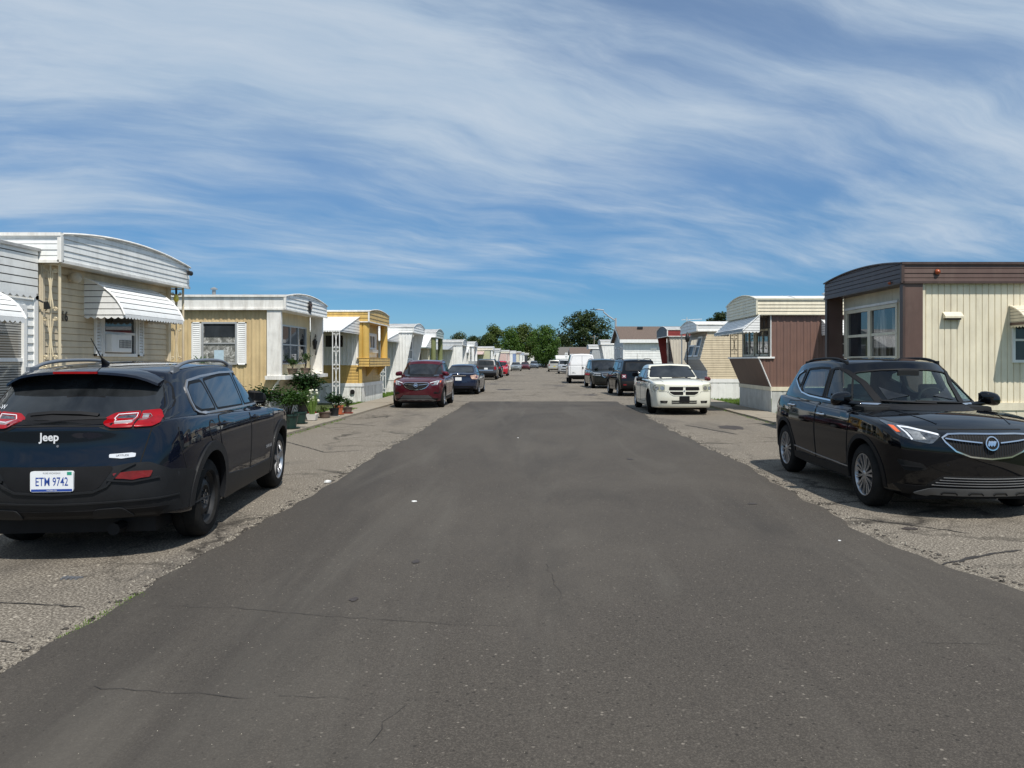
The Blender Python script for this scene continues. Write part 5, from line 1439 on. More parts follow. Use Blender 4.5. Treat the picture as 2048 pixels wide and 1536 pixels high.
# broken crumbs of the dark surface lying on the old one along both edges
r_ = random.Random(8); mb = MB()
for i in range(420):
    y = 3.2+r_.random()**1.4*26; sgn = r_.choice((-1, 1)); x0 = -2.75 if sgn < 0 else 3.09+(.12*(7.2-y)**1.5 if y < 7.2 else 0)
    x = x0+sgn*abs(r_.gauss(0, .05)); q = r_.uniform(.008, .03); n = 6; a0 = r_.random()*6
    P = [(x+q*math.cos(a0+k*math.pi/3)*r_.uniform(.6, 1.2), y+q*math.sin(a0+k*math.pi/3)*r_.uniform(.6, 1.4), .006) for k in range(n)]
    mb.add(P+[(px_, py_2, -.001) for px_, py_2, _ in P], [tuple(range(n))]+[(k, (k+1) % n, n+(k+1) % n, n+k) for k in range(n)])
tag(mb.build('asphalt_crumbs', M_NEW, None), None, None, None, 'stuff')
# small litter and stones
def stone(px, py, r_, m, name, label, cat, on=.012, group=None, flat=.5):
    x, y = G(px, py); rr = random.Random(int(px*7+py)); mb = MB(); n = 7
    vs = [(x, y, on+r_*flat*1.6)]
    for k in range(n): a = 2*math.pi*k/n; vs.append((x+r_*math.cos(a)*rr.uniform(.7, 1.3), y+r_*math.sin(a)*rr.uniform(.7, 1.3), on+r_*flat*.8))
    for k in range(n): a = 2*math.pi*k/n; vs.append((x+r_*1.05*math.cos(a), y+r_*1.05*math.sin(a), on-.002))
    fs = [(0, 1+k, 1+(k+1) % n) for k in range(n)] + [(1+k, 1+(k+1) % n, 1+n+(k+1) % n, 1+n+k) for k in range(n)]
    mb.add(vs, fs); tag(mb.build(name, m, None), label, cat, group)
M_PEB = mat('pebble', (.30, .27, .22), .8, var=.3, vs=20); M_PEBD = mat('dark_pebble', (.045, .04, .035), .8, var=.3, vs=20); M_PAPER = mat('paper_scrap', (.70, .70, .68), .7, var=.1, vs=20)
rr = random.Random(12)
mb = MB()
for i in range(5200):      # loose grit lying on both surfaces and thick along the broken edges, far too many to count
    x = rr.uniform(-5.2, 4.6); y = 2.9+ (rr.random()**1.8)*12; r_ = rr.uniform(.0018, .0045)*(1.3 if x < -2.7 or x > 3.2 else .8)
    if i > 1700:
        y = 3.2+rr.random()**1.5*24; x = (-2.74-abs(rr.gauss(0, .10))) if i % 2 else (3.08+(.12*(7.2-y)**1.5 if y < 7.2 else 0)+abs(rr.gauss(0, .10))); r_ = rr.uniform(.003, .012)
    z = .0125 if -2.7 < x < 3.0 else 0
    a = rr.random()*3
    P = [(x+r_*math.cos(a+k*2.09), y+r_*math.sin(a+k*2.09), z) for k in range(3)]
    mb.cur = rr.choice((0, 0, 1)); mb.add(P+[(x, y, z+r_*1.1)], [(0, 1, 3), (1, 2, 3), (2, 0, 3)])
tag(mb.build('grit', [M_PEB, M_PEBD], None, recalc=False), None, None, None, 'stuff'); 
stone(655, 966, .045, M_PAPER, 'litter', 'crumpled white paper scrap at the left edge of the dark asphalt', 'litter', .012, None, .4)
stone(829, 1005, .030, M_PAPER, 'litter', 'small pale scrap lying on the dark asphalt left of centre', 'litter', .012, None, .25)
stone(1679, 1084, .014, M_PAPER, 'litter', 'tiny white paper chip on the dark asphalt near the black crossover', 'litter', .012, None, .3)
stone(1036, 877, .02, M_PAPER, 'litter', 'faint white speck of paper in the middle of the road', 'litter', .012, None, .3)
mb = MB(); x, y = G(142, 1156)
for k in range(4): mb.box(x-.05+k*.035, x-.035+k*.035, y-.05, y+.03-k*.008, .001, .010)
mb.box(x-.06, x+.09, y-.012, y+.004, .001, .012)
tag(mb.build('broken_comb', M_RAIL, None), 'grey toothed plastic piece lying on the gravelly strip behind the navy suv', 'litter')

# ================================================================ HOMES, LEFT ROW
HG = 'mobile homes along the street'
# white room added to the near side of the first home
H = Home('porch_addition', 'white clapboard porch room at the left edge with blinds behind its window', -1, 6.86, 6.9, 3.55, 5, 'porch room', None)
win = (1.25, 3.26, .95, 2.28)
H.end_wall('wall', [(0, .3), (3.55, .3), (3.55, 2.52), (0, 2.52)], 'lap', .115, M_WHT, [win])
H.side_wall('side_wall', [(0, .3), (5, .3), (5, 2.5), (0, 2.5)], 'lap', .115, M_WHT)
mb = MB(); siding(mb, lambda q, z, d: H.p(-.02-d, q, z), [(0, 2.5), (3.56, 2.5), (3.56, 3.12), (0, 3.06)], 'slat', .105, start=2.5); mb.cur = 0
mb.quad(H.p(-.02, 0, 2.5), H.p(-.02, 3.56, 2.5), H.p(.4, 3.56, 2.5), H.p(.4, 0, 2.5)); mb.quad(H.p(-.02, 3.56, 2.5), H.p(4, 3.56, 2.5), H.p(4, 3.56, 3.1), H.p(-.02, 3.56, 3.12))
fo = mb.build('cover_fascia', [M_WHT, M_SLOT_SHADE], H.root, recalc=False)
mb = MB(); H.box(mb, -.06, 4, -.1, 3.58, 3.09, 3.13); mb.build('roof', M_ROOF, H.root)
mb = MB()
for i in range(int(3.55/.13)*6):
    t0, t1 = i/6*.13, (i+1)/6*.13; f = lambda t: 2.5-.02-.035*abs(math.sin(t/.13*math.pi))
    mb.quad(H.p(-.045, t0, 2.515), H.p(-.045, t1, 2.515), H.p(-.045, t1, f(t1)), H.p(-.045, t0, f(t0)))
mb.build('scalloped_trim', M_TRIM, fo, recalc=False)
H.window('end', *win, at=0, m=M_TRIM, g=G_BLIND, bars=(.5,), fw=.06)
H.bx('corner_board', -.03, .06, 3.49, 3.57, .3, 2.5, M_TRIM)
H.awning('end', .6, 2.72, 2.47, 2.12, .42, 0, M_TRIM, .6, 6, .05)
H.bx('skirting', .05, 4.5, .02, 3.5, -.02, .3, M_SKIRT)
fl = thing('flood_light', 'small black floodlight on the corner of the white porch room', 'light', H.w(-.0, 3.55, 2.42))
mb = MB(); mb.lathe([(.0, -.03), (.03, -.03), (.035, .03), (.0, .03)], lambda x, y, h: (h, x, y+.04), 12); mb.tube([(0, 0, .03), (.08, .05, -.02)], .012, 5)
mb.build('bracket', M_IRONB, fl)
mb = MB(); mb.lathe([(.0, -.05), (.035, -.05), (.055, .06), (.05, .065), (.0, .055)], lambda x, y, h: (.11+x*.8, .07+y*.64+h*.3, -.05-h*.8+y*.25), 14); mb.build('lamp_head', M_IRONB, fl)

# first home, beige with big white fascia
H = Home('mobile_home', 'beige lap sided home with deep white fascia, iron corner post and striped awning', -1, 6.55, 10.5, 3.83, 16)
H.roof(2.96, .36, .15, M_WHT, M_WHT, kind='dlap', pitch=.16, trim=M_WHT2)
w1 = (1.62, 2.55, 1.72, 2.38)
H.end_wall('wall', [(.1, .62), (3.73, .62), (3.73, 2.96), (.1, 2.96)], 'dlap', .19, M_BEIGE, [w1], a=.35)
H.side_wall('side_wall', [(.35, .62), (16, .62), (16, 2.96), (.35, 2.96)], 'dlap', .19, M_BEIGE, b=.1)
H.bx('corner_board', .30, .40, .05, .14, .6, 2.96, M_BEIGET); H.bx('corner_board', .30, .40, 3.69, 3.78, .6, 2.96, M_BEIGET)
H.skirt(.62, M_SKIRT, .38)
wn = H.window('end', *w1, at=.35, m=M_TRIM, g=G_DARK, bars=(.5,), fw=.05)
for q in (1.37, 2.63): H.shutter('end', q, q+.18, 1.68, 2.42, .34, M_TRIM, 14)
H.awning('end', 1.12, 3.02, 2.84, 2.29, .62, .34, M_TRIM, .62, 8, .05)
for a, b, nm in ((.06, .08, 0), (.06, 3.74, 1)):
    scroll_post(H, 'trellis_post', H.p(a, b, 0), H.p(a+.25, b, 0), .06, 2.96, M_IRON, r=.022, motif=4)
# air conditioner in the window
ac = thing('air_conditioner', 'white window air conditioner in the beige home below the awning', 'air conditioner', H.w(.35, 1.64, 1.74))
mb = MB(); mb.box(-.02, .14, 0, .60, 0, .29); mb.build('case', M_TRIM, ac, bevel=.012)
mb = MB(); mb.box(.141, .146, .22, .57, .07, .20); mb.build('grille', M_IRONB, ac)
mb = MB()
for k in range(9): mb.box(.147, .152, .225+k*.04, .232+k*.04, .07, .20)
for k in range(3): mb.box(.147, .152, .22, .57, .10+k*.035, .105+k*.035)
mb.build('louvre', M_TRIM, ac)
ng = thing('house_number', 'black number 16 mounted on the beige wall beside the iron post', 'house number', H.w(.325, .62, 2.24))
flat_text(ng, 'digits', '16', .20, 0, 0, 0, M_IRONB, 1, .8, .006)
for o_ in ng.children:
    o_.rotation_euler = (0, 0, R(90))
lt = thing('wall_lamp', 'round white lamp under the white fascia near the iron post', 'lamp', H.w(.33, .75, 2.82))
mb = MB(); mb.lathe([(.0, 0), (.05, 0), (.05, .03), (.0, .03)], lambda x, y, h: (h, x, y), 12); mb.build('base', M_IRON, lt)
mb = MB(); mb.lathe([(.03, .02), (.075, .05), (.085, .10), (.06, .15), (.0, .17)], lambda x, y, h: (h, x, y), 14); mb.build('globe', mat('old_globe', (.55, .50, .40), .35, var=.2), lt, smooth=60)
bl = thing('bulb', 'bare yellow bulb hanging at the far corner of the first home', 'light bulb', H.w(.12, 3.6, 2.74))
mb = MB(); mb.lathe([(.0, -.06), (.035, -.045), (.05, 0), (.03, .05), (.018, .08), (.0, .08)], lambda x, y, h: (x, y, h), 14); mb.build('glass', mat('yellow_bulb', (.85, .70, .12), .3, var=.03), bl, smooth=60)
mb = MB(); mb.tube([(0, 0, .07), (0, 0, .20)], .02, 8); mb.build('socket', M_IRONB, bl)
sc_ = thing('security_camera', 'black security camera at the far end of the white fascia', 'camera', H.w(-.03, 3.7, 3.22))
mb = MB(); mb.lathe([(.0, -.09), (.04, -.09), (.045, .06), (.0, .07)], lambda x, y, h: (x*.9+.06, h*.6, y), 12); mb.build('housing', M_IRONB, sc_, smooth=50)
mb = MB(); mb.tube([(0, 0, .05), (.05, 0, .02)], .02, 6); mb.build('bracket', M_IRONB, sc_)
wr_ = MB()
for dz, k in ((0, 1), (.03, 1.3)):
    wr_.tube([H.w(0.45+.5*k*i/10, -.055, 3.0+dz+.28*math.sin(i/10*1.5)*k*.7) for i in range(11)][::-1] + [H.w(.46, -.02, 2.7-dz), H.w(.44, -.04, 2.4), H.w(.5, -.02, 2.0)], .006, 4)
tag(wr_.build('cable', M_RAIL, None), 'loose cable looping over the white fascia down to the porch room', 'cable')

# second home, tan ribbed side
H = Home('mobile_home', 'tan ribbed home with shuttered window and potted plants on its front ledge', -1, 6.55, 19.74, 3.86, 15); H2 = H
H.roof(2.93, .33, .16, M_WHT2, M_WHT, kind='lap', pitch=.105, trim=M_WHT2, side_kind='flat')
ws = (1.30, 2.12, 1.55, 2.56)
H.side_wall('side_wall', [(.40, .75), (15, .75), (15, 2.93), (.44, 2.93), (.44, 1.20), (.15, 1.20)], 'rib', .205, M_TAN, [ws], b=.1)
H.window('side', *ws, at=.1, m=M_ALU, g=G_FOIL, bars=(.50,), fw=.045)
mb = MB(); mb.quad(*[H.p(a, .085, z) for a, z in ((1.31, 2.22), (2.11, 2.22), (2.11, 2.55), (1.31, 2.55))]); mb.build('upper_pane', G_DARK, H.root, recalc=False)
mb = MB(); mb.quad(*[H.p(a, .080, z) for a, z in ((1.6, 1.58), (1.85, 1.58), (1.85, 1.88), (1.6, 1.88))]); mb.build('window_notice', mat('faded_notice', (.45, .58, .66), .6, var=.1, vs=14), H.root, recalc=False)
for q in (1.01, 2.18): H.shutter('side', q, q+.24, 1.50, 2.60, .085, M_TRIM, 20)
for b0 in (0, 3.76):
    H.bx('wing_wall', .10, .46, b0, b0+.10, 1.22, 2.93, M_WHT2)
we = (1.15, 3.25, 1.55, 2.55)
H.end_wall('wall', [(.1, 1.2), (3.76, 1.2), (3.76, 2.93), (.1, 2.93)], 'flat', .3, mat('pale_tan_wall', (.74, .62, .38), .5, var=.08, dirt=DIRT, dirt_amt=.25), [we], a=.48)
H.window('end', *we, at=.48, m=M_ALU, g=G_DARK, mull=(.33, .66), bars=(.5,), fw=.045)
H.bx('ledge', -.02, .50, -.04, 3.92, 1.12, 1.22, M_WHT2)
H.end_wall('lower_wall', [(.1, .70), (3.76, .70), (3.76, 1.12), (.1, 1.12)], 'lap', .10, M_BEIGE, a=.44, a1=.13, zz=(.70, 1.12))
mb = MB(); mb.tube([H.p(.12, .06, 1.20), H.p(.40, .06, .74)], .03, 4); mb.build('edge_trim', M_WHT2, H.root)
H.skirt(.74, M_SKIRTG, .46, band=.08, bandm=M_WHT2, b0=.08)
cr = thing('wall_crest', 'black heraldic crest plaque on the white fascia of the tan home', 'plaque', H.w(-.04, 2.0, 3.12))
mb = MB(); shp = [(-.10, .17), (-.06, .13), (0, .18), (.06, .13), (.10, .17), (.13, .05), (.10, -.06), (.05, -.15), (0, -.19), (-.05, -.15), (-.10, -.06), (-.13, .05)]
mb.prism(shp, lambda a, b, d: (d, a, b), 0, .03); mb.build('shield', M_IRONB, cr, bevel=.006)
mb = MB(); mb.lathe([(.0, .045), (.05, .04), (.06, .03)], lambda x, y, h: (h, x, y*1.2), 10)
for sx in (-1, 1): mb.tube([(.035, sx*.02, .05), (.04, sx*.07, .10), (.04, sx*.10, .03), (.04, sx*.06, -.05)], .012, 5)
mb.build('relief', M_BRND, cr)
ln = thing('wall_lantern', 'black wrought iron lantern on the white wing wall of the tan home', 'lantern', H.w(.28, 3.72, 2.10))
mb = MB(); n = 6
mb.lathe([(.045, -.13), (.075, .08), (.085, .085), (.03, .16), (.0, .19)], lambda x, y, h: (x, y-.14, h), 6); mb.lathe([(.0, -.16), (.03, -.15), (.05, -.13)], lambda x, y, h: (x, y-.14, h), 6)
mb.build('cage', M_IRONB, ln)
mb = MB(); mb.lathe([(.035, -.10), (.052, .06)], lambda x, y, h: (x*1.25, y*1.25-.14, h), 6); mb.build('glass', glass_dark('lantern_glass', (.12, .13, .12)), ln)
mb = MB(); pts = [(0, -.02-.10*math.sin(t*math.pi), -.33+t*.62) for t in [i/12 for i in range(13)]]
mb.tube([(0, -.01, -.32), (0, -.02, .28)], .012, 5); mb.tube([(0, -.02, .2), (0, -.08, .27), (0, -.14, .22), (0, -.14, .18)], .009, 5)
for sz in (-1, 1): mb.tube([(0, -.03-.035*(1-math.cos(t)), sz*(.28+.035*math.sin(t))) for t in [i*.5 for i in range(12)]], .008, 4)
mb.build('scroll_bracket', M_IRONB, ln)

# third home, mustard with round columns
H = Home('mobile_home', 'mustard yellow and white home with round columns over a boxed front ledge', -1, 6.55, 29.4, 3.95, 14)
H.roof(3.10, .40, .14, M_YEL, M_YEL, kind='lap', pitch=.15, trim=M_WHT2, m_roof=M_ROOFW)
w3 = (1.0, 2.4, 2.14, 2.58)
H.side_wall('upper_side_wall', [(.35, 1.44), (14, 1.44), (14, 3.10), (.35, 3.10)], 'rib', .16, M_WHT, [w3], b=.1)
H.side_wall('lower_side_wall', [(.35, .75), (14, .75), (14, 1.44), (.35, 1.44)], 'lap', .115, M_YEL, b=.1)
H.window('side', *w3, at=.1, m=M_TRIM, g=G_DARK, mull=(.5,), bars=(), fw=.05)
H.bx('corner_board', .27, .38, .02, .14, .75, 3.10, M_YELT)
for b0 in (.18, 3.72):
    mb = MB(); mb.lathe([(.0, 1.70), (.155, 1.70), (.155, 3.10), (.0, 3.10)], lambda x, y, h, b0=b0: H.p(.17+x, b0+y, h), 20); mb.build('column', M_YELT, H.root, smooth=40)
H.end_wall('wall', [(.1, 1.4), (3.85, 1.4), (3.85, 3.10), (.1, 3.10)], 'groove', .4, M_YEL, [(1.7, 3.5, 1.75, 2.75)], a=.45)
H.end_wall('white_panel', [(1.7, 1.75), (3.5, 1.75), (3.5, 2.75), (1.7, 2.75)], 'flat', 1, M_WHT, [(2.05, 3.0, 2.15, 2.62)], a=.44)
H.window('end', 2.05, 3.0, 2.15, 2.62, at=.44, m=M_TRIM, g=G_CURT, mull=(.5,), bars=(), fw=.06)
H.bx('flower_box', .28, .43, 2.0, 3.1, 1.94, 2.07, M_WHT)
mb = MB()
siding(mb, lambda q, z, d: H.p(-.03-d, q, z), [(-.02, 1.39), (3.97, 1.39), (3.97, 1.71), (-.02, 1.71)], 'lap', .105, start=1.39)
siding(mb, lambda q, z, d: H.p(q, -.02-d, z), [(-.03, 1.39), (.36, 1.39), (.36, 1.71), (-.03, 1.71)], 'lap', .105, start=1.39)
H.box(mb, -.03, .46, -.02, 3.97, 1.70, 1.725); H.box(mb, -.03, .46, -.02, 3.97, 1.375, 1.39)
mb.build('boxed_ledge', M_YEL, H.root, recalc=False)
H.end_wall('lower_wall', [(.1, .75), (3.85, .75), (3.85, 1.39), (.1, 1.39)], 'lap', .115, M_YEL, a=.36)
for b0 in (1.2, 3.3):
    mb = MB(); mb.prism([(.34, 1.38), (.02, 1.38), (.34, .98)], lambda a, z, d: H.p(a, d, z), b0, b0+.06); mb.build('bracket', M_YELT, H.root)
H.skirt(.75, M_SKIRT, .29, band=.13, bandm=M_TRIM, b0=.04, pitch=.12)
mb = MB(); mb.lathe([(.0, 0), (.09, 0), (.09, .03), (.0, .03)], lambda x, y, h: H.p(.62+x, .0-h, .42+y), 14); mb.build('vent_hole', M_SEAM, H.root)
H.awning('side', .36, 3.6, 3.30, 2.66, 2.85, .08, M_TRIM, 0, 12, .05); 
scroll_post(H, 'porch_post', H.p(.40, -2.75, 0), H.p(.64, -2.75, 0), .0, 2.66, M_IRONW, r=.018, motif=4)

# fourth home, white, leaning wings
H = Home('mobile_home', 'white ribbed home with outward leaning wing walls beyond the mustard one', -1, 6.55, 39.8, 3.75, 14)
H.roof(3.08, .28, .24, M_WHT, M_WHT, kind='lap', pitch=.13, trim=M_ROOFW)
pr4 = [(.50, .70), (14, .70), (14, 3.08), (.03, 3.08)]
H.side_wall('side_wall', pr4, 'rib', .17, M_WHT, b=.02)
H.side_wall('wing_wall', [(.50, .70), (.95, .70), (.60, 3.08), (.03, 3.08)], 'flat', .17, M_WHT, b=3.72)
H.end_wall('wall', [(.06, 1.5), (3.7, 1.5), (3.7, 3.08), (.06, 3.08)], 'flat', 1, M_WHT, [(.9, 3.1, 1.75, 2.65)], a=.62)
H.window('end', .9, 3.1, 1.75, 2.65, at=.62, m=M_TRIM, g=G_DARK, mull=(.33, .66), bars=(.5,), fw=.06)
H.end_wall('lower_wall', [(.06, .7), (3.7, .7), (3.7, 1.5), (.06, 1.5)], 'lap', .13, M_GREEN, a=.56, a1=.36, zz=(.7, 1.5))
H.skirt(.72, M_SKIRT, .52, band=.12, bandm=M_TRIM, b0=.04)
H.awning('side', .75, 3.6, 3.06, 2.60, 3.3, .0, M_TRIM, 0, 12, .05)
scroll_post(H, 'porch_post', H.p(.80, -3.2, 0), H.p(1.05, -3.2, 0), .0, 2.6, M_IRONW, r=.02, motif=3)

# fifth home, green fascia, olive columns
H = Home('mobile_home', 'white home with pale green fascia, olive round columns and broad awning', -1, 6.55, 48.3, 3.9, 13)
H.roof(3.10, .30, .26, M_TRIM, M_GREEN, kind='lap', pitch=.15, trim=M_ROOFW)
H.side_wall('side_wall', [(.40, .75), (13, .75), (13, 3.10), (.40, 3.10)], 'rib', .17, M_CRM2, b=.08)
for b0 in (.2, 3.6):
    mb = MB(); mb.lathe([(.0, 1.64), (.16, 1.64), (.16, 3.10), (.0, 3.10)], lambda x, y, h, b0=b0: H.p(.18+x, b0+y, h), 18); mb.build('column', M_OLIVE, H.root, smooth=40)
H.end_wall('wall', [(.08, .75), (3.8, .75), (3.8, 3.1), (.08, 3.1)], 'groove', .4, M_OLIVE, [(1.2, 3.0, 1.8, 2.6)], a=.5)
H.window('end', 1.2, 3.0, 1.8, 2.6, at=.5, m=M_TRIM, g=G_DARK, mull=(.5,), bars=(), fw=.06)
mb = MB(); siding(mb, lambda q, z, d: H.p(-.03-d, q, z), [(-.02, 1.3), (3.9, 1.3), (3.9, 1.64), (-.02, 1.64)], 'lap', .11, start=1.3); H.box(mb, -.02, .5, -.02, 3.9, 1.62, 1.65)
siding(mb, lambda q, z, d: H.p(q, -.02-d, z), [(-.03, 1.3), (.46, 1.3), (.46, 1.64), (-.03, 1.64)], 'lap', .11, start=1.3); mb.build('boxed_ledge', M_GREEN, H.root, recalc=False)
H.skirt(.75, M_SKIRT, .42, band=.1, bandm=M_TRIM, b0=.04)
H.awning('side', .30, 3.4, 3.10, 2.42, 2.3, .05, M_TRIM, 0, 8, .05, valm=M_GREEN)
for a in (.6, 2.2): H.bx('porch_post', a, a+.06, -2.2, -2.14, 0, 2.42, M_IRONB)

def far_home(label, side, X0, Y0, W, L, wallm, fasc, endm, style, soff=3.05, fh=.28, crown=.24, skirtm=M_SKIRT, awn=None, colm=None, kind='rib', g=G_DARK, roofm=M_ROOF, winged=.35, lower=None):
    H = Home('mobile_home', label, side, X0, Y0, W, L)
    H.roof(soff, fh, crown, fasc, endm, kind='lap', pitch=.14, trim=M_WHT2, m_roof=roofm)
    a = .4
    if style == 'lean': poly = [(.55, .7), (L, .7), (L, soff), (.03, soff)]
    elif style == 'prow': poly = [(.45, .7), (L, .7), (L, soff), (.45, soff), (.15, 1.65), (.45, 1.2)]
    else: poly = [(a, .7), (L, .7), (L, soff), (a, soff)]
    H.side_wall('side_wall', poly, kind, .18, wallm, b=.04)
    wn = (W*.25, W*.75, 1.75, 2.55)
    if style == 'prow':
        H.end_wall('wall', [(.04, 1.65), (W-.04, 1.65), (W-.04, soff), (.04, soff)], kind, .18, wallm, [wn], a=.15, a1=.45, zz=(1.65, soff))
        H.end_wall('lower_wall', [(.04, .7), (W-.04, .7), (W-.04, 1.65), (.04, 1.65)], 'lap', .13, lower or wallm, a=.62, a1=.15, zz=(.7, 1.65))
        H.window('end', *wn, at=.15, m=M_TRIM, g=g, mull=(.5,), fw=.06, slant=((.45-.15)/(soff-1.65), 1.65))
    else:
        H.end_wall('wall', [(.04, .7), (W-.04, .7), (W-.04, soff), (.04, soff)], kind, .18, wallm, [wn], a=.58 if style != 'plain' else a)
        H.window('end', *wn, at=.58 if style != 'plain' else a, m=M_TRIM, g=g, mull=(.5,), fw=.06)
    if style == 'lean': H.side_wall('wing_wall', [(.55, .7), (.9, .7), (.55, soff), (.03, soff)], 'flat', .2, wallm, b=W-.04)
    if style == 'cols':
        for b0 in (.2, W-.2):
            mb = MB(); mb.lathe([(.0, .3), (.15, .3), (.15, soff), (.0, soff)], lambda x, y, h, b0=b0: H.p(.18+x, b0+y, h), 12); mb.build('column', colm or wallm, H.root, smooth=40)
        H.bx('boxed_ledge', -.02, .55, 0, W, 1.3, 1.6, lower or endm)
    if style == 'wing':
        for b0 in (.02, W-.12): H.bx('wing_wall', .02, .58, b0, b0+.1, .7, soff, colm or wallm)
    H.skirt(.72, skirtm, .45, band=.1, bandm=M_TRIM, b0=.05)
    if awn: H.awning('side', awn[0], awn[1], awn[2], awn[3], awn[4], .02, awn[5] if len(awn) > 5 else M_TRIM, 0, 7, .05)
    return H
far_home('grey and white home with low porch roof, sixth from the front on the left', -1, 6.6, 65.6, 3.8, 12, M_WHT, M_GREY, M_GREY, 'wing', awn=(.8, 4.5, 2.9, 2.55, 3.6, M_GREY), colm=M_WHT, soff=2.95)
far_home('white home with thick white columns just past the grey fascia home', -1, 6.5, 76.0, 4.2, 12, M_WHT, M_TRIM, M_GREY, 'cols', awn=(.5, 4.0, 3.0, 2.4, 2.4), colm=M_TRIM)
far_home('pale olive home with white columns and a peaked side porch', -1, 6.4, 104.5, 4.6, 14, mat('pale_olive', (.50, .50, .34), .5, var=.06), M_CRM2, M_TRIM, 'cols', awn=(1.2, 4.0, 2.9, 2.5, 3.0, M_PINK), colm=M_TRIM, soff=3.1)
far_home('small white home with grey porch roof beyond the olive one', -1, 6.2, 119, 3.8, 12, M_WHT, M_GREY, M_GREY, 'lean', awn=(.6, 3.0, 2.9, 2.5, 2.4, M_GREY))
far_home('pale pink home with pink columns at the start of the bend', -1, 5.4, 134, 4.0, 12, M_PINK, M_CRM2, M_PINK, 'cols', colm=M_PINK, soff=3.0)
far_home('white home with pale blue trim at the bend', -1, 4.6, 145.5, 3.8, 12, M_WHT, M_TRIM, M_TRIM, 'wing', colm=M_BLUEW)
far_home('cream home under a brown fascia in the far left row', -1, 3.85, 155.5, 3.8, 12, M_CRM2, M_BRNW, M_BRNW, 'plain')
far_home('white and pale blue home with a light fascia in the far left row', -1, 3.5, 172, 3.8, 12, M_WHT, M_BLUEW, M_TRIM, 'cols', colm=M_TRIM)
far_home('dark slate home squeezed among the farthest white ones', -1, 2.75, 187, 3.8, 12, mat('slate_siding', (.05, .06, .07), .5, var=.1), M_GREY, M_GREY, 'plain')
far_home('white home with dark window bays, last on the left before the trees', -1, 1.6, 206, 4.5, 12, M_WHT, M_TRIM, M_TRIM, 'wing', colm=M_WHT)
H = Home('mobile_home', 'teal grey home with white roof closing the view where the street bends', 1, -2.4, 262, 4, 3.5)
H.roof(3.0, .3, .15, M_TRIM, M_TRIM, kind='flat', trim=M_TRIM, m_roof=M_ROOFW)
H.side_wall('side_wall', [(0, .4), (3.5, .4), (3.5, 3.0), (0, 3.0)], 'lap', .2, mat('teal_grey', (.16, .22, .20), .5, var=.06), b=.02)
H.window('side', .4, 1.6, 1.6, 2.4, at=.02, m=M_TRIM, g=G_DARK); H.skirt(.4, M_SKIRT, 0)

# ================================================================ HOMES, RIGHT ROW
H = Home('mobile_home', 'cream ribbed home with dark brown fascia and wide double window, nearest on the right', 1, 6.6, 14.0, 3.8, 18)
H.roof(3.03, .34, .12, M_BRN, M_BRND, kind='dlap', pitch=.17, trim=M_BRND)
wr1 = (2.08, 3.4, 1.62, 2.35)
H.side_wall('side_wall', [(.40, .84), (18, .84), (18, 3.03), (.40, 3.03)], 'rib2', .115, M_CREAM, [wr1], b=.08)
H.bx('corner_strip', .37, .43, .03, .10, .84, 3.03, M_CREAM)
for b0 in (0, 3.70): 
    H.bx('wing_wall', .04, .37, b0, b0+.10, .8, 3.03, M_BRN)
    H.bx('wing_edge', .0, .045, b0-.012, b0+.112, .8, 3.03, M_BRND)
we = (1.02, 3.42, 1.70, 2.70)
H.end_wall('wall', [(.1, .8), (3.7, .8), (3.7, 3.03), (.1, 3.03)], 'groove', .62, M_CRM2, [we], a=.40)
H.window('end', 1.06, 2.20, 1.70, 2.66, at=.40, m=M_CRM2, g=G_CURT, bars=(.47,), fw=.07); H.window('end', 2.34, 3.42, 1.70, 2.66, at=.40, m=M_CRM2, g=G_DARK, bars=(.47,), fw=.07)
H.bx('window_head', .34, .40, .95, 3.52, 2.74, 2.79, M_TRIM)
H.skirt(.84, M_CREAM, .42, kind='groove', pitch=.30, band=.14, bandm=M_CREAM, b0=.06)
H.window('side', *wr1, at=.08, m=M_TRIM, g=G_DARK, fw=.05)
H.awning('side', 2.0, 3.5, 2.60, 2.25, .55, .07, M_CREAM, .5, 6, .05, valm=M_CREAM)
H.bx('awning_band', 1.99, 3.51, -.50, .06, 2.25, 2.30, M_BRN)
vt = thing('vent_hood', 'cream dryer vent hood high on the ribbed cream wall', 'vent', H.w(.93, .06, 2.40))
mb = MB(); mb.prism([(0, .10), (-.10, .02), (-.10, -.02), (0, -.02)], lambda y, z, d: (d, y, z), -.17, .17); mb.build('hood', M_CREAM, vt, bevel=.006)
mb = MB(); mb.box(-.13, .13, -.08, 0, -.05, -.02); mb.build('flap', M_BRND, vt)
for nm, P, lb in (('a', H.w(.62, -.03, 3.22), 'round orange marker lamp on the brown side fascia'), ('b', H.w(-.03, .42, 3.06), 'small orange marker lamp on the brown front fascia')):
    t = thing('marker_lamp', lb, 'lamp', P)
    mb = MB(); rr_ = .045 if nm == 'a' else .028
    mb.lathe([(rr_*1.15, 0), (rr_*1.1, .01), (rr_, .02), (rr_*.7, .04), (.0, .05)], (lambda x, y, h: (x, -h, y)) if nm == 'a' else (lambda x, y, h: (-h, x, y)), 14)
    mb.build('lens', mat('rusty_amber', (.35, .07, .02), .35, var=.3, vs=30), t, smooth=50)
    mb = MB(); mb.lathe([(.0, -.002), (rr_*1.3, 0), (rr_*1.3, .006), (.0, .006)], (lambda x, y, h: (x, -h, y)) if nm == 'a' else (lambda x, y, h: (-h, x, y)), 14); mb.build('rim', M_BRND, t)

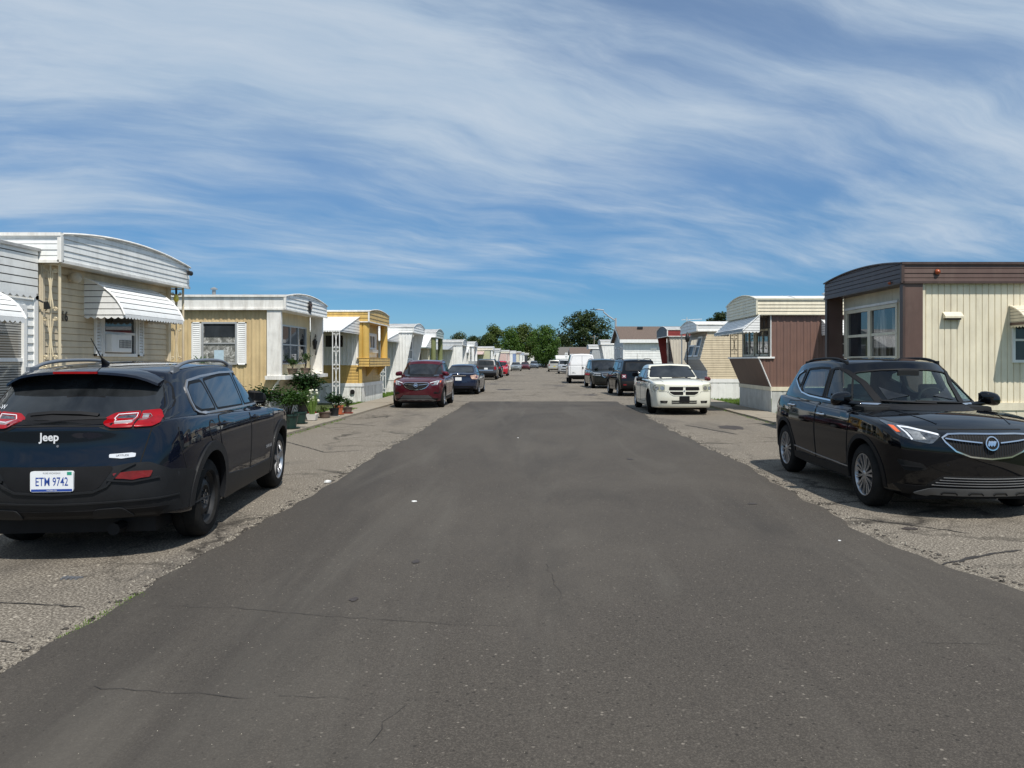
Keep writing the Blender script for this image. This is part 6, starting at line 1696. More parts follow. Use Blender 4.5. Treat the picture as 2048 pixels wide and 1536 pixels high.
H = Home('mobile_home', 'cream topped home with brown ribbed side, slanted brown front and striped awning', 1, 6.6, 23.4, 3.75, 15)
H.roof(3.02, .46, .22, M_CREAM, M_CRM2, kind='lap', pitch=.10, trim=M_CRM2, m_roof=M_ROOFW)
H.side_wall('side_wall', [(.44, .81), (15, .81), (15, 3.02), (.44, 3.02), (.44, 1.69), (.07, 1.69)], 'rib', .205, M_BRNW, b=.08)
mb = MB()
for A, B in (((.44, 3.0), (.44, 1.69)), ((.44, 1.69), (.07, 1.70)), ((.07, 1.70), (.44, .81))): mb.tube([H.p(A[0], .06, A[1]), H.p(B[0], .06, B[1])], .02, 4)
mb.build('edge_trim', M_TRIM, H.root)
H.end_wall('lower_panel', [(.08, .81), (3.7, .81), (3.7, 1.69), (.08, 1.69)], 'flat', 1, M_BRN, a=.44, a1=.06, zz=(.81, 1.69))
mb = MB(); H.box(mb, .03, .55, .02, 3.75, 1.68, 1.73); mb.build('ledge', M_TRIM, H.root)
we = (.45, 3.35, 1.85, 2.60)
H.end_wall('wall', [(.1, 1.7), (3.68, 1.7), (3.68, 3.02), (.1, 3.02)], 'flat', 1, M_BRND, [we], a=.52)
H.window('end', .45, 1.8, 1.82, 2.55, at=.52, m=M_CRM2, g=G_DARK, mull=(.5,), bars=(), fw=.06); H.window('end', 2.1, 3.35, 1.82, 2.55, at=.52, m=M_CRM2, g=G_DARK, mull=(.5,), bars=(), fw=.06)
for b0 in (.06, 3.64): scroll_post(H, 'trellis_post', H.p(.10, b0, 0), H.p(.36, b0, 0), 1.73, 3.0, M_IRONB, r=.015, motif=2)
H.awning('end', -.02, 3.78, 3.0, 2.52, .52, .08, M_TRIM, 0, 8, .06)
for z in (2.54,): H.bx('awning_band', -.445, -.43, -.03, 3.79, 2.50, 2.58, M_RAIL)
H.skirt(.81, M_SKIRTG, .46, kind='groove', pitch=.8, band=.12, bandm=M_CREAM, b0=.06)
H.awning('side', 2.0, 3.6, 2.85, 2.42, .6, .07, M_TRIM, .5, 6, .05); H.window('side', 2.15, 3.4, 1.8, 2.45, at=.08, m=M_TRIM, g=G_DARK)

H = Home('mobile_home', 'beige lapped home with pointed prow front and white fascia, third on the right', 1, 6.6, 32.3, 3.75, 14)
H.roof(2.86, .26, .22, M_TRIM, M_WHT, kind='lap', pitch=.14, trim=M_WHT2, m_roof=M_ROOFW)
H.side_wall('side_wall', [(.45, .85), (14, .85), (14, 2.86), (.45, 2.86), (.14, 1.66), (.45, 1.20)], 'dlap', .19, M_BEIGE, b=.05)
sl3 = ((.45-.14)/(2.86-1.66), 1.66)
H.end_wall('wall', [(.06, 1.66), (3.7, 1.66), (3.7, 2.86), (.06, 2.86)], 'lap', .15, mat('taupe_siding', (.36, .32, .25), .5, var=.06), [(.7, 3.0, 1.85, 2.55)], a=.14, a1=.45, zz=(1.66, 2.86))
H.window('end', .7, 1.45, 1.85, 2.6, at=.14, m=M_TRIM, g=G_MATT, slant=sl3, fw=.06); H.window('end', 1.9, 3.0, 1.85, 2.25, at=.14, m=M_TRIM, g=G_MATT, slant=sl3, bars=(), fw=.06)
H.end_wall('lower_wall', [(.06, 1.2), (3.7, 1.2), (3.7, 1.66), (.06, 1.66)], 'lap', .15, M_GREY, a=.45, a1=.14, zz=(1.2, 1.66))
H.end_wall('base_wall', [(.06, .85), (3.7, .85), (3.7, 1.2), (.06, 1.2)], 'lap', .15, M_GREY, a=.45)
H.skirt(.85, M_WHT, .47, kind='groove', pitch=.30, band=.16, bandm=M_TRIM, b0=.03)
H.bx('downspout', .02, .07, 3.72, 3.77, 0, 2.9, M_TRIM)
at_ = thing('tv_antenna', 'thin rooftop aerial above the prow fronted home', 'antenna', H.w(.2, 3.3, 3.2))
mb = MB(); mb.tube([(0, 0, -.1), (0, 0, .42)], .018, 5); mb.build('mast', M_ALU, at_)
mb = MB(); mb.tube([(-.25, 0, .30), (.7, 0, .34)], .012, 4)
for k in range(4): mb.tube([(-.2+k*.12, -.25, .31), (-.2+k*.12, .25, .31)], .007, 4)
mb.build('boom', M_ALU, at_)

H = Home('mobile_home', 'cream home with bright red fascia and dark red leaning wing walls', 1, 6.6, 39.8, 3.6, 13)
H.roof(2.88, .34, .22, M_RED, M_BRND, kind='dlap', pitch=.17, trim=M_WHT2)
H.side_wall('side_wall', [(.45, .75), (13, .75), (13, 2.88), (.08, 2.88)], 'rib', .15, M_CRM3, b=.05)
mb = MB(); mb.tube([H.p(.06, .03, 2.88), H.p(.43, .03, .75)], .02, 4); mb.build('edge_trim', M_BRND, H.root)
mb = MB(); mb.prism([(.03, 2.88), (.52, 2.88), (.6, .75), (.40, .75)], lambda a, z, d: H.p(a, d, z), 3.5, 3.58); mb.build('wing_wall', M_RED, H.root)
H.end_wall('wall', [(.06, .75), (3.5, .75), (3.5, 2.88), (.06, 2.88)], 'flat', 1, M_CRM3, [(.8, 2.7, 1.6, 2.6)], a=.56)
H.window('end', .8, 2.7, 1.6, 2.6, at=.56, m=M_BRND, g=G_BLIND, mull=(.25, .75), fw=.06)
H.skirt(.75, M_SKIRT, .5, b0=.04)
H.bx('side_vent', .95, 1.1, 0, .04, 2.66, 2.70, M_BRND)

def gable(name, label, X0, Y0, W, L, eave, peak, wallm, endm, roofm, over=.3, cat='house', group=None, trim=M_TRIM):
    H = Home(name, label, 1, X0, Y0, W, L, cat, group)
    H.side_wall('side_wall', [(0, .3), (L, .3), (L, eave), (0, eave)], 'lap', .20, wallm)
    H.end_wall('wall', [(0, .3), (W, .3), (W, eave), (W/2, peak), (0, eave)], 'lap', .2, endm)
    mb = MB(); k = (peak-eave)/(W/2); t = .12
    for sg in (-1, 1):
        b0 = W/2; b1 = W/2+sg*(W/2+over); z1 = peak-k*(W/2+over)
        v = [H.p(-over, b0, peak), H.p(L, b0, peak), H.p(L, b1, z1), H.p(-over, b1, z1), H.p(-over, b0, peak+t), H.p(L, b0, peak+t), H.p(L, b1, z1+t), H.p(-over, b1, z1+t)]
        mb.add(v, [(0,3,2,1), (4,5,6,7), (0,1,5,4), (1,2,6,5), (2,3,7,6), (3,0,4,7)])
    H.rf = mb.build('roof', roofm, H.root)
    mb = MB(); H.box(mb, -over-.02, L, -over-.05, -over, peak-k*(W/2+over)-.14, peak-k*(W/2+over)+.13)
    for sg in (-1, 1):
        b1 = W/2+sg*(W/2+over); z1 = peak-k*(W/2+over)
        mb.add([H.p(-over-.03, W/2, peak-.1), H.p(-over-.03, b1, z1-.1), H.p(-over-.03, b1, z1+.13), H.p(-over-.03, W/2, peak+.13)], [(0, 1, 2, 3)])
    mb.build('bargeboard', trim, H.rf, recalc=False)
    H.bx('corner_board', -.03, .12, -.035, .1, .3, eave, trim)
    return H
H = gable('double_wide_home', 'wide white lapped home with brown shingle gable roof behind the suvs', 6.75, 62.3, 7.6, 22, 3.30, 4.45, M_WHT, M_GREY, M_SHING, cat='house')
H.window('end', 1.2, 1.9, 1.2, 2.7, at=0, m=M_TRIM, g=G_DARK, bars=(.5,), fw=.1); H.window('end', 5.4, 6.2, 1.2, 2.7, at=0, m=M_TRIM, g=G_DARK, fw=.1)
H.bx('gable_vent', -.04, .02, 3.6, 4.0, 3.5, 3.95, M_RAIL)
H.bx('wall_vent', 2.2, 2.7, -.08, 0, 2.55, 2.72, M_TRIM); H.skirt(.3, M_SKIRT, .02)
for b0 in (.5, 2.6): H.bx('porch_light', -.12, 0, b0, b0+.15, 2.55, 2.75, M_TRIM)
mb = MB(); b_ = 2.9; zr = 4.45-(3.8-b_)*(1.15/3.8)+.12
H.box(mb, 1.5, 1.95, b_-.2, b_+.2, zr-.02, zr+.22); mb.build('roof_vent', M_IRONB, H.rf, bevel=.05)
H = far_home('white home with leaning front wing beside the brown shingle roof', 1, 6.1, 77, 3.9, 13, M_WHT, M_TRIM, M_GREY, 'lean', soff=3.25, fh=.3)
H = far_home('grey home with dark slanted wing tucked past the white van', 1, 5.6, 88, 3.9, 12, M_GREY, M_TRIM, M_GREY, 'prow', soff=3.0, lower=M_BRND)
H = gable('double_wide_home', 'low house with long brown shingle roof just above the white van', 4.35, 104, 7, 12, 2.5, 3.35, M_WHT, M_GREY, M_SHING, cat='house')
H = gable('double_wide_home', 'white walled cottage with pale low roof near the end of the right row', 3.4, 150, 6, 8, 2.1, 2.6, M_WHT, M_WHT, M_ROOFW, cat='house')
H = gable('double_wide_home', 'distant house with tall grey shingle roof in front of the big tree', 4.6, 190, 9, 9, 2.8, 5.0, M_WHT, M_GREY, M_SHING2, cat='house')

# lamp post with dark lantern near the prow fronted home
lp = thing('lamp_post', 'slim post with dark ball lantern in front of the prow fronted home', 'lamp post', (5.98, 31.2, 0))
mb = MB(); mb.tube([(0, 0, .04), (0, 0, .1), (0, 0, 2.38)], [.05, .03, .025], 8); mb.build('post', M_IRONB, lp)
mb = MB(); mb.lathe([(.0, 2.36), (.05, 2.38), (.09, 2.46), (.10, 2.56), (.07, 2.64), (.03, 2.74), (.0, 2.80)], lambda x, y, h: (x, y, h), 12); mb.build('lantern', M_IRONB, lp, smooth=50)
M_LPOLE = mat('galvanised_pole', (.34, .35, .36), .6, var=.1)
def street_lamp(x, y, h, ax, az, label):
    t = thing('street_lamp', label, 'street lamp', (x, y, 0), 0, 'street lamps behind the right row')
    mb = MB(); mb.tube([(0, 0, 0), (0, 0, h*.5), (0, 0, h)], [.18, .15, .12], 8); mb.build('pole', M_LPOLE, t)
    mb = MB(); mb.tube([(0, 0, h-.35), (-.9, 0, h+.25), (-1.5, 0, h+.75), (ax*.55, 0, az-.08), (ax*.75, 0, az), (ax+.3, 0, az)], .085, 6); mb.build('arm', M_LPOLE, t)
    mb = MB(); mb.add([(ax-.45+.9*i, j*.16, az+k) for i in (0, 1) for j in (-1, 1) for k in (-.03, .035)], [(0,1,3,2), (4,6,7,5), (0,4,5,1), (2,3,7,6), (0,2,6,4), (1,5,7,3)])
    mb.tube([(ax, 0, az+.05), (ax, 0, az+.22)], .06, 6); mb.build('lamp_head', M_IRONB, t)
street_lamp(9.35, 95, 6.9, -2.7, 7.95, 'tall curved arm street lamp rising behind the shingle roof')
street_lamp(7.9, 234, 7.2, -1.9, 8.0, 'smaller street lamp with curved arm in front of the big tree')
street_lamp(11.6, 300, 6.0, -1.5, 7.0, 'farthest street lamp, barely visible low above the brown roof')
M_WOOD = mat('weathered_pole', (.22, .19, .15), .85, var=.2)
for x, y, h, lb in ((13.4, 190, 8.0, 'bare wooden utility pole standing before the dark tree'), (8.9, 250, 8.8, 'wooden utility pole with crossarms beside the small street lamp')):
    t = thing('utility_pole', lb, 'utility pole', (x, y, 0)); mb = MB(); mb.tube([(0, 0, 0), (0, 0, h)], [.16, .11], 8); mb.build('pole', M_WOOD, t)
    mb = MB(); mb.box(-1.0, 1.0, -.06, .06, h-.5, h-.38)
    if y > 200: mb.box(-.9, 1.3, -.06, .06, h-2.9, h-2.78)
    mb.build('crossarm', M_WOOD, t)
t = thing('road_sign', 'small white rectangular sign on a post beside the far right row', 'sign', (4.45, 130, 0))
mb = MB(); mb.tube([(0, 0, 0), (0, 0, 3.0)], .03, 6); mb.build('post', M_ALU, t); mb = MB(); mb.box(-.24, .24, -.03, 0, 2.1, 3.0); mb.build('panel', M_TRIM, t)
mb = MB(); mb.box(-.18, .18, -.036, -.031, 2.68, 2.84); mb.box(-.18, .18, -.036, -.031, 2.3, 2.36); mb.build('printing', M_RAIL, t)

# small utilities on walls and behind the homes
M_METER = mat('meter_grey', (.34, .35, .35), .45, .4, var=.15)
def meter(x, y, z, label, face=-1):
    t = thing('electric_meter', label, 'meter', (x, y, z), 0)
    mb = MB(); mb.box(-.11, .11, -.09, 0, -.22, .14); mb.tube([(0, -.04, -.22), (0, -.04, -z+.02)], .022, 6); mb.build('box', M_METER, t, bevel=.006)
    mb = MB(); mb.lathe([(.085, .0), (.085, .05), (.05, .07), (.0, .072)], lambda a, b, h: (a, -.09-h, .04+b), 14); mb.build('dial_glass', G_MATT, t, smooth=40)
meter(-9.9, 29.4, 1.35, 'grey electric meter on the mustard home side wall under the porch roof')
meter(9.6, 23.42, 1.5, 'grey electric meter with conduit on the brown ribbed side wall')
meter(11.3, 32.3, 1.5, 'grey electric meter on the beige lapped side wall of the prow fronted home')
for X, Y, Z, h, lb in ((-9.2, 21.7, 3.25, .35, 'short roof pipe on the tan home'), (-9.0, 31.4, 3.55, .3, 'short roof pipe on the mustard home'), (9.4, 25.4, 3.5, .28, 'short roof pipe on the cream topped home'), (9.9, 34.2, 3.15, .3, 'short roof pipe on the prow fronted home'), (-8.9, 41.8, 3.4, .35, 'short roof pipe on the white leaning home')):
    t = thing('vent_pipe', lb, 'vent pipe', (X, Y, Z), 0, 'roof vent pipes')
    mb = MB(); mb.tube([(0, 0, -.05), (0, 0, h)], .05, 10); mb.build('pipe', M_METER, t)
    mb = MB(); mb.lathe([(.0, h+.09), (.10, h+.04), (.10, h+.02), (.0, h+.03)], lambda a, b, c: (a, b, c), 10); mb.build('cap', M_METER, t)
# ================================================================ PLANTS
def leaf_mat(name, c1, c2, rough=.5, trans=.35, vs=1.5):
    if name in MATS: return MATS[name]
    m, nt, b = new_mat(name); v = coords(nt)
    col = ramp(nt, noise(nt, vs, 4, .7, v), [(.3, c1), (.7, c2)])
    oi = noise(nt, 40, 2, .5, v); col = mixc(nt, .35, col, ramp(nt, oi, [(.3, tuple(x*.5 for x in c1)), (.7, tuple(min(1, x*1.5) for x in c2))]))
    nt.links.new(col, b.inputs['Base Color']); b.inputs['Roughness'].default_value = rough; b.inputs['Specular IOR Level'].default_value = .25
    t = N(nt, 'ShaderNodeBsdfTranslucent'); nt.links.new(mixc(nt, 1.0, col, (1.1, 1.25, .5), 'MULTIPLY'), t.inputs[0])
    mx_ = N(nt, 'ShaderNodeMixShader'); mx_.inputs[0].default_value = trans
    nt.links.new(b.outputs[0], mx_.inputs[1]); nt.links.new(t.outputs[0], mx_.inputs[2]); nt.links.new(mx_.outputs[0], nt.nodes['Material Output'].inputs[0])
    MATS[name] = m; return m
L_DARK = leaf_mat('dark_oak_leaves', (.016, .030, .009), (.048, .072, .020), trans=.2, vs=.35)
L_MID = leaf_mat('green_maple_leaves', (.028, .065, .010), (.085, .155, .025), trans=.3, vs=.35)
L_OLIVE = leaf_mat('olive_tree_leaves', (.034, .060, .013), (.105, .140, .030), trans=.3, vs=.35)
L_FAR = leaf_mat('far_tree_leaves', (.03, .05, .022), (.075, .10, .045), trans=.25, vs=.3)
L_POT = leaf_mat('pot_leaves', (.02, .05, .012), (.06, .12, .03), trans=.3, vs=6)
L_POTD = leaf_mat('dark_pot_leaves', (.012, .035, .012), (.035, .075, .025), trans=.25, vs=6)
L_CHIVE = leaf_mat('chive_leaves', (.08, .16, .03), (.22, .32, .08), trans=.3, vs=6)
L_GRASS = leaf_mat('grass_blades', (.07, .14, .015), (.17, .27, .04), trans=.3, vs=2)
M_BARK = mat('bark', (.07, .055, .045), .9, var=.3, vs=3, bump=.4, bs=20)
def tree(label, x, y, w, h, base, lm, n, seed, leaf=.55, spiky=0.0, gaps=.0, depth=None, trunk=.35, group='trees beyond the homes', lean=0):
    w *= 1.28; r = random.Random(seed); t = thing('tree', label, 'tree', (x, y, 0), 0, group)
    depth = depth or w*.7
    mb = MB(); mb.tube([(0, 0, -.1), (r.uniform(-.2, .2), 0, h*.3), (r.uniform(-.4, .4), 0, h*.6)], [trunk, trunk*.7, trunk*.35], 8)
    blobs = []
    cz = (base+h)/2; rz = (h-base)/2; nb = int(16 + w*2.2)
    for i in range(nb):
        a = r.uniform(0, 2*math.pi); q = r.random()**.45; zz = -.95+1.9*(i+.5)/nb
        env = max(.25, (1-abs(zz)**2.6)) if spiky == 0 else max(.1, (1-zz)/2*.9+.15)
        bx_, by_ = q*env*math.cos(a)*(w/2-w*.15), q*env*math.sin(a)*(depth/2-w*.12)
        bz = cz+zz*rz*.84; br = min(w, rz*2)*r.uniform(.15, .25)*(.8+.2*env)
        blobs.append((bx_+lean*zz, by_, bz, br))
        if i < 14: mb.tube([(0, 0, h*r.uniform(.2, .45)), (bx_*.5, by_*.5, lerp(h*.4, bz, .6)), (bx_, by_, bz)], [trunk*.35, trunk*.2, trunk*.06], 5)
    mb.build('trunk', M_BARK, t)
    vs = []; fs = []
    for i in range(n):
        bx_, by_, bz, br = r.choice(blobs)
        d = Vector((r.gauss(0, 1), r.gauss(0, 1), r.gauss(0, 1))).normalized(); q = r.random()**.28
        P = Vector((bx_, by_, bz)) + Vector((d.x*br*q, d.y*br*q, d.z*br*q*.85))
        if r.random() < gaps and (math.sin(P.x*1.7+seed)*math.sin(P.z*1.9+seed*2)) > .25: continue
        nn = (d + Vector((r.uniform(-.8, .8), r.uniform(-.8, .8), r.uniform(-.3, .9)))).normalized()
        u = nn.cross(Vector((0, 0, 1))); u = u.normalized() if u.length > .01 else Vector((1, 0, 0)); v = nn.cross(u)
        s = leaf*r.uniform(.5, 1.15); a = r.uniform(0, 6.28); u2 = u*math.cos(a)+v*math.sin(a); v2 = v*math.cos(a)-u*math.sin(a)
        o = len(vs)
        vs += [tuple(P-u2*s*.5), tuple(P+v2*s*.33), tuple(P+u2*s*.55), tuple(P-v2*s*.3)]
        fs.append((o, o+1, o+2, o+3))
    mb = MB(); mb.add(vs, fs); mb.build('crown', lm, t, recalc=False); return t
def TX(px, y): return (px-VX)/F*y
def TZ(py, y): return CH+(VY-py)/F*y
Y = 200
tree('large dark spreading tree rising highest at the end of the street', TX(1167, Y), Y, 15.6, TZ(622, Y), 2.5, L_DARK, 13000, 11, .62, gaps=.55, depth=11, trunk=.6)
Y = 178
tree('bushy bright green maple just left of the dark tree', TX(1092, Y), Y, 7.6, TZ(649, Y), .6, L_MID, 8000, 12, .45, depth=6)
Y = 196
tree('broad green tree in the middle of the tree line', TX(1046, Y), Y, 9.0, TZ(647, Y), 1.5, L_OLIVE, 8000, 13, .5, depth=7)
tree('tall olive green tree at the left of the main tree group', TX(994, Y), Y-12, 5.6, TZ(648, Y-12), 1.5, L_OLIVE, 6500, 14, .45, depth=6)
tree('rounded yellow green tree between two taller ones', TX(1020, Y), Y-4, 6.4, TZ(655, Y-4), 1.0, L_MID, 5500, 20, .45, depth=6)
Y = 230
tree('hazy low tree above the white homes, farthest left', TX(917, Y), Y, 8.2, TZ(664, Y), 2, L_FAR, 5000, 15, .5, depth=7)
tree('low dark tree between the farthest left tree and the olive one', TX(955, Y), Y-15, 6.5, TZ(671, Y-15), 2, L_DARK, 4500, 16, .5, depth=6)
tree('small dark tree crown closing the gap beside the olive tree', TX(975, Y), Y-10, 4.8, TZ(669, Y-10), 2, L_DARK, 3000, 17, .5, depth=6)
tree('dark tree half hidden behind the middle of the group', TX(1068, 215), 215, 6.5, TZ(664, 215), 1, L_DARK, 4000, 18, .5, depth=6)
tree('green tree filling the gap under the big dark crown', TX(1125, 225), 225, 8, TZ(668, 225), 1, L_DARK, 5000, 21, .55, depth=6)
tree('dark tree top showing between two homes on the right', TX(1441, 75), 75, 2.9, TZ(624, 75), 4.2, L_DARK, 3500, 19, .22, depth=3, trunk=.2)
tree('distant wide tree just above the far right roofs', TX(1205, 240), 240, 9, TZ(672, 240), 1, L_DARK, 5000, 22, .55, depth=6)

def pot(x, y, r0, r1, h, m, z0=0, square=False, saucer=None, label='', cat='potted plant', foliage=None):
    t = thing('potted_plant', label, cat, (x, y, z0), 0, 'potted plants by the tan home')
    mb = MB()
    if saucer: mb.lathe([(.0, 0), (r1*1.05, 0), (r1*1.2, .03), (r1*1.15, .03), (.0, .012)], lambda a, b, c: (a, b, c), 16); mb.build('saucer', saucer, t); mb = MB()
    if square:
        v = [(sx*r, sy*r, z) for r, z in ((r0, .01), (r1, h)) for sx, sy in ((-1,-1), (1,-1), (1,1), (-1,1))] + [(sx*r1*.85, sy*r1*.85, h*.92) for sx, sy in ((-1,-1), (1,-1), (1,1), (-1,1))]
        mb.add(v, [(0,1,5,4), (1,2,6,5), (2,3,7,6), (3,0,4,7), (4,5,9,8), (5,6,10,9), (6,7,11,10), (7,4,8,11), (8,9,10,11)])
    else: mb.lathe([(.0, .012), (r0, .012), (r1*.97, h*.88), (r1*1.06, h*.88), (r1*1.06, h), (r1*.93, h), (r1*.90, h*.9), (.0, h*.9)], lambda a, b, c: (a, b, c), 18)
    mb.build('pot', m, t, smooth=35)
    if foliage: foliage(t, h)
    return t
def bush(w, h, n, lm, seed, leaf=.06, stems=7, droop=0.0):
    def f(t, z0):
        r = random.Random(seed); mb = MB()
        tips = []
        for k in range(stems):
            a = r.uniform(0, 6.28); q = r.uniform(.15, .85)*w/2
            p = (q*math.cos(a), q*math.sin(a), z0+h*r.uniform(.45, .95)); tips.append(p)
            mb.tube([(p[0]*.1, p[1]*.1, z0*.85), (p[0]*.5, p[1]*.5, lerp(z0, p[2], .6)), p], [.008, .006, .003], 4)
        mb.build('stem', M_BARK, t)
        vs = []; fs = []
        for i in range(n):
            p = Vector(r.choice(tips)); c = Vector((0, 0, z0+h*.5))
            P = p.lerp(c, r.random()**1.6*.8) + Vector((r.gauss(0, 1), r.gauss(0, 1), r.gauss(0, .8)))*w*.10
            d = Vector((P.x+r.gauss(0, .1), P.y+r.gauss(0, .1), r.uniform(-.1, .15)-droop)).normalized(); s = leaf*r.uniform(.6, 1.3)
            u = d.cross(Vector((0, 0, 1))).normalized(); up = Vector((0, 0, 1))
            o = len(vs); m_ = P+d*s*.5+up*s*.12
            vs += [tuple(P), tuple(m_+u*s*.28), tuple(P+d*s-up*s*.15), tuple(m_-u*s*.28)]; fs += [(o, o+1, o+2), (o, o+2, o+3)]
        mb = MB(); mb.add(vs, fs); mb.build('foliage', lm, t, recalc=False)
    return f
def chives(t, z0):
    r = random.Random(4); mb = MB(); fl = MB()
    for k in range(46):
        a = r.uniform(0, 6.28); q = r.uniform(.04, .26); h = r.uniform(.25, .62)
        x1, y1 = q*math.cos(a), q*math.sin(a)
        mb.tube([(x1*.2, y1*.2, z0*.9), (x1*.6, y1*.6, z0+h*.6), (x1, y1, z0+h)], [.010, .007, .003], 4)
        if k % 3 == 0:
            c = Vector((x1, y1, z0+h)); rr_ = r.uniform(.025, .04)
            fl.lathe([(.0, -rr_), (rr_*.8, -rr_*.6), (rr_, 0), (rr_*.8, rr_*.6), (.0, rr_)], lambda a_, b_, c_, c=c: (c.x+a_, c.y+b_, c.z+c_), 7)
    mb.build('foliage', L_CHIVE, t); fl.build('flower', mat('white_flower', (.62, .62, .50), .8, var=.25, vs=60), t, smooth=70)
def spiky(z, n, ln, seed, lm):
    def f(t, z0):
        r = random.Random(seed); mb = MB(); mb.tube([(0, 0, z0*.9), (.02, 0, z)], [.03, .02], 6); mb.build('stem', M_BARK, t)
        vs = []; fs = []
        for k in range(n):
            a = r.uniform(0, 6.28); el = r.uniform(-.15, 1.3); l = ln*r.uniform(.7, 1.15); d = Vector((math.cos(a), math.sin(a), 0)); u = Vector((-math.sin(a), math.cos(a), 0))
            prev = None
            for j in range(6):
                tt = j/5; P = Vector((0, 0, z-.25*r.random()*0)) + d*l*tt*math.cos(el) + Vector((0, 0, 1))*(l*tt*math.sin(el) - .55*l*tt*tt)
                w_ = .022*(1-tt)**.6+.001; o = len(vs); vs += [tuple(P-u*w_), tuple(P+u*w_)]
                if prev is not None: fs.append((prev, prev+1, o+1, o))
                prev = o
        mb = MB(); mb.add(vs, fs); mb.build('foliage', lm, t, recalc=False)
    return f
P_BLK = mat('black_pot', (.010, .011, .012), .45, var=.2); P_GRN = mat('dark_green_pot', (.012, .035, .028), .4, var=.15); P_TER = mat('terracotta_pot', (.42, .12, .05), .7, var=.15, vs=9)
P_RED = mat('red_pot', (.40, .03, .02), .5, var=.15); P_WHT = mat('white_pot', (.72, .70, .66), .5, var=.08); P_BRN = mat('brown_pot', (.10, .07, .055), .6, var=.3)
SW_Z = .055
pot(-5.70, 17.5, .14, .20, .34, P_GRN, SW_Z, saucer=P_GRN, label='dark green pot with tomato like bush, first in the row near the navy suv', foliage=bush(.85, .60, 900, L_POT, 31, .085, 20))
pot(-6.20, 17.2, .15, .21, .36, P_BLK, SW_Z, label='black pot with sparse leafy stems half behind the navy suv mirror', foliage=bush(.75, .65, 700, L_POTD, 41, .09, 18))
pot(-5.90, 18.9, .12, .16, .30, P_GRN, SW_Z, saucer=P_GRN, label='green pot on a round green saucer behind the first pot', foliage=bush(.6, .5, 520, L_POT, 32, .075, 14))
pot(-6.25, 20.6, .20, .27, .40, P_BLK, .18, label='big black tub with the tallest leafy shrub below the ledge', foliage=bush(1.05, .68, 1500, L_POTD, 33, .10, 26))
pot(-6.02, 20.3, .08, .11, .20, P_RED, SW_Z, label='small red pot between green pot and white planter', foliage=bush(.20, .15, 60, L_POT, 34, .05, 4))
pot(-5.92, 20.0, .095, .135, .17, P_WHT, SW_Z, True, label='square white planter full of chives with pale round blossoms', foliage=chives)
pot(-5.85, 20.9, .13, .16, .16, P_BRN, SW_Z, label='low brown pot with grey stubble beside the white planter', foliage=bush(.3, .15, 120, L_OLIVE, 35, .05, 6))
pot(-5.70, 21.3, .11, .13, .24, P_BLK, SW_Z, saucer=P_WHT, label='black pot on a white saucer in front of the terracotta pot', foliage=bush(.48, .38, 520, L_POTD, 36, .085, 9))
pot(-5.78, 22.1, .09, .13, .27, P_TER, SW_Z, saucer=P_TER, label='tall terracotta pot with drooping dark foliage', foliage=bush(.34, .26, 200, L_POTD, 37, .08, 7))
pot(-5.68, 22.7, .11, .14, .18, P_BRN, SW_Z, saucer=P_RED, label='brown pot on a red saucer, last in the row along the sidewalk', foliage=bush(.36, .26, 220, L_POT, 38, .07, 8))
for b, lb, sd in ((1.3, 'brown bowl of small leaves on the white ledge, nearer of the two', 39), (2.45, 'taller leafy plant in a brown pot on the white ledge', 40)):
    x, y, z = H2.w(.22, b, 1.22)
    pot(x, y, .10, .14, .18, P_BRN, z, label=lb, foliage=bush(.36 if sd == 39 else .36, .24 if sd == 39 else .42, 140, L_POT, sd, .08, 7))
pot(-7.15, 16.2, .16, .22, .35, P_BLK, 0, label='tall spiky palm like plant showing above the navy suv roof', foliage=spiky(1.45, 46, .62, 42, L_POT))
# grass: tufts on the lawns between homes and along the kerbs
mb = MB(); r = random.Random(21)
def tuft(x, y, h, z=0, n=5, sp=.03):
    for k in range(n):
        a = r.uniform(0, 6.28); dx, dy = math.cos(a), math.sin(a); w_ = h*.06+.002; x0, y0 = x+r.uniform(-sp, sp), y+r.uniform(-sp, sp); l = r.uniform(.1, .5)*h
        mb.add([(x0-dy*w_, y0+dx*w_, z), (x0+dy*w_, y0-dx*w_, z), (x0+dx*l, y0+dy*l, z+h*r.uniform(.6, 1))], [(0, 1, 2)])
for (x0, x1, y0, y1, n) in ((-6.95, -6.62, 23.6, 29.3, 500), (-7.6, -6.62, 33.5, 39.7, 700), (7.02, 9.0, 17.9, 23.5, 1500), (7.02, 10, 27.2, 32.4, 1500), (-8, -6.7, 14.5, 19.6, 300), (7.02, 9, 36, 40, 500)):
    for i in range(n): tuft(r.uniform(x0, x1), r.uniform(y0, y1), r.uniform(.04, .11))
for i in range(260):
    y = r.uniform(13, 21); tuft(-5.42+r.gauss(.02, .05), y, r.uniform(.02, .06), 0, 4)
for i in range(200): y = r.uniform(15, 28); tuft(5.92+r.gauss(0, .05), y, r.uniform(.02, .06), 0, 3)
for i in range(160): y = r.uniform(4.4, 5.3); tuft(-2.74+r.gauss(0, .03), y, r.uniform(.008, .02), .004, 3, .02)
for i in range(260): x = r.uniform(-6.35, -5.95); tuft(x, 24.1+r.uniform(0, 1.6)*(x+6.6), r.uniform(.03, .07), .05, 4)
tag(mb.build('grass', L_GRASS, None, recalc=False), None, None, None, 'stuff')
sheet('lawn', [(-7.4, 23.6), (-7.4, 29.3)], [(-6.62, 23.6), (-6.62, 29.3)], M_EARTH, .004)
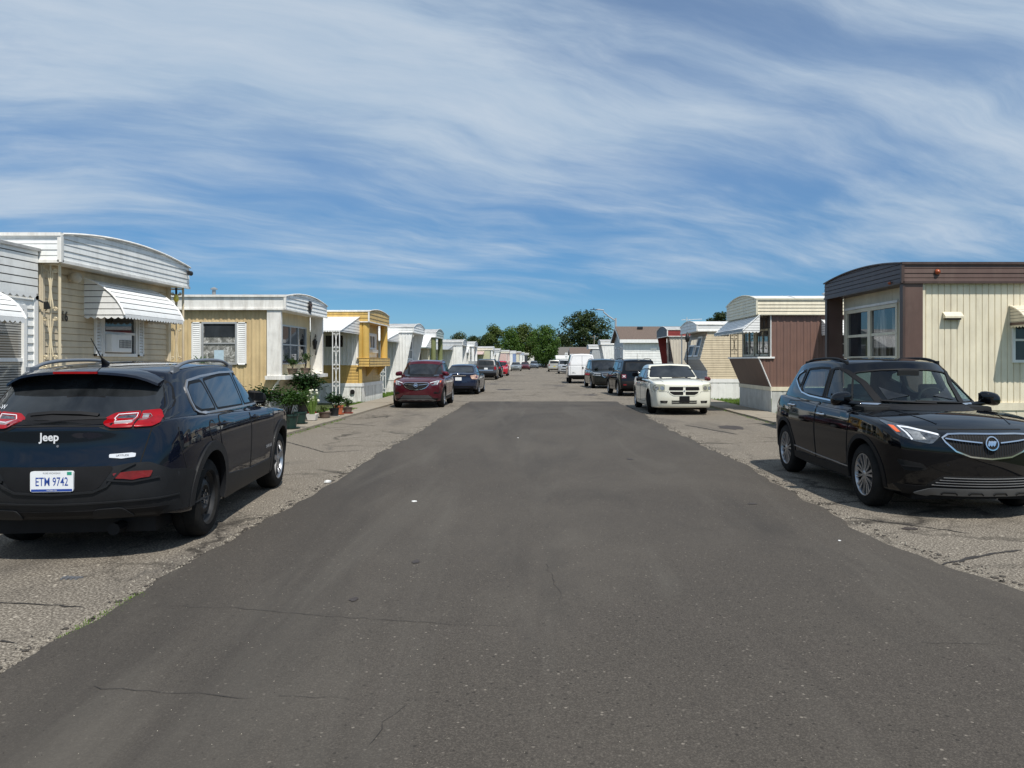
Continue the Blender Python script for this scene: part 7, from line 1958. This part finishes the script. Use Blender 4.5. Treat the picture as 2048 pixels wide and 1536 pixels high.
# ================================================================ CAMERA, SKY, SUN
SUNV = Vector((.28, -.55, 1.0)).normalized()          # toward the sun, from the car and awning shadows
cam = bpy.data.cameras.new('camera'); cam.sensor_fit = 'HORIZONTAL'; cam.sensor_width = 36; cam.lens = 36*F/2048
cam.shift_x = -(VX-1024)/2048; cam.shift_y = (VY-768)/2048; cam.clip_end = 4000; cam.clip_start = .05
co = bpy.data.objects.new('camera', cam); COL.objects.link(co); co.location = (0, 0, CH); co.rotation_euler = (R(90), 0, 0); scene.camera = co
sl = bpy.data.lights.new('sun', 'SUN'); sl.energy = 4.7; sl.angle = R(.53); sl.color = (1, .955, .88)
so = bpy.data.objects.new('sun', sl); COL.objects.link(so); so.rotation_euler = SUNV.to_track_quat('Z', 'Y').to_euler()
w = bpy.data.worlds.new('World'); scene.world = w; w.use_nodes = True; nt = w.node_tree; nt.nodes.clear()
out = N(nt, 'ShaderNodeOutputWorld'); bg = N(nt, 'ShaderNodeBackground'); nt.links.new(bg.outputs[0], out.inputs[0])
sky = N(nt, 'ShaderNodeTexSky'); sky.sky_type = 'NISHITA'; sky.sun_disc = False
sky.sun_elevation = math.asin(SUNV.z); sky.sun_rotation = math.atan2(SUNV.x, SUNV.y); sky.air_density = 1.0; sky.dust_density = .25; sky.ozone_density = 2.2
bg.inputs[1].default_value = .088
tc = N(nt, 'ShaderNodeTexCoord'); sep = N(nt, 'ShaderNodeSeparateXYZ'); nt.links.new(tc.outputs['Generated'], sep.inputs[0])
def M(op, a, b=None, c=None):
    n = N(nt, 'ShaderNodeMath', operation=op)
    for i, v in enumerate((a, b, c)):
        if v is None: continue
        if isinstance(v, (int, float)): n.inputs[i].default_value = v
        else: nt.links.new(v, n.inputs[i])
    return n.outputs[0]
zc = M('ADD', M('MAXIMUM', sep.outputs[2], 0.0), .22)
comb = N(nt, 'ShaderNodeCombineXYZ'); nt.links.new(M('DIVIDE', sep.outputs[0], zc), comb.inputs[0]); nt.links.new(M('DIVIDE', sep.outputs[1], zc), comb.inputs[1])
SEED = ((51, 23.7, 0), (9, 8.2, 0), (75.2, 7.4, 0))
wn = N(nt, 'ShaderNodeTexNoise'); wn.inputs['Scale'].default_value = .9; wn.inputs['Detail'].default_value = 3; nt.links.new(comb.outputs[0], wn.inputs['Vector'])
wv = N(nt, 'ShaderNodeVectorMath', operation='MULTIPLY_ADD'); wv.inputs[1].default_value = (.55, .55, 0); nt.links.new(wn.outputs['Color'], wv.inputs[0]); nt.links.new(comb.outputs[0], wv.inputs[2])
def layer(scale, rot, sx, sy, detail, rough, dist, off=(0, 0, 0)):
    mp = N(nt, 'ShaderNodeMapping'); mp.vector_type = 'TEXTURE'; mp.inputs['Rotation'].default_value = (0, 0, R(rot)); mp.inputs['Scale'].default_value = (1/sx, 1/sy, 1); mp.inputs['Location'].default_value = off
    nt.links.new(wv.outputs[0], mp.inputs[0]); return noise(nt, scale, detail, rough, mp.outputs[0], dist)
A = layer(1.0, 24, .75, 1.9, 6, .50, .15, SEED[0])
B = layer(2.6, 28, .7, 2.5, 10, .64, .1, SEED[1])
Cc = layer(.8, 10, 1.0, 1.5, 3, .5, .1, SEED[2])
D = layer(1.6, 15, .5, 3.4, 6, .55, .1, (5.5, 2.2, 0))
cl = M('ADD', M('ADD', M('ADD', M('MULTIPLY', A, .42), M('MULTIPLY', B, .20)), M('MULTIPLY', Cc, .34)), M('MULTIPLY', D, .16))
thr = ramp(nt, sep.outputs[2], [(.06, .66), (.105, .57), (.15, .52), (.26, .487), (.45, .47), (1.0, .50)])
cov = M('MULTIPLY', M('SUBTRACT', cl, M('SUBTRACT', thr, .066)), 5.0)
cov = M('MINIMUM', M('MAXIMUM', cov, 0.0), 1.0)
cov = M('MULTIPLY', M('MULTIPLY', cov, cov), M('SUBTRACT', 3.0, M('MULTIPLY', cov, 2.0)))
cov = M('MULTIPLY', cov, ramp(nt, sep.outputs[2], [(.05, 0.0), (.12, 1.0)]))
cov = M('ADD', M('MULTIPLY', cov, .74), M('MULTIPLY', ramp(nt, sep.outputs[2], [(.08, 0.0), (.25, 1.0)]), .12))
grad = ramp(nt, sep.outputs[2], [(p, tuple(x/1.4 for x in c)) for p, c in ((0.0, (.37, .66, 1.05)), (.053, (.40, .71, 1.08)), (.086, (.36, .67, 1.0)), (.174, (.48, .79, 1.06)), (.229, (.70, .94, 1.16)), (.338, (1.22, 1.28, 1.34)), (1.0, (1.2, 1.3, 1.35)))])
skyc = mixc(nt, 1.0, mixc(nt, 1.0, sky.outputs[0], grad, 'MULTIPLY'), (1.4, 1.4, 1.4), 'MULTIPLY')
cloudc = mixc(nt, ramp(nt, M('ADD', M('MULTIPLY', B, .5), M('MULTIPLY', A, .5)), [(.42, 0.0), (.64, 1.0)]), (4.5, 6.0, 7.7), (6.5, 7.5, 8.6))
res = mixc(nt, cov, skyc, cloudc)
nt.links.new(res, bg.inputs[0])
scene.view_settings.view_transform = 'Standard'; scene.view_settings.look = 'None'; scene.view_settings.exposure = 0
